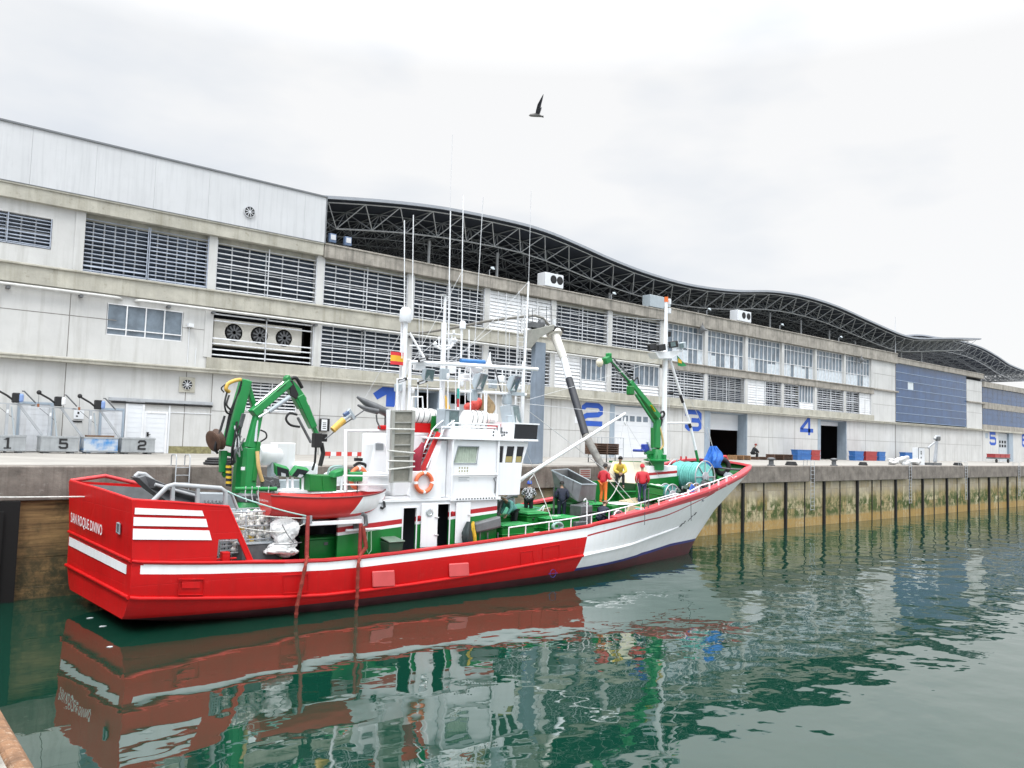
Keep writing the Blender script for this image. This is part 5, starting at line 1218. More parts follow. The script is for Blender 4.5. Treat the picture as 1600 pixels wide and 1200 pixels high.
m = MB(); m.tube([b(1036.5,722,v), b(1038,640,v), b(1040,540,v), b(1041,468,v)], [.20, .15, .13, .08], 12); m.build('post', wpipe, K, smooth=50)
m = MB(); m.tube([b(1041,472,v), b(1041,464,v)], .11, 8); m.build('mast_light', M('orange lamp', (.75,.16,.03), .4), K)
m = MB(); m.prism([b(1024,551,v-.3), b(1068,547,v-.3), b(1050,560,v-.3), b(1030,560,v-.3)], (0, .6, 0)); m.build('crosstree', wpaint, K)
for x, y, w_ in ((1019, 542, .5), (1033, 543, .5), (1052, 538, .55), (1065, 540, .5)):
    m = MB(); m.obox(b(x, y, v-.35), (w_, .3, .36), Matrix.Rotation(R_(-12), 3, 'Y')); o = m.build('floodlight', black_m if x != 1065 else lgrey_m, K, bevel=.03); m = MB(); m.obox(b(x, y, v-.52), (w_*.75, .01, .24), Matrix.Rotation(R_(-12), 3, 'Y')); m.build('lens', blackg if x < 1040 else lens_m, o)
for y in (472, 486, 522): m = MB(); m.obox(b(1046, y, v), (.16, .16, .3)); m.build('signal_lamp', white_m if y < 500 else black_m, K, bevel=.02)
m = MB(); m.tube([b(1040,614,v), b(1052,614,v)], .05, 6); m.build('arm', black_m, K); m = MB(); m.tube([b(1038,661,v), b(1078,661,v)], .055, 8); m.build('arm', wpipe, K, smooth=50)
m = MB(); m.tube([b(1047,562,v), b(1078,662,v), b(1087,703,v)], .075, 8); m.build('strut', wpipe, K, smooth=50)
m = MB(); m.tube([b(1063,617,v-.01), b(1067,629,v-.01)], .085, 8); m.tube([b(1077,662,v-.01), b(1079,668,v-.01)], .09, 8); m.build('strut_sleeve', black_m, K, smooth=50)
m = MB(); m.tube([b(1087,703,v), b(1091,722,v)], .08, 8); m.build('strut_foot', crane_m, K, smooth=50)
for x0, y0, x1, y1 in ((1052,568,1110,690), (1030,560,1030,640), (1044,560,1047,720)): wire(b(x0,y0,v), b(x1,y1,v if x1 < 1100 else .9), .012)
# rope reels across the fore deck
def reel(c, v0, v1, R, rope, core=.3, frame=True, label=None, ratio=1.0, name='rope_reel', twin=None):
    c = Vector(c); K = group(name, (c.x, 0, c.z)); m = MB(); n = 14; prof = []
    rr = random.Random(int(c.x*10))
    for i in range(n+1):
        t = v0+(v1-v0)*i/n; prof.append((R*(.93+.05*math.sin(i*1.7)+rr.uniform(-.01, .01)), t))
    fine = []
    for i in range(n*6+1):
        t = i/(n*6); r0 = prof[min(n, int(t*n))][0]; r1 = prof[min(n, int(t*n)+1)][0]; k = t*n-int(t*n)
        fine.append((r0+(r1-r0)*k+.022*abs(math.sin(i*math.pi/2.0)), v0+(v1-v0)*t))
    m.lathe([(.02, v0)]+fine+[(.02, v1)], (0, 0, 0), (0, 1, 0), 32); m.build('rope', rope, K, smooth=50)
    for e, s in ((v0-.03, -1), (v1+.03, 1)):
        f = MB(); f.tube([(R*1.09*math.cos(a*math.pi/14), e, R*1.09*math.sin(a*math.pi/14)) for a in range(28)], .035, 6, closed=True)
        for a in range(8): f.bar((.1*math.cos(a*math.pi/4), e, .1*math.sin(a*math.pi/4)), (R*1.08*math.cos(a*math.pi/4), e, R*1.08*math.sin(a*math.pi/4)), .04, .05, (0, 1, 0))
        f.lathe([(.0, .0), (.26, .02), (.28, .08), (.0, .09)], (0, e+(-.09 if s < 0 else 0), 0), (0, 1, 0), 16)
        f.build('flange', steel_m, K, smooth=40)
        g = MB(); g.bar((-.45, e+s*.12, -R*1.25), (0, e+s*.12, .0), .08, .1, (0,1,0)); g.bar((.45, e+s*.12, -R*1.25), (0, e+s*.12, .0), .08, .1, (0,1,0)); g.build('stand', grey_m, K)
    return K
c1 = b(1101, 745, -1.0); reel(c1, -1.0, .95, .80, rope_t)
c2 = b(1052, 774, -1.55); K = reel(c2, -1.45, -1.05, .52, rope_t); 
m = MB(); m.lathe([(.02, -1.04)]+[(.50+.02*math.sin(i*1.3), -1.04+.09*i) for i in range(14)]+[(.02, .14)], (0,0,0), (0,1,0), 28); m.build('rope', rope_w, K, smooth=50)
c3 = b(1087, 768, -1.75); reel(c3, -1.75, -1.4, .40, M('yellow and blue rope', (.40,.30,.10), .8, .5, 5, .8))
m = MB(); m.obox(c3+Vector((-.35, -.05, .1)), (.5, .1, .5), Matrix.Rotation(R_(30), 3, 'Y')); m.build('blue_cover', M('blue tarpaulin', (.03,.12,.45), .7, .25, 4, .5), BT, bevel=.1)
# bow fittings
m = MB(); p = b(1128, 762, -.2)
for k in range(3): m.bar((32.0+.7*k, -.9+.25*k, 4.0+.14*k-.35), (33.0+.7*k, .9-.2*k, 4.25+.14*k-.3), .12, .25)
m.build('bow_beam', green_m, BT, bevel=.02)
m = MB(); m.tube([b(1118,730,.2), b(1140,733,.0), b(1158,734,0)], .06, 8); m.build('bow_bar', dsteel_m, BT, smooth=50)
for x0 in (1064, 1072): MB().tube([b(x0,719,1.2), b(x0,713,1.2)], .05, 6).build('cleat', cap_red, BT)
m = MB(); m.tube([b(1126,722,1.2), b(1128,713,1.2), b(1134,713,1.2), b(1137,720,1.2)], .08, 8); m.build('fairlead', cap_red, BT, smooth=50)
# white guard rail along the starboard bow
def rail_pt(u, dz, inn=.12): return Vector((u, -smooth_tab(halfG, u)+inn, rail_z(u, -smooth_tab(halfG, u))+dz))
us_r = [14.6, 15.5, 16.8, 18.1, 19.4, 20.6, 21.8]
m = MB(); m.tube([rail_pt(u, .42) for u in us_r]+[rail_pt(u, .45) for u in (23, 24.5, 26)]+[rail_pt(26.8, .25)], .028, 6); m.build('guard_rail', wpipe, BT, smooth=50)
for u in us_r+[23, 24.5, 26]: MB().tube([rail_pt(u, 0), rail_pt(u, .43)], .026, 6).build('stanchion', wpipe, BT)
hi = [24.6, 26, 27.3, 28.6, 29.8, 31, 32, 32.6]
m = MB(); m.tube([rail_pt(u, .30 if i < 3 else .48 if i < 6 else .42 if i < 7 else .1, .25) for i, u in enumerate(hi)], .035, 8); m.build('guard_rail', wpipe, BT, smooth=50)
m = MB(); m.tube([rail_pt(u, .16, .22) for u in (25.5, 27, 28.5, 30, 31.5, 33)], .035, 6); m.build('guard_rail', wpipe, BT, smooth=50)
for u in (27.3, 28.3, 29.4, 30.4, 31.4): MB().bar(rail_pt(u, 0, .2), rail_pt(u, .47, .2), .10, .05).build('stanchion', wpipe, BT)
m = MB(); p = b(917, 779, -2.5); m.tube([b(917,825,-2.8), b(917,782,-2.8), b(915,779,-2.8), b(912,782,-2.8)], .03, 6); m.build('stanchion', wpipe, BT)
m = MB(); m.tube([rail_pt(23.3, .0), rail_pt(23.3, 1.0), rail_pt(23.6, 1.05), rail_pt(23.6, 0)], .03, 6); m.build('fair_roller', dsteel_m, BT)
m = MB(); m.tube([rail_pt(u, dz, -.05) for u, dz in ((23.1, .0), (23.1, -.6))], .016, 5); m.build('overboard_chain', dsteel_m, BT); m = MB(); m.tube([rail_pt(u, dz, -.05) for u, dz in ((27.2, -.1), (27.25, -1.1))], .016, 5); m.build('overboard_chain', dsteel_m, BT)
# foredeck hatches and covers
m = MB(); p = b(950, 790, -1.4); m.box(p.x-.2, p.x+2.2, -1.9, .4, p.z-.75, p.z+.05); m.build('hatch', green_m, BT, bevel=.03)
m = MB(); m.box(p.x+.15, p.x+1.45, -1.93, -.7, p.z+.06, p.z+.10); m.build('hatch_cover', white_m, BT, bevel=.02)
m = MB(); m.prism([b(967,782,-.8), b(1010,789,-1.4), b(1040,786,-1.2), b(1000,776,-.4)], (0, 0, -.08)); m.build('deck_boards', wood_m, BT)
m = MB(); m.prism([b(978,803,-2.0), b(985,789,-2.0), b(1010,794,-2.0), b(1000,808,-2.0)], (0, .8, 0)); m.build('deck_box', wood_m, BT, bevel=.02)
m = MB(); m.box(19.5, 22.8, .9, 2.5, 1.75, 2.75); m.build('fish_chute', green_m, BT, bevel=.03)
m = MB(); m.prism([(17.3, .6, 2.35), (20.0, .6, 2.75), (20.0, 2.6, 2.85), (17.3, 2.6, 2.45)], (0, 0, -.1)); m.build('sorting_table', tabl_m, BT); m = MB(); m.bar((17.2, .5, 2.30), (20.2, .5, 2.74), .10, .16); m.bar((17.2, -.4, 2.15), (19.9, -.4, 2.45), .08, .25); m.build('table_edge', wood_m, BT)
m = MB(); m.box(17.3, 20, .65, 2.5, 1.4, 2.30); m.build('table_base', green_m, BT)
m = MB(); m.lathe([(.28, 0), (.30, .1), (.22, .2), (.22, .7), (.30, .8), (.26, .9), (.02, .92)], b(775, 787, -.6), (1, 0, .1), 14); m.build('capstan', grey_m, BT, smooth=40)
m = MB(); m.tube([b(778,805,-.9), b(783,784,-.9), b(800,775,-.9), b(808,775,-.9)], .07, 8); m.build('deck_pump', dsteel_m, BT, smooth=50)
# stainless gutting trough beside the deckhouse door
m = MB(); p, q = b(741, 822, -2.75), b(782, 812, -2.75); m.prism([(p.x, -2.8, p.z+.12), (q.x, -2.8, q.z+.16), (q.x+.05, -2.8, q.z-.32), (p.x+.1, -2.8, p.z-.30)], (0, .7, 0)); m.build('gutting_trough', inox_m, BT, bevel=.08, seg=2)
for x in (750, 762, 778): MB().tube([b(x,832,-2.7), b(x,850,-2.7)], .03, 6).build('trough_leg', inox_m, BT)
m = MB()
for k in range(8): x = 741+5*k; y = 812-.45*k; m.tube([b(x,y,-2.3), b(x,y+12,-2.3)], .03, 5); 
m.tube([b(738,813,-2.3), b(780,808,-2.3)], .03, 5); m.build('rod_rack', white_m, BT)
m = MB(); m.prism([b(760,815,-2.75), b(780,808,-2.75), b(782,812,-2.75), b(766,820,-2.75)], (0, .3, 0)); m.build('trough_lip', M('blue trough cover', (.10,.16,.40), .6), BT)

# loose working gear: line hauler, drums, hoses, lines on the working deck
m = MB(); bx(908, 790, 926, 822, -2.2, .8, m); m.build('line_hauler', dsteel_m, BT, bevel=.04)
m = MB(); m.lathe([(.05,-.1),(.33,-.12),(.36,0),(.33,.12),(.05,.1)], b(966, 808, -2.5), (0,1,0), 18); m.build('hauler_wheel', dsteel_m, BT, smooth=40); m = MB(); m.tube([Vector(b(966,808,-2.6))+Vector((.30*math.cos(a*math.pi/10), 0, .30*math.sin(a*math.pi/10))) for a in range(20)], .035, 6, closed=True); m.build('hauler_rim', chrome_m, BT, smooth=50)
m = MB(); m.tube([b(911,828,-2.3), b(911,820,-2.3)], .2, 10); m.build('bucket', inox_m, BT, smooth=50)
m = MB(); m.tube([b(920,826,-2.2), b(921,821,-2.2)], .16, 10); m.build('bucket', black_m, BT, smooth=50)
hose([b(842,800,-1.2), b(846,794,-1.2), b(851,790,-1.2), b(848,800,-1.3), b(848,826,-1.4)], .03, BT, cable_m)
hose([b(833,812,-1.8), b(838,804,-1.6), b(846,803,-1.6), b(852,808,-1.6)], .035, BT, black_m)
hose([b(905,806,-2.3), b(930,800,-2.2), b(960,812,-2.3), b(985,806,-2.3)], .03, BT, black_m)
hose([b(960,800,-1.9), b(972,806,-2.2), b(985,800,-2.2), b(1000,799,-2.2), b(1020,792,-2.1)], .04, BT, rope_w)
hose([b(1000,803,-2.3), b(1025,795,-2.3), b(1055,786,-2.3), b(1075,776,-2.2)], .03, BT, dsteel_m)
r = random.Random(21)
for k in range(16):
    px = r.uniform(1058, 1140); v_ = r.uniform(-1.6, .4); q = b(px, 770-(px-1058)*.33, v_); m = MB(); s = r.uniform(.12, .3); m.obox(q, (s*1.6, s, s), Euler((r.random(), r.random(), r.random())).to_matrix()); m.build('deck_gear', [dsteel_m, green_m, gdeck_m, grey_m][k % 4], BT, bevel=.02)
m = MB(); bx(900, 815, 918, 834, -2.5, .5, m); m.build('deck_gear', dsteel_m, BT, bevel=.03)
for x0, y0 in ((842, 838), (1000, 800)):
    q = b(x0, y0, -2.6); m = MB()
    for k in range(3): m.tube([q+Vector((.25*math.cos(a*math.pi/7), .2*math.sin(a*math.pi/7), .07*k)) for a in range(14)], .035, 5, closed=True)
    m.build('deck_rope', rope_w if x0 < 900 else rope_t, BT)
# ================================================================== things lying, hanging or standing on the boat
def onboat(name, label, cat, p, group=None, rz=0.0):
    return thing(name, label, cat, bw(p), BA+rz, group)
def shift(mb, p):
    p = Vector(p); mb.v = [tuple(Vector(q)-p) for q in mb.v]; return mb
# --- dinghy on the cradle
dp = Vector((7.0, -2.3, 3.07)); T = onboat('dinghy', 'small red rowing dinghy with white bow resting on the boat cradle', 'dinghy', dp)
st = [(-2.30,.62,.93,.20),(-1.6,.74,.86,.06),(-.8,.80,.82,.0),(0,.81,.82,.0),(.8,.74,.85,.02),(1.4,.58,.89,.08),(1.85,.36,.93,.22),(2.12,.16,.97,.42),(2.28,.02,1.0,.70)]
def dsec(x, w, zt, zb_, inset=0):
    ptz = [(1,1),(.99,.72),(.93,.45),(.78,.22),(.45,.06),(0,0)]
    sl = lambda t: .62*(t-.5)*max(0, 1-abs(x-.55)/1.7)
    return [Vector((x+sl(t)+.12*(t)*(1 if x < -2 else 0)*-1, -(w-inset)*k, zb_+inset+(zt-zb_-inset)*t)) for k, t in ptz]+[Vector((x+sl(t), (w-inset)*k, zb_+inset+(zt-zb_-inset)*t)) for k, t in ptz[::-1][1:]]
def dense(st, n=26):
    xs = [st[0][0]+(st[-1][0]-st[0][0])*i/n for i in range(n+1)]
    return [(x,)+tuple(smooth_tab([(s[0], s[k]) for s in st], x) for k in (1, 2, 3)) for x in xs]
st = dense(st)
m = MB(); rg = [dsec(*s) for s in st]; n_ = len(rg[0])
base = len(m.v); m.v += [tuple(p) for r in rg for p in r]
for i in range(len(rg)-1):
    for k in range(n_-1):
        zm = (rg[i][k].z+rg[i+1][k+1].z)/2; xm = st[i][0]+.0
        zf = (zm-st[i][3])/(st[i][2]-st[i][3]); white = xm >= .60 and k not in (3, 4, 5, 6)
        m.f.append([base+i*n_+k, base+(i+1)*n_+k, base+(i+1)*n_+k+1, base+i*n_+k+1]); m.m.append(1 if white else 0)
m.f.append([base+k for k in range(n_)]); m.m.append(0)
dred = M('dinghy red', (.56,.016,.014), .38, .12, 1.5, 0, streak=.2, streak_col=(.40,.03,.02))
m.build('hull', [dred, white_h], T, smooth=35)
m = MB(); rg2 = [dsec(s[0]+(.05 if i == 0 else 0), max(.015, s[1]-.03), s[2]-.004, s[3]+.05) for i, s in enumerate(st)]
m.v = [tuple(p) for r in rg2 for p in r]
for i in range(len(rg2)-1):
    for k in range(n_-1): m.f.append([i*n_+k, (i+1)*n_+k, (i+1)*n_+k+1, i*n_+k+1]); m.m.append(0)
m.f.append([k for k in range(n_)]); m.m.append(0); m.build('lining', dred, T, smooth=35)
for s in (0, n_-1): MB().tube([r[s] for r in rg], .03, 6).build('gunwale', M('dinghy dark rail', (.16,.03,.03), .5), T, smooth=50)
for x in (-1.4, -.1, 1.0): w_ = .7 if x < 1 else .62; MB().box(x-.14, x+.14, -w_, w_, .62, .66).build('thwart', dred, T)
for x in (.9, 1.25, 1.6):
    w_ = .62-.2*(x-.9); MB().tube([(x, -w_, .85), (x, -w_*.8, .4), (x, 0, .2), (x, w_*.8, .4), (x, w_, .85)], .025, 5).build('rib', dred, T)
MB().prism([(-2.0, -.55, .84), (-.7, -.6, .78), (-.4, -.2, .80), (-1.9, 0, .92)], (0, 0, .05)).build('stern_cover', dred, T)
MB().bar((-.3, -.55, .78), (1.1, -.5, .80), .09, .05).build('oar', white_h, T)
lettering('name', 'SAN ROQUE DIVINO', white_h, T, (-2.435, .52, .68), (0,-1,0), (-.13,0,1), 1.04, .085, .012)
m = MB()
for k in range(7): m.add([(-2.43, .30-.085*k, .545), (-2.43, .30-.085*k-.05, .545), (-2.44, .30-.085*k-.05, .60), (-2.44, .30-.085*k, .60)], [(0,1,2,3)])
m.build('marking', white_h, T)
MB().tube([(1.98, -.30, .62), (2.05, -.36, .55), (2.08, -.36, .4), (2.0, -.34, .33), (1.92, -.33, .38)], .045, 8).build('bow_fender', black_m, T, smooth=50)
# --- lifebuoys
orange_m = M('faded orange lifebuoy', (.75,.17,.07), .6, .15, 4)
def lifebuoy(p, R, label, rz=0.0):
    m = MB(); m.tube([(R*math.cos(a*math.pi/16), 0, R*math.sin(a*math.pi/16)) for a in range(32)], R*.22, 10, closed=True); T = onboat('lifebuoy', label, 'lifebuoy', p, 'orange lifebuoys on the boat', rz)
    m.build('ring', orange_m, T, smooth=60)
    for a in (0, 90, 180, 270):
        c = Vector((R*math.cos(R_(a)), 0, R*math.sin(R_(a)))); tdir = Vector((-math.sin(R_(a)), 0, math.cos(R_(a))))
        MB().tube([c-tdir*.05, c+tdir*.05], R*.225, 10).build('band', white_h, T, smooth=60)
lifebuoy(b(662.5, 754, -2.72), .36, 'orange lifebuoy on the white panel beside the stair')
lifebuoy(b(560, 747, -1.5), .37, 'orange lifebuoy half hidden behind a green hose box', .2)
m = MB(); p = b(559, 745, -1.75); m.box(-.36, .36, -.15, .15, -.17, .19); T = onboat('hose_box', 'small green hose box in front of the lifebuoy above the dinghy', 'box', p); m.build('case', crane_m, T, bevel=.05); MB().box(-.3, .3, -.17, -.14, -.1, -.05).build('latch', green_m, T)
MB().tube([(0, 0, -.17), (0, 0, -.6)], .02, 6).build('post', black_m, T)
# --- gangway stowed upright
p0 = b(611, 754, -2.85); T = onboat('gangway', 'grey aluminium gangway lashed upright beside the wheelhouse', 'gangway', p0)
q = [b(611,754,-2.85)-p0, b(640,753.5,-2.85)-p0, b(646,641,-2.85)-p0, b(614,641,-2.85)-p0]
gw_m = M('grey gangway metal', (.33,.33,.30), .55, .12, 2); gp_m = M('gangway mesh tread', (.26,.25,.21), .8, .2, 6, .6, bscale=60)
m = MB(); m.prism([x+Vector((.0, .03, 0)) for x in q], (0, .03, 0)); m.build('tread', gp_m, T)
for a, c in ((q[0], q[3]), (q[1], q[2])): MB().bar(a, c, .13, .14, (0,1,0)).build('side_rail', gw_m, T, bevel=.01)
for t in (.01, .2, .36, .52, .68, .83, .985): MB().bar(q[0].lerp(q[3], t), q[1].lerp(q[2], t), .045, .05, (0,0,1)).build('rung', gw_m, T)
# --- liferaft canisters
raft_m = M('white raft canister', (.76,.76,.73), .45, .08, 3)
def raft(p, L, R, label):
    T = onboat('liferaft_canister', label, 'liferaft', p, 'white liferaft canisters')
    m = MB(); m.lathe([(.02, 0), (R*.7, .02), (R*.97, .09), (R, .2), (R, L*.48), (R*1.05, L*.49), (R*1.05, L*.51), (R, L*.52), (R, L-.2), (R*.97, L-.09), (R*.7, L-.02), (.02, L)], (-L/2, 0, 0), (1, 0, 0), 22); m.build('shell', raft_m, T, smooth=40)
    for x in (-.3*L, -.1*L, .12*L, .32*L): MB().tube([(x+.05*math.sin(a*math.pi/10), R*1.015*math.cos(a*math.pi/10), R*1.015*math.sin(a*math.pi/10)) for a in range(20)], .018, 5, closed=True).build('strap', dsteel_m, T)
raft(b(660, 650.5, -1.0), 1.25, .33, 'white liferaft canister on the red cradle behind the gangway'); raft(b(742, 655, -1.0), 1.25, .38, 'white liferaft canister between the two big roof floodlights')
# --- oilskins, bag and net on the roof
def drape(p, w, h, label, mats, name='oilskins', wob=.06, seed=1, cat='oilskins', th=.14, fold=.24, nf=5):
    T = onboat(name, label, cat, p); r = random.Random(seed); rings = []
    for i in range(8):
        t = i/7; k = .35+.65*min(1, t*2.2)*(1-.15*(t > .8)); ring = []
        for a in range(28):
            an = a*2*math.pi/28; rad = 1+fold*math.sin(an*nf+i*.5+seed)+r.uniform(-.05, .05); ring.append((w/2*k*rad*math.cos(an)+wob*math.sin(i*.9+seed), th*k*rad*math.sin(an), -h*t))
        rings.append(ring)
    m = MB(); m.loft(rings); o = m.build('cloth', mats, T, smooth=60); return T
tan_cloth = M('tan net bundle', (.34,.24,.13), .9, .35, 7, .8, bscale=30)
drape(b(761, 617, -.8), .62, 1.1, 'tan bundle of netting hanging behind the roof floodlights', tan_cloth, 'net_bundle', .1, 5, 'net bundle', .25)
drape(b(767, 643, -.8), .34, .65, 'lower tan net bundle on the roof', tan_cloth, 'net_bundle', .05, 8, 'net bundle', .2) if False else None
p = b(742, 634, -.6); m = MB(); m.sph((0,0,0), (.26,.2,.27)); m.sph((-.32,0,-.08), (.25,.2,.2)); m.sph((.18,0,.12), (.2,.2,.24)); T = tag(m.build('buoy_bag', M('red buoy', (.70,.08,.06), .5, .2, 4), loc=bw(p), smooth=60), 'bright red bag lying behind the white liferaft canister', 'bag')
drape(b(731, 815, -2.82), .42, 1.05, 'dark oilskin trousers hanging beside the open deckhouse door', M('dark oilskin', (.022,.035,.035), .5, .3, 4, .4), 'oilskins', .04, 2)
drape(b(739.5, 815, -2.80), .20, 1.0, 'yellow oilskin hanging next to the dark oilskins', M('yellow oilskin', (.62,.40,.03), .55, .2, 4, .4), 'oilskins', .03, 3)
drape(b(519, 830, -1.2), .5, 1.15, 'yellow oilskins hanging in the dark space under the dinghy', M('dull yellow oilskin', (.40,.27,.03), .7, .4, 4, .4), 'oilskins', .08, 4)
# --- bins, sack, cage, boxes
def wheelie(p, label, w=.55, h=.72, rz=0):
    T = onboat('waste_bin', label, 'bin', p, None, rz); m = MB(); m.loft([[(-w*.42, -w*.45, 0), (w*.42, -w*.45, 0), (w*.42, w*.45, 0), (-w*.42, w*.45, 0)], [(-w/2, -w*.55, h), (w/2, -w*.55, h), (w/2, w*.55, h), (-w/2, w*.55, h)]]); bm_ = M('dark green bin', (.025,.06,.035), .5, .15, 3); m.build('body', bm_, T, bevel=.03)
    MB().prism([(-w*.55, -w*.62, h), (w*.55, -w*.62, h), (w*.5, w*.6, h+.10), (-w*.5, w*.6, h+.10)], (0, 0, .05)).build('lid', M('grey green lid', (.12,.17,.13), .5, .2, 3), T, bevel=.02)
p = b(611, 868, -2.88); wheelie(Vector((p.x, -2.9, p.z-.1)), 'dark green bin with grey lid outside the deckhouse', .62, .62)
sack_m = M('white woven sack', (.62,.62,.61), .85, .08, 4, 1.0, streak=.3, streak_col=(.50,.50,.49), bscale=9)
p = b(443, 872, -2.85); T = onboat('bulk_sack', 'crumpled white bulk sack tied with cord beside the float cage', 'sack', p)
def lump(c, s, seed, mat, parent, name='body', amp=.10):
    bm = bmesh.new(); bmesh.ops.create_icosphere(bm, subdivisions=5, radius=1); r = random.Random(seed); ph = [(Vector((r.uniform(-1,1), r.uniform(-1,1), r.uniform(-1,1))).normalized(), r.uniform(2,7), r.uniform(0,6)) for _ in range(12)]
    for v in bm.verts:
        d = v.co.normalized(); k = 1+sum(math.sin(d.dot(a)*f+o_)*amp/math.sqrt(f) for a, f, o_ in ph)*.8; k += sum(-abs(math.sin(d.dot(a)*f*2.3+o_*2))**.5*amp*.28 for a, f, o_ in ph[:5]); q = d*k; v.co = Vector((c[0]+q.x*s[0], c[1]+q.y*s[1], c[2]+max(-.85, q.z)*s[2]))
    me = bpy.data.meshes.new(name); bm.to_mesh(me); bm.free(); me.materials.append(mat); me.polygons.foreach_set('use_smooth', [True]*len(me.polygons)); o = bpy.data.objects.new(name, me); COL.objects.link(o); o.parent = parent; return o
lump((.05, .1, .88), (.50, .42, .50), 3, sack_m, T, 'upper_bag', .16); lump((-.05, .05, .26), (.62, .5, .32), 9, sack_m, T, 'lower_bag', .2)
for q in ([(-.5,-.3,.52), (0,-.42,.50), (.5,-.25,.52)], [(-.25,-.33,1.15), (-.1,-.40,.85), (.15,-.40,.55)]): MB().tube(q, .015, 5).build('cord', dsteel_m, T)
p = b(341, 868, -2.3); q = b(421, 866, -2.3); T = onboat('float_cage', 'steel cage rack holding strings of white net floats on the aft deck', 'cage', Vector((p.x, -2.3, p.z)))
L_ = q.x-p.x; H_ = b(380, 800, -2.3).z-p.z; D_ = 1.1
for x in (0, L_*.5, L_):
    for y in (0, D_): MB().cyl((x, y, 0), (x, y, H_), .03, 6).build('post', steel_m, T)
for z in (.05, H_*.33, H_*.66, H_):
    for y in (0, D_): MB().cyl((0, y, z), (L_, y, z), .025, 6).build('bar', steel_m, T)
    for x in (0, L_): MB().cyl((x, 0, z), (x, D_, z), .025, 6).build('bar', steel_m, T)
m = MB()
for i in range(1, 14): m.cyl((L_*i/14, .01, 0), (L_*i/14, .01, H_), .007, 4)
for k in range(1, 9): m.cyl((0, .01, H_*k/9), (L_, .01, H_*k/9), .007, 4)
m.build('mesh_panel', steel_m, T)
fl_m = M('white net float', (.78,.77,.72), .5, .08, 5); fy_m = M('ochre net float', (.68,.42,.05), .5, .15, 5)
r = random.Random(12); k = 0
for i in range(5):
    for j in range(2):
        x = L_*(.36+.155*i); y = .25+.5*j
        base_p = bw(Vector((p.x+x, -2.3+y, p.z)))
        m = MB(); nfl = 13
        for q_ in range(nfl):
            mi = 1 if (i == 2 and j == 0 and q_ in (2, 3, 4)) or (i == 4 and q_ in (1,)) or (i == 1 and q_ == 7 and j == 0) else 0
            ax = Vector((r.uniform(-1,1), r.uniform(-.5,.5), r.uniform(-.5,.5))).normalized()
            m.lathe([(.02, -.10), (.075, -.08), (.10, 0), (.075, .08), (.02, .10)], (r.uniform(-.07,.07), r.uniform(-.06,.06), .12+q_*H_*.92/nfl), ax, 9, mi=mi)
        o = m.build('float_string', [fl_m, fy_m], loc=base_p, smooth=60)
        lab = ('string of white net floats hanging in the steel cage' if not (j == 0 and i in (1, 2)) else 'string of white floats with ochre ones at the cage front' if i == 2 else 'string of white floats with one ochre float mid height')
        tag(o, lab, 'floats', 'strings of net floats in the cage')
p = b(378, 878, -2.7); m = MB(); m.box(0, 1.35, 0, .9, 0, .62); T = onboat('deck_tank', 'dark grey steel tank standing below the white net floats', 'tank', Vector((p.x, -2.6, p.z-.1))); m.build('body', dsteel_m, T, bevel=.03); MB().box(-.03, 1.38, -.03, .93, .62, .67).build('lid', grey_m, T, bevel=.01)
p = b(339, 872, -2.0); T = onboat('perforated_rack', 'grey perforated plastic rack seen through the stern bulwark gap', 'rack', Vector((p.x-.3, -1.9, p.z-.2)))
m = MB()
for i in range(6): m.box(.22*i, .22*i+.17, 0, .05, 0, 1.75)
m.build('panel', lgrey_m, T); m = MB()
for i in range(6):
    for k_ in range(13):
        for h_ in range(2): m.box(.22*i+.03+.07*h_, .22*i+.07+.07*h_, -.004, .0, .06+.13*k_, .12+.13*k_)
m.build('slots', black_m, T)
p = b(505, 874, -2.2); T = onboat('storage_box', 'green storage box with lid under the dinghy', 'box', Vector((p.x-.55, -2.2, p.z-.15))); MB().box(0, 1.25, 0, .8, 0, .85).build('body', green_m, T, bevel=.02); MB().box(-.04, 1.29, -.04, .84, .85, .93).build('lid', green_m, T, bevel=.02); MB().box(.55, .7, -.02, .0, .65, .75).build('latch', dsteel_m, T)
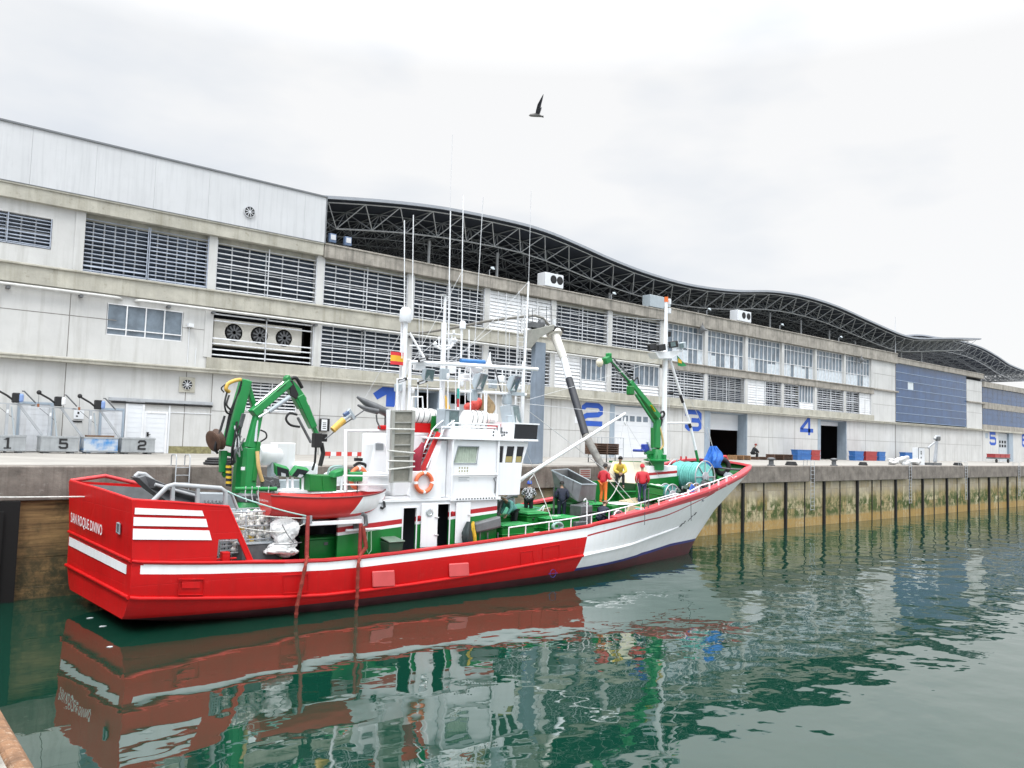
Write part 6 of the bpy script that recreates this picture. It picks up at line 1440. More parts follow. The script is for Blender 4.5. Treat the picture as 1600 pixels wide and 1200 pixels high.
# --- fish tubs
tub_m = M('green fish tub plastic', (.008,.185,.026), .42, .12, 1.6, 0, streak=.15, streak_col=(.01,.14,.02))
lid_lit_m = M('top lit green tub lid', (.030,.32,.085), .45, .15, 1.6, .1, spots=.15, spot_col=(.05,.12,.05))  # paler than the tub bodies: light on the tops put into the colour
def tub(name, label, x0, y_top, x1, y_bot, v, dep, open_=False, rz=0, stuff=None):
    p = b(x0, y_bot, v); q = b(x1, y_bot, v); t = b((x0+x1)/2, y_top, v); w_ = q.x-p.x; z0 = (p.z+q.z)/2; h = t.z-z0
    T = onboat(name, label, 'fish tub', Vector(((p.x+q.x)/2, v, z0)), 'green fish tubs on the working deck', rz)
    a = w_/2
    m = MB(); m.loft([[(-a*.94, .03, 0), (a*.94, .03, 0), (a*.94, dep-.03, 0), (-a*.94, dep-.03, 0)], [(-a, 0, h*.86), (a, 0, h*.86), (a, dep, h*.86), (-a, dep, h*.86)]]); m.build('body', tub_m, T, bevel=.03)
    m = MB(); m.box(-a-.03, a+.03, -.03, dep+.03, h*.86, h*.92); m.box(-a*.99, a*.99, -.012, dep, h*.40, h*.46); m.build('rim', tub_m, T, bevel=.02)
    m = MB(); m.box(-a*1.02, a*1.02, -.05, dep+.04, h*.955, h*1.02); m.box(-a*.8, a*.8, .15, dep-.15, h*1.02, h*1.05); m.build('lid', lid_lit_m, T, bevel=.02)
    for s in (-.5, .5): MB().box(a*s-.06, a*s+.06, .03, dep-.03, -.08, 0).build('runner', tub_m, T)
    if stuff: m = MB(); r = random.Random(3); [m.obox((r.uniform(-.3,.3), dep*.5+r.uniform(-.2,.2), h+.03), (.2,.1,.05), Matrix.Rotation(r.uniform(0,3), 3, 'Z')) for _ in range(9)]; tag(m.build('fish_scraps', stuff, loc=T.location), 'red and white scraps lying on a green fish tub lid' if stuff.name.startswith('red') else 'white scraps on top of the green fish tub lid', 'scraps')
    return T
tub('fish_tub', 'green fish tub with closed lid nearest the deckhouse corner', 784, 820, 835, 845, -2.45, 1.0)
tub('fish_tub', 'green fish tub in the middle of the row with red scraps on its lid', 823, 802, 856, 842, -1.75, 1.0, stuff=M('red fish scraps', (.45,.08,.06), .5, .4, 6))
tub('fish_tub', 'large green fish tub with white scraps on its lid beside the guard rail', 853, 809, 905, 836, -2.3, 1.1, stuff=M('white scraps', (.65,.66,.64), .6))
tub('fish_tub', 'green fish tub behind the man in the teal shirt', 778, 806, 806, 826, -1.0, .9)
tub('fish_tub', 'green fish tub behind the man in the plaid shirt', 812, 796, 836, 816, -.6, .8)
tub('fish_tub', 'tall green fish tub behind the crouching man in navy', 903, 788, 950, 826, -1.4, 1.2)
tub('fish_tub', 'green fish tub between the grey hopper and the red jacketed man', 968, 768, 1000, 795, .1, .9)
T = tub('fish_tub', 'tipped green fish tub leaning against the small rope reel', 1012, 759, 1036, 782, -1.6, .9); T.rotation_euler.y = R_(8)
p = b(1046, 782, -1.3)
# --- hopper
hp_ = [b(862,735,-.4), b(932,757,-1.2), b(930,781,-1.2), b(904,784,-1.2), b(866,768,-.4)]
T = onboat('steel_hopper', 'big grey stainless steel hopper above the working deck', 'hopper', b(895, 770, -.6)); o0 = b(895, 770, -.6)
A1, A2, A3, A4 = b(862,735,-.7), b(909,757,-1.5), b(932,757,-1.2), b(887,733,.9)
top = [A1, A2, A3, A4]; top = [x-o0 for x in top]; bot = [b(866,760,-.7)-o0, b(903,784,-1.45)-o0, b(930,781,-1.15)-o0, b(890,758,.8)-o0]
m = MB(); m.add(top+bot, [(0,1,5,4),(1,2,6,5),(2,3,7,6),(3,0,4,7),(7,6,5,4)]); o = m.build('shell', inox_m, T); md = o.modifiers.new('wall', 'SOLIDIFY'); md.thickness = .04
MB().tube(top, .035, 6, closed=True).build('rim', lgrey_m, T, smooth=40)
m = MB(); m.bar(bot[1]+Vector((.3,0,-.05)), bot[1]+Vector((.5,0,-.9)), .5, .4); m.build('outlet', inox_m, T, bevel=.02)
for q in (bot[0], bot[2], bot[3]): MB().cyl(q, (q.x, q.y, -1.6), .05, 6).build('leg', dsteel_m, T)
for k in (.4, .72): MB().bar(top[0].lerp(top[1], k)+Vector((0,-.02,0)), bot[0].lerp(bot[1], k)+Vector((0,-.02,0)), .04, .03, (0,1,0)).build('stiffener', inox_m, T)
# --- bow: blue tarpaulin bundle, tyre
p = b(1115, 697, .3); drape(p, 1.1, 1.25, 'blue tarpaulin bundle hoisted over the fore deck', M('bright blue tarpaulin', (.03,.16,.55), .6, .25, 3, .6), 'tarpaulin', .10, 6, 'tarpaulin', .36, .30, 9); wire(b(1113, 697, .3), b(1106, 668, .3), .02, rope_w)
p = b(1128, 729, .3); m = MB(); m.tube([(.42*math.cos(a*math.pi/12), 0, .42*math.sin(a*math.pi/12)) for a in range(24)], .15, 8, closed=True); T = onboat('tyre', 'black tyre fender standing inside the bow', 'tyre', p, None, -.5); m.build('rubber', black_m, T, smooth=60)
# --- ropes over the side
for x0, y0, x1, y1, lab in ((480, 870, 462, 968, 'rusty red rope hanging down the hull below the float cage'), (563, 866, 556, 955, 'rusty red rope hanging down the hull under the dinghy bow')):
    P = [b(x0, y0, -3.18), b(x0-3, y0+14, -3.50), b((x0+x1)/2-1, (y0+y1)/2, -3.46), b(x1+2, y1-22, -3.42), b(x1, y1, -3.30)]; p0 = P[0]
    m = MB(); fine = []
    for i in range(len(P)-1):
        for k in range(5): fine.append(P[i].lerp(P[i+1], k/5)-p0)
    fine.append(P[-1]-p0)
    m.tube(fine, [.055+.018*((i*7) % 3 == 0) for i in range(len(fine))], 7)
    o = m.build('side_rope', rope_r, loc=bw(p0)); o.rotation_euler.z = BA; tag(o, lab, 'rope', 'red ropes over the side')
o0 = b(566, 822, -3.05); P = [b(567,822,-3.05), b(570,842,-3.1), b(572,855,-3.1), b(567,862,-3.1), b(562,868,-3.1)]; m = MB(); m.tube([x-o0 for x in P], .075, 8); o = m.build('rope_coil', rope_r, loc=bw(o0), smooth=50); o.rotation_euler.z = BA; tag(o, 'thick red rope bight hanging from the dinghy cradle post', 'rope')
o0 = b(872, 829, -2.95); m = MB()
for k in range(4): m.tube([Vector((.28*math.cos(a*math.pi/8)*(1-.08*k), .0+.05*k, .17+.17*math.sin(a*math.pi/8)*(1-.1*k))) for a in range(16)], .045, 6, closed=True)
o = m.build('rope_coil', M('pale teal rope', (.33,.50,.46), .8, .2, 6, .6), loc=bw(o0), smooth=50); tag(o, 'pale teal rope coil on the cap rail beside the tubs', 'rope')
def mooring(pts, r, label, mat=rope_w, sag=0):
    o0 = Vector(pts[0]); m = MB(); out = []
    for i in range(len(pts)-1):
        for k in range(8): t = k/8; q = Vector(pts[i]).lerp(Vector(pts[i+1]), t)-Vector((0, 0, sag*4*t*(1-t))); out.append(q-o0)
    out.append(Vector(pts[-1])-o0); m.tube(out, r, 6); return tag(m.build('mooring_line', mat, loc=o0, smooth=50), label, 'rope', 'mooring lines')
mooring([(-9, 31, QZ+.1), bw(b(134, 776, 1.35))], .022, 'pale mooring line running from the stern to the quay', sag=.25)
mooring([bw(b(352,766,-2.9)), bw(b(400, 785, -3.0)), bw(b(478, 806, -3.0))], .022, 'teal line tied from the pipe rail to the cradle post', M('teal line', (.40,.60,.55), .8), .03)
mooring([bw(b(345,800,-2.9)), bw(b(478, 810, -3.0))], .018, 'white line above the float cage', sag=.03); mooring([bw(b(365,822,-2.9)), bw(b(440,832,-3.0)), bw(b(476,818,-3.0))], .018, 'white line looped in front of the float cage', sag=.03)
# --- flags
def flag(px, py, v, w, h, label, stripes, droop=.0):
    T = onboat('flag', label, 'flag', b(px, py, v)); 
    for i, (z0, z1, mat) in enumerate(stripes):
        m = MB(); rg = []
        for k in range(13): t = k/12; y = .06*math.sin(t*7)*t; rg.append([(-w*t, y, h*z0-droop*t*t), (-w*t, y, h*z1-droop*t*t)])
        m.loft(rg, closed_ring=False, caps=False); m.build('stripe', mat, T, smooth=60)
rf = M('flag red', (.62,.03,.04), .7, .1, 3); yf = M('flag yellow', (.75,.42,.03), .7, .1, 3)
flag(631, 571, -.35, .62, .52, 'red and yellow striped flag hanging from the aft mast', [(0, .27, rf), (.27, .73, yf), (.73, 1, rf)])
p0 = b(1058, 558, .4); T = onboat('flag', 'green pennant with yellow patch on the fore stay', 'flag', p0)
m = MB(); m.prism([(0, 0, .1), (.12, .02, .05), (.5, .06, -.15), (.9, .02, -.42), (.45, .0, -.5), (.1, 0, -.48)], (0, .012, 0)); m.build('cloth', M('flag green', (.01,.22,.06), .7, .15, 3), T); m = MB(); m.prism([(.08, -.008, -.05), (.4, -.008, -.15), (.42, -.008, -.33), (.1, -.008, -.3)], (0, .006, 0)); m.build('patch', yf, T)
# --- yellow roller hanging from the crane
o0 = b(537, 656, -.6); T = onboat('hauling_roller', 'yellow and grey roller hung on a chain from the crane head', 'roller', o0)
P = [b(520,672,-.6)-o0, b(537,656,-.6)-o0, b(548,647,-.6)-o0]; MB().tube([P[0], P[1]], .13, 12).build('roller', yellow_m, T, smooth=50)
m = MB(); m.tube([P[1], P[2]], .09, 8); m.bar(b(544,640,-.6)-o0, b(554,655,-.6)-o0, .16, .12, (0,1,0)); m.build('bracket', lgrey_m, T, bevel=.02); MB().bar(b(537,649,-.6)-o0, b(545,644,-.6)-o0, .14, .14).build('motor', M('blue grey motor', (.08,.13,.25), .4), T, bevel=.02)
MB().tube([b(508,686,-.5)-o0, b(516,680,-.5)-o0, b(530,668,-.5)-o0, b(552,653,-.6)-o0, b(575,637,-1.0)-o0], .025, 5).build('chain', dsteel_m, T)
# ================================================================== people
PS = 1.17   # people set the scale of the survey: everything measures a sixth too long
skin_m = M('skin', (.42,.25,.17), .6, .08, 6); hair_m = M('dark hair', (.018,.014,.012), .7, .3, 20); ghair_m = M('grey hair', (.25,.24,.22), .8, .3, 20); eye_m = M('dark eye', (.02,.015,.012), .3)
def skinmesh(name, verts, edges, radii, mat, parent, sub=2, root=0):
    me = bpy.data.meshes.new(name); me.from_pydata([tuple(v) for v in verts], edges, [])
    o = bpy.data.objects.new(name, me); COL.objects.link(o)
    sk = o.modifiers.new('skin', 'SKIN'); sk.use_smooth_shade = True; sk.branch_smoothing = .6
    sv = me.skin_vertices[0].data
    for i, r in enumerate(radii): sv[i].radius = (r, r) if not isinstance(r, tuple) else r
    for d in sv: d.use_root = False
    sv[root].use_root = True
    ss = o.modifiers.new('sub', 'SUBSURF'); ss.levels = sub; ss.render_levels = sub
    bpy.context.view_layer.update()
    nm = bpy.data.meshes.new_from_object(o.evaluated_get(bpy.context.evaluated_depsgraph_get()))
    bpy.data.objects.remove(o); bpy.data.meshes.remove(me)
    nm.name = name; nm.materials.clear(); nm.materials.append(mat); nm.polygons.foreach_set('use_smooth', [True]*len(nm.polygons))
    o = bpy.data.objects.new(name, nm); COL.objects.link(o); o.parent = parent; return o
class Sk:
    def __init__(s): s.v = []; s.e = []; s.r = []
    def p(s, co, r, frm=None):
        s.v.append(Vector(co)); s.r.append(r)
        if frm is not None: s.e.append((frm, len(s.v)-1))
        return len(s.v)-1
    def chain(s, pts, frm):
        for co, r in pts: frm = s.p(co, r, frm)
        return frm
def person(label, loc, rz, J, top, legs, hair=None, cap=None, boots=None, sleeves=True, bulk=1.0):
    """J: joints in person space (x right, y ahead, z up, metres, feet at 0): pelvis, chest, neck, head, look, then l/r elbow, hand, knee, foot"""
    T = thing('person', label, 'person', loc, rz); T.scale = (PS, PS, PS); V = {k: Vector(x) for k, x in J.items()}
    pel, che, nek, hed = V['pelvis'], V['chest'], V['neck'], V['head']; look = V['look'].normalized()
    upv = (hed-nek).normalized(); side = look.cross(upv).normalized(); tside = V.get('tside', Vector((1, 0, 0))).normalized()
    B = Sk(); root = B.p(pel, .125)
    w = B.p(pel.lerp(che, .45), .115, root); c = B.p(che, .125, w); n = B.p(nek, .055, c)
    h0 = B.p(hed-upv*.055+look*.01, .062, n); h1 = B.p(hed+upv*.035-look*.008, .088, h0); h2 = B.p(hed+upv*.098-look*.012, .062, h1)
    B.p(hed+look*.105-upv*.018, .012, h1)
    for s in (-1, 1): B.p(hed+side*.088*s-upv*.005-look*.01, .016, h1)
    hips, shs = {}, {}
    for s, k in ((-1, 'l'), (1, 'r')):
        sh = che+tside*.185*s+(nek-che)*.30; shs[k] = sh
        i = B.p(sh, .058, c); el, ha = V[k+'elbow'], V[k+'hand']
        i = B.chain([(el, .040), (el.lerp(ha, .9), .027)], i)
        d = (ha-el).normalized(); a = d.cross(Vector((0, 1, .3))).normalized(); g = a.cross(d).normalized()
        palm = B.p(ha+d*.045, (.018, .036), i)
        for f in range(4):
            off = a*(.026*(f-1.5)); L = (.062, .075, .070, .055)[f]
            B.chain([(ha+d*.085+off, .0095), (ha+d*(.085+L*.55)+off+g*.008, .0085), (ha+d*(.085+L)+off+g*.026, .007)], palm)
        B.chain([(ha+d*.04+a*.045*(-s)+g*.012, .010), (ha+d*.075+a*.058*(-s)+g*.022, .008)], palm)
        hp = pel+tside*.095*s-Vector((0, 0, .04)); hips[k] = hp
        i = B.p(hp, .085, root); kn, ft = V[k+'knee'], V[k+'foot']; toe = V.get(k+'toe', ft+Vector((0, .15, -.035)))
        B.chain([(hp.lerp(kn, .5), .072), (kn, .053), (kn.lerp(ft, .35), .055), (ft+Vector((0, 0, .03)), .038), (ft.lerp(toe, .5), .040), (toe, .030)], i)
    skinmesh('body', B.v, B.e, B.r, skin_m, T)
    C_ = Sk(); k0 = .042*bulk
    root = C_.p(pel-(che-pel).normalized()*.11, .138+k0); w = C_.p(pel.lerp(che, .45), .128+k0, root); c = C_.p(che, .142+k0, w); C_.p(che.lerp(nek, .8), .062+k0*.6, c)
    for k in ('l', 'r'):
        el, ha = V[k+'elbow'], V[k+'hand']; i = C_.p(shs[k], .070+k0*.6, c); pts = [(shs[k].lerp(el, .5), .056+k0*.6), (el, .050+k0*.5)]
        if sleeves: pts += [(el.lerp(ha, .55), .042+k0*.5), (el.lerp(ha, .92), .038+k0*.4)]
        C_.chain(pts, i)
    skinmesh('jacket', C_.v, C_.e, C_.r, top, T)
    L = Sk(); root = L.p(pel+(che-pel).normalized()*.06, .132+k0*.4)
    for s, k in ((-1, 'l'), (1, 'r')):
        kn, ft = V[k+'knee'], V[k+'foot']; i = L.p(hips[k], .102, root); L.chain([(hips[k].lerp(kn, .5), .090), (kn, .070), (kn.lerp(ft, .5), .066), (ft+(kn-ft).normalized()*.05, .060)], i)
    skinmesh('trousers', L.v, L.e, L.r, legs, T)
    for k in ('l', 'r'):
        ft = V[k+'foot']; toe = V.get(k+'toe', ft+Vector((0, .15, -.035))); S_ = Sk(); r_ = S_.p(ft+Vector((0, 0, .09)), .054); S_.chain([(ft+Vector((0, -.015, -.0)), .052), (ft.lerp(toe, .6)+Vector((0,0,.0)), .046), (toe, .036)], r_)
        skinmesh('boot', S_.v, S_.e, S_.r, boots or black_m, T)
    if hair or cap:
        m = MB(); top_c = hed+upv*.045-look*.018; rings = []
        rot = Matrix((side, look, upv)).transposed()
        for i in range(7):
            t = (i/6)*math.pi*.60; t = max(t, .03); rings.append([top_c+rot @ Vector((.104*math.sin(t)*math.cos(a*2*math.pi/14), .116*math.sin(t)*math.sin(a*2*math.pi/14)-.012*i/6, .104*math.cos(t)-(.03 if i > 3 and math.sin(a*2*math.pi/14) < .2 else -.012 if i > 4 else 0))) for a in range(14)])
        m.loft(rings); m.build('cap' if cap else 'hair', cap or hair, T, smooth=60)
        if cap:
            m = MB(); m.prism([top_c+rot @ Vector((x, y, .0)) for x, y in ((-.08,.08),(-.07,.15),(0,.18),(.07,.15),(.08,.08))], upv*.012); m.build('cap_peak', cap, T)
    m = MB()
    for s in (-1, 1): m.sph(hed+look*.088+side*.032*s+upv*.022, (.010,.010,.008), 8, 5)
    m.build('eyes', eye_m, T); m = MB(); m.bar(hed+look*.084-side*.022-upv*.050, hed+look*.084+side*.022-upv*.050, .012, .008, upv); m.build('mouth', M('lips', (.32,.12,.10), .5), T)
    return T
def stand(lean=0.0, h=1.74, lh=None, rh=None, stride=.0, le=None, re=None, headyaw=0, headpitch=-.1):
    z = h/1.74; y = lean
    J = dict(pelvis=(0, 0, .94*z), chest=(0, .03+y*.32, 1.30*z-abs(y)*.10), neck=(0, .03+y*.50, 1.47*z-abs(y)*.2), head=(0, .06+y*.66, 1.62*z-abs(y)*.28), look=(math.sin(headyaw), math.cos(headyaw), headpitch),
        lelbow=le or (-.26, y*.34-.02, 1.10*z-abs(y)*.15), relbow=re or (.26, y*.34-.02, 1.10*z-abs(y)*.15), lhand=lh or (-.25, .10+y*.34, .87*z-abs(y)*.1), rhand=rh or (.25, .10+y*.34, .87*z-abs(y)*.1),
        lknee=(-.10, .04+stride*.5, .50*z), rknee=(.10, .03-stride*.3, .50*z), lfoot=(-.12, stride, .075), rfoot=(.12, -stride, .075))
    return J
def sit(seat=.45, lean=.25, lh=None, rh=None, spread=.14, le=None, re=None, headpitch=-.35):
    z = seat+.10
    return dict(pelvis=(0, 0, z), chest=(0, .06+lean*.7, z+.36), neck=(0, .08+lean*1.0, z+.52), head=(0, .12+lean*1.2, z+.665), look=(0, 1, headpitch),
        lelbow=le or (-.25, .22+lean, z+.16), relbow=re or (.25, .22+lean, z+.16), lhand=lh or (-.05, .42+lean*.6, z+.05), rhand=rh or (.05, .44+lean*.6, z+.06),
        lknee=(-spread, .42, seat+.06), rknee=(spread, .43, seat+.06), lfoot=(-spread-.01, .40, .075), rfoot=(spread+.01, .38, .075))
def C(n, c, v=.2, r=.75, b_=.3): return M(n, c, r, v, 5, b_, bscale=14)
navy = C('navy cloth', (.012,.016,.035)); jeans = C('dark blue jeans', (.030,.045,.10)); dark = C('dark trousers', (.018,.020,.022)); redj = C('red jacket', (.50,.018,.03), .2, .6); yel = C('yellow jacket', (.62,.44,.06), .2, .6); oran = C('orange oilskin trousers', (.78,.17,.03), .12, .45); teal = C('teal shirt', (.13,.36,.33))
pm, nt, bs = nodes_of('plaid shirt'); ck = nd(nt, 'ShaderNodeTexChecker', i_Scale=16); nt.links.new(coord(nt), ck.inputs[0]); ck.inputs[1].default_value = (.55,.56,.58,1); ck.inputs[2].default_value = (.02,.02,.025,1); nt.links.new(ck.outputs[0], bs.inputs[0]); bs.inputs['Roughness'].default_value = .8
def at(px, py, v): return bw(b(px, py, v))
UP = BA
# facing: rz = 0 looks along +v (to the quay); pi looks at the camera side
person('man in teal shirt leaning over the green fish tubs', at(803, 836, -1.15), R_(85), stand(.75, 1.72, lh=(-.22, .52, .78), rh=(.22, .50, .76), le=(-.27, .36, 1.0), re=(.27, .34, .98)), teal, dark, hair=ghair_m)
person('man in plaid shirt and blue cap seen from behind', at(825, 817, -.35), R_(-45), stand(.30, 1.72, lh=(-.18, .36, .96), rh=(.18, .38, .96)), pm, dark, cap=C('blue cap', (.03,.08,.40)), sleeves=False)
person('dark haired man in navy standing before the steel hopper', at(877, 819, -1.05), R_(-35), stand(.10, 1.74, lh=(-.12, .32, 1.0), rh=(.14, .30, .98)), navy, navy, hair=hair_m)
person('man in red top and orange oilskin trousers under the loading chute', at(942, 787, -.6), R_(-80), stand(.12, 1.72, lh=(-.2, .30, 1.0), rh=(.2, .30, 1.05)), redj, oran, hair=hair_m, boots=oran)
person('dark curly haired man in yellow jacket sitting on the green coaming', at(967, 762, .15), R_(138), sit(.50, .22), yel, dark, hair=hair_m)
person('man crouching in navy overalls by the guard rail', at(938, 829, -2.05), R_(-70), dict(pelvis=(0, 0, .52), chest=(0, .22, .82), neck=(0, .34, .96), head=(0, .46, 1.05), look=(0, .8, -.6), lelbow=(-.26, .36, .62), relbow=(.26, .36, .62), lhand=(-.12, .50, .48), rhand=(.12, .52, .46), lknee=(-.14, .36, .48), rknee=(.14, .36, .46), lfoot=(-.14, .12, .075), rfoot=(.14, .10, .075)), navy, navy, hair=C('grey brown hair', (.20,.12,.08)))
person('man in red jacket and blue jeans standing on the fore deck boards', at(1003, 789, -1.5), R_(-42), stand(.04, 1.75, lh=(-.20, .16, .92), rh=(.22, .16, .92), stride=.07), redj, jeans, hair=C('red hood', (.48,.02,.03)), bulk=1.6, boots=C('grey boots', (.35,.36,.37)))
person('seated man in dark jacket and red hat on the quay pallet', (72.3, 46.6, QZ), R_(-125), sit(.50, .14, headpitch=-.4), C('black jacket', (.025,.027,.03)), dark, cap=C('dark red hat', (.22,.03,.025)), bulk=1.5)
# ================================================================== quay furniture
def qp(px, py): p = on_z(px, py, QZ); return p
# numbered counterweight boxes and their hoists
box_m = M('galvanised box', (.36,.38,.39), .55, .18, 2.5, 0, metal=.2, streak=.4, streak_col=(.22,.23,.23)); num_m = M('black stencil paint', (.015,.015,.016), .7)
YBX = 46.3
def qx(px, y=YBX): return on_y(px, 700, y).x
def qbox(x0, x1, label, txt=None, mat=None):
    T = thing('hoist_box', label, 'box', ((x0+x1)/2, YBX, QZ), 0, 'numbered steel boxes on the quay'); w_ = (x1-x0)
    m = MB(); m.box(-w_/2, w_/2, 0, 1.0, .08, .86); m.build('body', mat or box_m, T, bevel=.015)
    m = MB(); m.box(-w_/2-.02, w_/2+.02, -.02, 1.02, .80, .88); m.box(-w_/2-.02, w_/2+.02, -.02, 1.02, .12, .17); m.build('edge', box_m, T)
    for s in (-.35, .35): MB().box(w_*s-.1, w_*s+.1, .05, .95, 0, .08).build('foot', dsteel_m, T)
    if txt == '1': m = MB(); m.prism([(-.20,-.024,.66),(-.04,-.024,.76),(.06,-.024,.76),(.06,-.024,.28),(.16,-.024,.28),(.16,-.024,.22),(-.16,-.024,.22),(-.16,-.024,.28),(-.04,-.024,.28),(-.04,-.024,.66)], (0, .003, 0)); m.build('number', num_m, T)
    elif txt: stroke_digit('number', txt, num_m, T, (-.05, -.022, .24), (1,0,0), (0,0,1), .44, .52, .10, .002)
    return T
bluep = nodes_of('patchy blue box paint'); m_, nt, bs = bluep; v = coord(nt); c = mixc(nt, ramp(nt, noise(nt, v, 1.1, 4, .6), [(.42, 0), (.58, 1)]), (.46,.50,.54), (.05,.22,.50)); nt.links.new(c, bs.inputs[0]); bs.inputs['Roughness'].default_value = .6
qbox(qx(-18), qx(40), 'grey steel box stencilled with number 1', '1'); qbox(qx(63), qx(122), 'grey steel box stencilled with number 5', '5'); qbox(qx(131), qx(184), 'steel box with flaking blue paint between boxes 5 and 2', None, m_); qbox(qx(190), qx(242), 'grey steel box stencilled with number 2', '2')
m = MB(); x0 = qx(137); m.box(x0, x0+1.3, YBX+.2, YBX+.8, QZ+.88, QZ+.97); tag(m.build('plank', M('old brown plank', (.17,.10,.06), .8, .3, 4)), 'brown plank lying on the flaking blue box', 'plank')
gbl = M('hoist motor blue face', (.20,.30,.55), .4, .15); gwh = M('hoist motor white face', (.68,.69,.70), .4)
def hoist(px, label, face):
    """px = pixel of the motor centre"""
    c = on_y(px, 621+(px-20)*.085, YBX+.5); T = thing('davit_hoist', label, 'hoist', (c.x, YBX+.5, QZ), 0, 'davit hoists on the quay'); h = c.z-QZ
    def q(dx, dz): return (dx/31.5, 0, h+dz/31.5)
    m = MB(); m.obox((-.06, 0, h), (.32, .40, .50)); m.build('motor_housing', black_m, T, bevel=.04); f = MB(); f.obox((.15, -.05, h), (.22, .42, .44)); f.build('motor_face', face, T, bevel=.09, seg=2)
    MB().tube([q(-30, 12), q(-14, 3), q(-4, -5)], .05, 8).build('arm', black_m, T, smooth=50); m = MB(); m.sph(q(-30, 13), .12, 8, 6); m.build('arm_tip', black_m, T, smooth=50)
    MB().tube([q(6, 11), q(9, 11), q(26, -7)], .035, 6).build('tail_arm', dsteel_m, T); MB().tube([q(-30, 9), q(-30, -1), q(-30, -6)], .012, 5).build('chain', dsteel_m, T); m = MB(); m.obox(q(-30, -8), (.10, .08, .16)); m.build('hook', M('rusty hook', (.28,.10,.04), .7), T)
    MB().bar(q(2, -9), q(38, -58), .11, .09, (0,1,0)).build('strut', steel_m, T); MB().bar(q(-12, -10), (-12/31.5, 0, .0), .13, .12, (0,1,0)).build('post', steel_m, T); MB().bar(q(-7, -14), (3/31.5, 0, .05), .07, .06, (0,1,0)).build('leg', lgrey_m, T)
    MB().bar(q(-40, -9), q(25, -11), .06, .07, (0,1,0)).build('top_beam', steel_m, T); m = MB(); m.obox(q(-12, -22), (.12, .14, .20)); m.build('work_lamp', white_m, T, bevel=.02); MB().tube([q(-28, -12), q(-2, -34)], .012, 4).build('brace_wire', dsteel_m, T)
hoist(27, 'davit hoist with blue motor above box 1', gbl); hoist(93, 'davit hoist with white motor above box 5', gwh); hoist(155, 'davit hoist with blue motor above box 2', gbl)
# ice loading tower
TY = 36.0
c = on_y(840, 640, TY); T = thing('loading_tower', 'grey steel loading tower with a telescopic chute reaching over the boat', 'loading tower', (c.x, TY, QZ))
def tq(px, py, y=TY): return on_y(px, py, y)-Vector(T.location)
tow_m = M('blue grey tower steel', (.21,.255,.31), .5, .15, 1.5, streak=.3)
m = MB(); a_, e_ = tq(830, 600), tq(850, 600); zt = tq(840, 535).z; m.box(a_.x+.1, e_.x-.1, -.2, .2, 0, zt); m.build('column', tow_m, T, bevel=.02)
m = MB(); m.prism([tq(824,516)+Vector((0,-.4,0)), tq(860,508)+Vector((0,-.4,0)), tq(859,516)+Vector((0,-.4,0)), tq(836,529)+Vector((0,-.4,0)), tq(824,544)+Vector((0,-.4,0))], (0, .8, 0)); m.build('head_bracket', M('weathered steel', (.27,.27,.24), .8, .2, 2), T, bevel=.02)
m = MB(); m.box(tq(859,516).x, tq(875,516).x, -.35, .35, tq(866,519).z, tq(866,511).z); m.build('hinge_box', black_m, T)
m = MB()
for x in (826, 832, 842, 854, 862, 871): m.tube([tq(x, 512), tq(x, 482-(.12*(x-826)))], .022, 5)
for y in (492, 483): m.tube([tq(824, y+4), tq(845, y), tq(872, y+2)], .018, 5)
m.build('guard_rail', dsteel_m, T)
m = MB(); m.box(tq(826,512).x, tq(843,512).x, -.3, .3, tq(835,513).z, tq(835,505).z); m.sph(tq(846,506), (.26,.25,.3)); m.build('drive_unit', dsteel_m, T)
P = [tq(640,520,47.9), tq(668,519,47.5), tq(700,514,44), tq(760,502,40), tq(815,495,36.6), tq(836,493), tq(848,497), tq(857,507), tq(862,516)]
m = MB(); m.tube(P, .085, 8); m.build('supply_pipe', M('dull pipe steel', (.20,.19,.17), .6, .2, 3), T, smooth=50)
end = bw(b(985, 812, -.6))-Vector(T.location); s0 = tq(866, 522)
ends = [s0, tq(881, 560, 35.0), tq(889, 592, 34.0), tq(915, 680, 31.5), tq(947, 742, 30.0), tq(975, 788, 28.9)]
cw = M('off white chute', (.66,.64,.58), .6, .12, 2, streak=.3)
MB().tube([ends[0], ends[1]], [.31, .24], 14).build('chute_head', cw, T, smooth=50); m = MB(); m.lathe([(.42, -.12), (.5, -.1), (.5, .1), (.42, .12)], s0, (ends[1]-s0), 18); m.build('swivel_ring', cw, T, smooth=40)
MB().tube([ends[1], ends[2]], [.21, .20], 12).build('chute_section', white_m, T, smooth=50); MB().tube([ends[2], ends[3]], .22, 12).build('chute_section', M('black chute sleeve', (.012,.014,.020), .55, .3, 3), T, smooth=50); MB().tube([ends[3], ends[4]], [.22, .20], 12).build('chute_section', M('grey chute tube', (.22,.21,.19), .6, .4, 3), T, smooth=50); MB().tube([ends[4], ends[5]], [.15, .13], 10).build('chute_nozzle', M('pale chute tube', (.40,.42,.41), .5, .2, 3), T, smooth=50)
MB().tube([ends[0]+Vector((-.1,-.1,.3)), ends[0]+Vector((-.15,-.1,.9))], .1, 8).build('chute_hose', white_m, T, smooth=50)
c = on_y(830, 720, 35.2); m = MB(); m.box(-.38, .38, -.3, .3, 0, 1.35); o = m.build('control_cabinet', tow_m, loc=(c.x, 35.2, QZ), bevel=.02); tag(o, 'grey steel cabinet at the foot of the loading tower', 'cabinet')
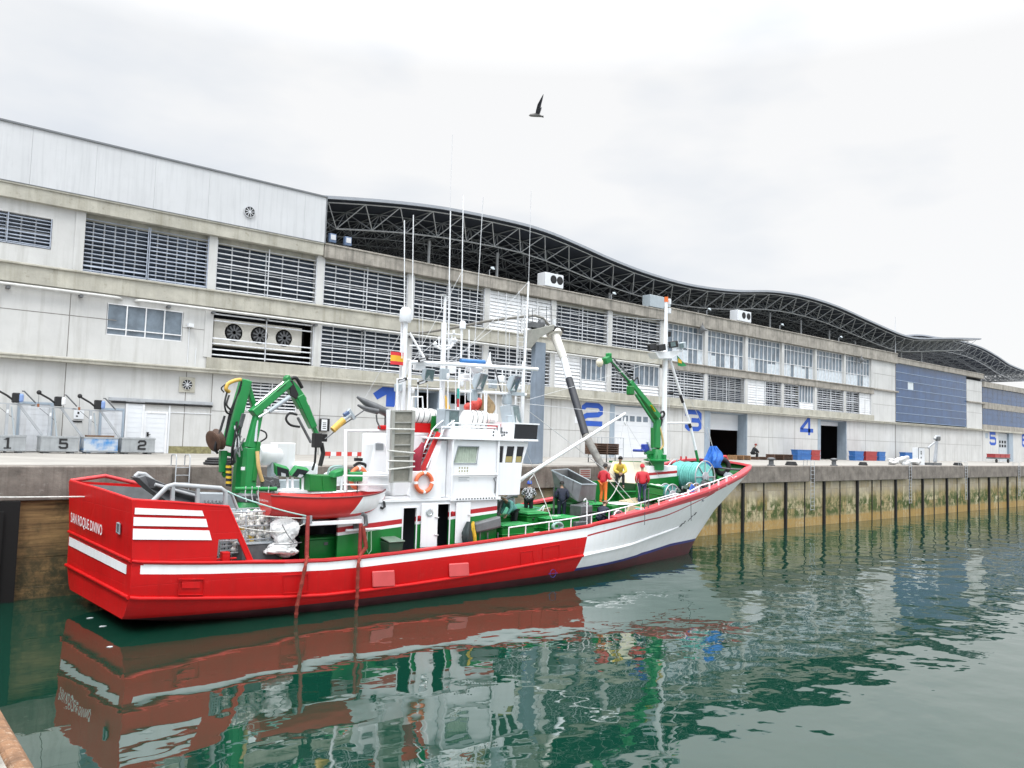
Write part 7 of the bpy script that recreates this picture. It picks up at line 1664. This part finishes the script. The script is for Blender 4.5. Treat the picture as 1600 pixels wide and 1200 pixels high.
# pallets, crates, cages
pal_m = M('pallet wood', (.30,.17,.08), .85, .3, 4); pald_m = M('dark pallet wood', (.10,.055,.035), .85, .3, 4)
def pallet_stack(x, y, n, w_, label, mat, rz=0, z0=0.0, legs=0):
    T = thing('pallet_stack', label, 'pallets', (x, y, QZ), rz, 'pallets on the quay'); 
    for k in range(n):
        z = z0+k*.15; m = MB()
        for i in range(5): m.box(-w_/2, w_/2, -.5+.225*i, -.4+.225*i, z+.12, z+.145)
        for i in range(3): m.box(-w_/2+i*(w_/2-.06), -w_/2+.12+i*(w_/2-.06), -.5, .5, z+.0, z+.12)
        m.build('pallet', mat, T)
    if legs:
        for s in (-.9, .9): MB().tube([(s, -.4, 0), (s, -.4, z0), (s, .4, z0), (s, .4, 0)], .04, 6).build('rack_leg', dsteel_m, T)
    return T
p = qp(905, 731); pallet_stack(40.2, 37.6, 5, 2.3, 'stack of brown pallets on a steel rack beyond the hopper', pald_m, 0, .55, 1)
p = qp(1156, 719); pallet_stack(qx(1155, 45.5), 45.5, 3, 2.5, 'orange brown pallets beside the seated man', pal_m)
pallet_stack(qx(1218, 46), 46, 4, 3.6, 'dark brown pallets right of the seated man', pald_m); pallet_stack(qx(1192, 46.2), 46.2, 2, 3.2, 'low row of dark pallets along the pavement', pald_m)
def mesh_crate(x, y, w_, h, label):
    T = thing('mesh_crate', label, 'cage', (x, y, QZ), 0); 
    for sx in (-w_/2, 0, w_/2):
        for sy in (-.5, .5): MB().cyl((sx, sy, 0), (sx, sy, h), .03, 5).build('post', steel_m, T)
    for z in (.15, h*.5, h):
        for sy in (-.5, .5): MB().cyl((-w_/2, sy, z), (w_/2, sy, z), .025, 5).build('bar', steel_m, T)
    m = MB(); m.quad((-w_/2, -.49, .15), (w_/2, -.49, .15), (w_/2, -.49, h*.5), (-w_/2, -.49, h*.5)) if False else [m.cyl((-w_/2+w_*i/16, -.5, .15), (-w_/2+w_*i/16, -.5, h), .009, 4) for i in range(17)]; m.build('mesh_panel', steel_m, T)
mesh_crate(qx(947, 44), 44, 3.0, 1.75, 'steel mesh cage in front of shutter door 2')
crb = M('blue fish crate', (.03,.14,.40), .5, .2, 4); crr = M('red fish crate', (.36,.04,.04), .5, .2, 4)
def crate(px, y, w_, h, mat, label, n=2):
    T = thing('fish_crate', label, 'crate', (qx(px, y), y, QZ), 0, 'fish crates stacked on the quay')
    for k in range(n):
        z = h/n*k; m = MB(); m.loft([[(-w_*.47, -.35, z), (w_*.47, -.35, z), (w_*.47, .35, z), (-w_*.47, .35, z)], [(-w_/2, -.4, z+h/n-.03), (w_/2, -.4, z+h/n-.03), (w_/2, .4, z+h/n-.03), (-w_/2, .4, z+h/n-.03)]]); m.box(-w_*.52, w_*.52, -.42, .42, z+h/n-.07, z+h/n-.012); m.box(-w_*.2, w_*.2, -.385, -.36, z+h/n*.25, z+h/n*.5); m.build('box', mat, T)
for px, w_, mt, lab in ((1252, 2.9, crb, 'blue fish crates in front of the wall beside door 4'), (1270, 1.9, crr, 'red fish crates beside the blue ones left of door 4'), (1338, 2.2, crb, 'blue fish crates immediately right of door 4'), (1357, 2.9, crr, 'red fish crates between two blue crates'), (1374, 1.7, crb, 'blue fish crates at the end of the red row'), (1418, 3.0, crb, 'blue fish crates under the panelled end wall'), (1431, 1.8, M('pale blue crate', (.30,.36,.42), .5), 'pale blue fish crate behind the wire frame')):
    crate(px, 46.6, w_, 1.15, mt, lab)
p = qp(1560, 723); T = thing('crate_trolley', 'red crates on a low trolley near door 5', 'trolley', (qx(1560, 42.5), 42.5, QZ))
m = MB(); m.box(-3, 3, -.6, .6, .55, .75); m.build('bed', dsteel_m, T)
for k in range(3): m = MB(); m.box(-2.9+2*k, -1.1+2*k, -.55, .55, .76, 1.25); m.box(-2.95+2*k, -1.05+2*k, -.6, .6, 1.18, 1.26); m.build('crate', crr, T)
for x in (-2.3, 2.3): m = MB(); m.lathe([(.02,-.08),(.28,-.08),(.28,.08),(.02,.08)], (x, -.5, .28), (0,1,0), 14); m.build('wheel', black_m, T)
# right hoist with cabinet and white sacks
hx, hy = 85.2, 34.2; T = thing('davit_hoist', 'grey davit hoist with tilted arm at the quay edge near door 5', 'hoist', (hx, hy, QZ), 0, 'davit hoists on the quay')
def hq(px, py): return on_y(px, py, hy)-Vector((hx, hy, QZ))
MB().bar(hq(1461, 722), hq(1464, 688), .30, .28, (0,1,0), w1=.22, h1=.2).build('post', steel_m, T); MB().bar(hq(1462, 690), hq(1450, 700), .14, .12, (0,1,0)).build('strut', steel_m, T); m = MB(); m.obox(hq(1465, 685), (.8, .35, .5)); m.build('motor_housing', dsteel_m, T, bevel=.1); MB().tube([hq(1460,686), hq(1462,682), hq(1468,682)], .12, 8).build('arm', steel_m, T)
m = MB(); m.box(-.8, 1.1, -.5, .5, 0, .25); m.build('base', dsteel_m, T)
m = MB(); P0, P1 = hq(1437, 722), hq(1448, 700); m.box(P0.x, P1.x, .2, .7, 0, P1.z); m.build('cabinet', white_m, T, bevel=.02)
for x, z in ((1442.5, 715), (1442.5, 709), (1442.5, 706)): q = hq(x, z); MB().obox((q.x, .19, q.z), (.18, .02, .16)).build('dial', black_m, T)
m = MB(); a_ = [hq(1435, 723), hq(1435, 699.5), hq(1452, 700), hq(1452, 723)]; m.tube(a_, .035, 5); m.build('pipe_frame', dsteel_m, T)
for k, (x, y, s, lab) in enumerate(((79.2, 34.4, (1.0,.7,.55), 'larger white sack lying on the quay by the hoist'), (80.9, 34.0, (.8,.6,.4), 'small white sack beside the larger one on the quay'), (77.9, 34.8, (.7,.5,.35), 'flat white sack at the left of the sack heap'))):
    o = lump((0, 0, s[2]*.85), s, 20+k, sack_m, None, 'sack', .15); o.location = (x, y, QZ); tag(o, lab, 'sack', 'white sacks on the quay')
# bollards and bits along the edge
def bollard(x, y, label):
    T = thing('bollard', label, 'bollard', (x, y, QZ), 0, 'mooring bollards on the quay edge'); m = MB(); m.lathe([(.30, 0), (.30, .05), (.19, .09), (.17, .38), (.30, .46), (.30, .54), (.2, .60), (.02, .62)], (0,0,0), n=18); m.build('post', dsteel_m, T, smooth=40)
for px, lab in ((1303, 'black bollard on the quay edge below door 4'), (1205, 'black bollard on the quay edge right of the bow')): q = on_y(px, 727, YQ+.7); bollard(q.x, YQ+.7, lab)
for px, lab, w_ in ((1240, 'coiled black hose lying on the quay past the bow ladder', .5), (1352, 'coiled dark rope by the second quay ladder', .4), (1500, 'coiled dark rope near the red trolley', .5), (345, 'black rope coil behind the folded crane', .6)):
    q = on_y(px, 727, YQ+1.2); m = MB()
    for k in range(3): m.tube([(w_*(1-.12*k)*math.cos(a*math.pi/9), w_*.8*(1-.12*k)*math.sin(a*math.pi/9), .06+.09*k) for a in range(18)], .055, 6, closed=True)
    tag(m.build('rope_coil', black_m, loc=(q.x, YQ+1.4, QZ), smooth=60), lab, 'rope coil', 'coils lying on the quay')
# red and white barrier bar on stands
q0, q1 = on_y(508, 709, 42.0), on_y(566, 709, 42.0); T = thing('barrier', 'red and white striped barrier bar on the quay behind the crane', 'barrier', (q0.x, 42, QZ)); L_ = q1.x-q0.x; zz = q0.z-QZ
for i in range(7): MB().box(L_*i/7, L_*(i+1)/7, -.02, .02, zz-.12, zz+.12).build('stripe', white_m if i % 2 else M('barrier red', (.55,.04,.03), .5), T)
for x in (.3, L_-.3): MB().cyl((x, .05, 0), (x, .05, zz), .03, 6).build('stand', dsteel_m, T)
# wall phone box and notice
c = on_y(506, 664, 48.3); m = MB(); m.box(-.32, .32, -.3, 0, -.42, .42); T = thing('meter_box', 'small grey meter box on the hall wall behind the crane head', 'box', (c.x, YB-.01, c.z)); m.build('case', black_m, T, bevel=.02); MB().box(-.28, .12, -.32, -.3, -.36, .36).build('front', white_m, T)
m = MB()
for k in range(4): m.box(-.2, .05, -.325, -.32, -.25+.12*k, -.2+.12*k)
m.build('marking', black_m, T)
c = on_y(914, 740, YQ-.02); T = thing('notice_board', 'white notice with red lines on the quay wall behind the hopper', 'sign', (c.x, YQ-.03, c.z)); MB().box(-.45, .45, -.02, .02, -.28, .28).build('board', M('notice white', (.50,.47,.44), .7), T)
for k in range(4): MB().box(-.38, .38, -.025, -.02, .14-.11*k, .19-.11*k).build('marking', M('notice red', (.35,.06,.04), .7), T)
# condenser units and lamps on the parapet
for px, py, wd, lab in ((860, 441, 2.1, 'white twin fan condenser on the parapet above the loading tower'), (1157, 499, 2.5, 'white twin fan condenser on the parapet right of the foremast'), (1026, 470, 3.0, 'grey metal box on the parapet left of the foremast head')):
    q = on_y(px, py, YB+.3); zb_ = 18.66 if px < 1000 else 18.66 if px < 1100 else 19.02; T = thing('condenser_unit', lab, 'condenser', (q.x, YB+.3, zb_), 0, 'condenser units on the parapet')
    m = MB(); m.box(-wd/2, wd/2, -.5, .5, .12, 1.25); m.build('casing', white_m if px != 1026 else lgrey_m, T, bevel=.03)
    for s in (-.4, .4): MB().box(wd*s-.06, wd*s+.06, -.45, .45, 0, .12).build('foot', dsteel_m, T)
    if px != 1026:
        for s in (-.05, .3): m = MB(); m.lathe([(.36, 0), (.38, -.04), (.30, -.05), (.29, .0), (.02, .01)], (wd*s, -.5, .75), (0,-1,0), 18); m.build('fan', black_m, T, smooth=40)
for px, py in ((519, 372), (543, 376)):
    q = on_y(px, py, YB-.1); T = thing('parapet_floodlight', 'square floodlight on the parapet beside the cladding' if px < 530 else 'second square floodlight on the parapet', 'floodlight', (q.x, YB-.1, 18.66), 0, 'floodlights on the parapet'); MB().obox((0, 0, .45), (.5, .3, .6)).build('housing', M('blue grey lamp', (.10,.15,.25), .4), T, bevel=.03); MB().obox((0, -.16, .5), (.36, .02, .34)).build('lens', chrome_m, T); MB().cyl((0,0,0),(0,0,.2), .04, 6).build('bracket', dsteel_m, T)
for px, lab in ((765, 'small lamp on the parapet left of the first condenser'), (955, 'small lamp on the parapet between the condensers'), (1104, 'small lamp on the parapet above the hanging horn'), (1218, 'small lamp on the parapet under the second roof wave'), (1310, 'small lamp on the parapet near the blue stair block')):
    q = on_y(px, 400+(px-765)*.22, YB); T = thing('parapet_lamp', lab, 'lamp', (q.x, YB-.05, 18.66 if q.x < 59 else 19.03), 0, 'small lamps along the parapet'); MB().tube([(0, 0, 0), (0, 0, .5), (.1, -.2, .62)], .035, 6).build('arm', steel_m, T); MB().lathe([(.04, .12), (.20, 0), (.16, -.06), (.02, -.07)], (.12, -.25, .62), (0, -.5, .6), 12).build('head', lgrey_m, T, smooth=40)
for px, py, lab in ((1100, 515, 'black horn loudspeaker hanging from the parapet by the foremast'), (1348, 563, 'black horn loudspeaker hanging beside the last glazed bay')):
    q = on_y(px, py, YB-.5); T = thing('loudspeaker', lab, 'loudspeaker', q, 0, 'horn loudspeakers under the parapet'); m = MB(); m.lathe([(.06, .35), (.12, .1), (.45, -.2), (.48, -.22), (.40, -.15), (.05, .1)], (0,0,0), (.3,-1,-.2), 18); m.build('horn', dsteel_m, T, smooth=50); MB().tube([(0, .1, .1), (0, .3, 1.0)], .05, 6).build('bracket', dsteel_m, T)
q = on_y(1399, 555, YB+2); T = tag(MB().tube([(0,0,0), (0,0,7.2)], [.07, .03], 6).build('aerial_mast', cable_m, loc=(q.x, YB+2, 17.6)), 'thin grey aerial mast rising behind the blue stair block', 'aerial')
# gull
o0 = CAM+ray(838, 180).normalized()*29
T = thing('gull', 'grey gull flying with raised wing above the roof', 'gull', o0, 0); gm = M('gull grey plumage', (.20,.19,.18), .8, .35, 12); gd = M('gull dark wing', (.05,.05,.06), .8, .4, 10)
rt = Vector((EX.x, EY.x, EZ.x)); upw = -Vector((EX.y, EY.y, EZ.y)); fw = Vector((EX.z, EY.z, EZ.z))
Q = lambda x, y, z=0: rt*x*.0232+upw*y*.0232+fw*z
m = MB(); m.tube([Q(-11, -.5), Q(-8.5, 0), Q(-6, 0), Q(-1, .5), Q(4, -.5), Q(8, -1.8), Q(10, -2.2)], [.012, .05, .055, .075, .055, .03, .01], 10); m.build('body', gm, T, smooth=60)
m = MB(); m.prism([Q(6, -1.2), Q(10.5, -1.2, -.05), Q(10.8, -3, .05), Q(6.5, -2.4)], fw*.015); m.build('tail', gd, T)
def wing(sgn):
    m = MB(); P = [Q(-1.5, 1, -.04*sgn), Q(-.5, 6, -.16*sgn), Q(1.5, 12, -.28*sgn), Q(6, 19, -.38*sgn), Q(9.5, 24.5, -.42*sgn), Q(8.2, 18, -.40*sgn), Q(6.2, 11, -.30*sgn), Q(5, 5, -.16*sgn), Q(4, 1, -.04*sgn)]
    m.prism(P, (fw*.4+rt*.5).normalized()*.018); return m
wing(1).build('wing', gd, T); 
w2 = MB(); P = [Q(-1.5, .6, .06), Q(-.8, 5, .25), Q(1.2, 11, .45), Q(5.8, 18, .62), Q(8.8, 22.5, .7), Q(7.6, 17, .62), Q(5.8, 10, .45), Q(4.6, 4.5, .25), Q(3.8, .6, .06)]; w2.prism(P, (fw*.4+rt*.5).normalized()*.018); w2.build('wing', gd, T)
# flotsam on the water near the stern
for k, (px, py) in enumerate(((140, 966), (172, 1011), (160, 979))):
    q = on_z(px, py, .0); m = MB(); r = random.Random(k); n_ = 7; m.prism([(q.x+.10*math.cos(a*6.283/n_)*r.uniform(.5,1.2), q.y+.06*math.sin(a*6.283/n_)*r.uniform(.5,1.2), .004) for a in range(n_)], (0, 0, .012))
    tag(m.build('floating_scrap', white_m), ['white scrap floating by the timber wall left of the stern', 'white scrap floating nearest the photographer below the stern', 'white scrap floating just under the stern corner', 'white scrap floating below the hull port near the stern', 'white scrap floating below the first pink plate'][k], 'scrap', 'white scraps floating on the water')
# ================================================================== sky, sun, camera
W = bpy.data.worlds.new('World'); scene.world = W; W.use_nodes = True
nt = W.node_tree; bg = nt.nodes['Background']
SUN_EL, SUN_AZ = R_(58), R_(222)     # azimuth measured from +X towards +Y; behind the camera
sky = nd(nt, 'ShaderNodeTexSky', sky_type='NISHITA', sun_disc=False)
sky.sun_elevation = SUN_EL; sky.sun_rotation = math.pi/2-SUN_AZ
tc = nt.nodes.new('ShaderNodeTexCoord')
mp = nt.nodes.new('ShaderNodeMapping'); nt.links.new(tc.outputs['Generated'], mp.inputs[0]); mp.inputs['Scale'].default_value = (1, 1, 2.6)
n1 = noise(nt, mp.outputs[0], 1.9, 5, .5); n2 = noise(nt, mp.outputs[0], 3.6, 4, .5)
a = nd(nt, 'ShaderNodeMath', operation='MULTIPLY_ADD'); nt.links.new(n2, a.inputs[0]); a.inputs[1].default_value = .6; nt.links.new(n1, a.inputs[2])
rd = nd(nt, 'ShaderNodeVectorMath', operation='DOT_PRODUCT'); nt.links.new(tc.outputs['Generated'], rd.inputs[0]); rd.inputs[1].default_value = (.86, .2, .45)
a2 = nd(nt, 'ShaderNodeMath', operation='MULTIPLY_ADD'); nt.links.new(rd.outputs['Value'], a2.inputs[0]); a2.inputs[1].default_value = .34; nt.links.new(a.outputs[0], a2.inputs[2])
a3 = nd(nt, 'ShaderNodeMapRange'); nt.links.new(a2.outputs[0], a3.inputs[0]); a3.inputs[1].default_value = .52; a3.inputs[2].default_value = 1.06
cl = ramp(nt, a3.outputs[0], [(.0, (5.3, 5.85, 6.65)), (.35, (6.4, 6.95, 7.65)), (.65, (7.8, 8.1, 8.5)), (1.0, (9.2, 9.2, 9.2))])
# overcast gradient: the cloud deck is brighter overhead and on the sun's side than near the horizon
sep = nt.nodes.new('ShaderNodeSeparateXYZ'); nt.links.new(tc.outputs['Generated'], sep.inputs[0])
zg = nd(nt, 'ShaderNodeMapRange'); zg.inputs[1].default_value = .42; zg.inputs[2].default_value = .95; zg.inputs[3].default_value = 1.0; zg.inputs[4].default_value = 3.1
nt.links.new(sep.outputs[2], zg.inputs[0])
sd = nd(nt, 'ShaderNodeVectorMath', operation='DOT_PRODUCT'); nt.links.new(tc.outputs['Generated'], sd.inputs[0])
SUN_DIR = Vector((math.cos(SUN_EL)*math.cos(SUN_AZ), math.cos(SUN_EL)*math.sin(SUN_AZ), math.sin(SUN_EL)))
sd.inputs[1].default_value = SUN_DIR
sg = nd(nt, 'ShaderNodeMapRange'); sg.inputs[1].default_value = .1; sg.inputs[2].default_value = 1; sg.inputs[3].default_value = 1.0; sg.inputs[4].default_value = 2.0
nt.links.new(sd.outputs['Value'], sg.inputs[0])
k = nd(nt, 'ShaderNodeMath', operation='MULTIPLY'); nt.links.new(zg.outputs[0], k.inputs[0]); nt.links.new(sg.outputs[0], k.inputs[1])
cl2 = nd(nt, 'ShaderNodeVectorMath', operation='SCALE'); nt.links.new(cl, cl2.inputs[0]); nt.links.new(k.outputs[0], cl2.inputs['Scale'])
c = mixc(nt, .93, sky.outputs[0], cl2.outputs[0])
nt.links.new(c, bg.inputs[0]); bg.inputs[1].default_value = .1
sl = bpy.data.lights.new('sun', 'SUN'); sl.energy = 1.5; sl.angle = R_(14); sl.color = (1, .965, .92)
so = bpy.data.objects.new('sun', sl); COL.objects.link(so); so.rotation_euler = SUN_DIR.to_track_quat('Z', 'Y').to_euler(); so.location = (0, -20, 60)
cam = bpy.data.cameras.new('camera'); co = bpy.data.objects.new('camera', cam); COL.objects.link(co)
cam.sensor_width = 36; cam.lens = F_PX/1600*36; cam.clip_start = .1; cam.clip_end = 3000
right = Vector((EX.x, EY.x, EZ.x)); up = -Vector((EX.y, EY.y, EZ.y)); back = -Vector((EX.z, EY.z, EZ.z))
mt = Matrix((right, up, back)).transposed().to_4x4(); mt.translation = CAM; co.matrix_world = mt
scene.camera = co
vs = scene.view_settings; vs.view_transform = 'Standard'; vs.look = 'None'; vs.exposure = .12; vs.gamma = 1; vs.use_curve_mapping = False
scene.cycles.max_bounces = 8
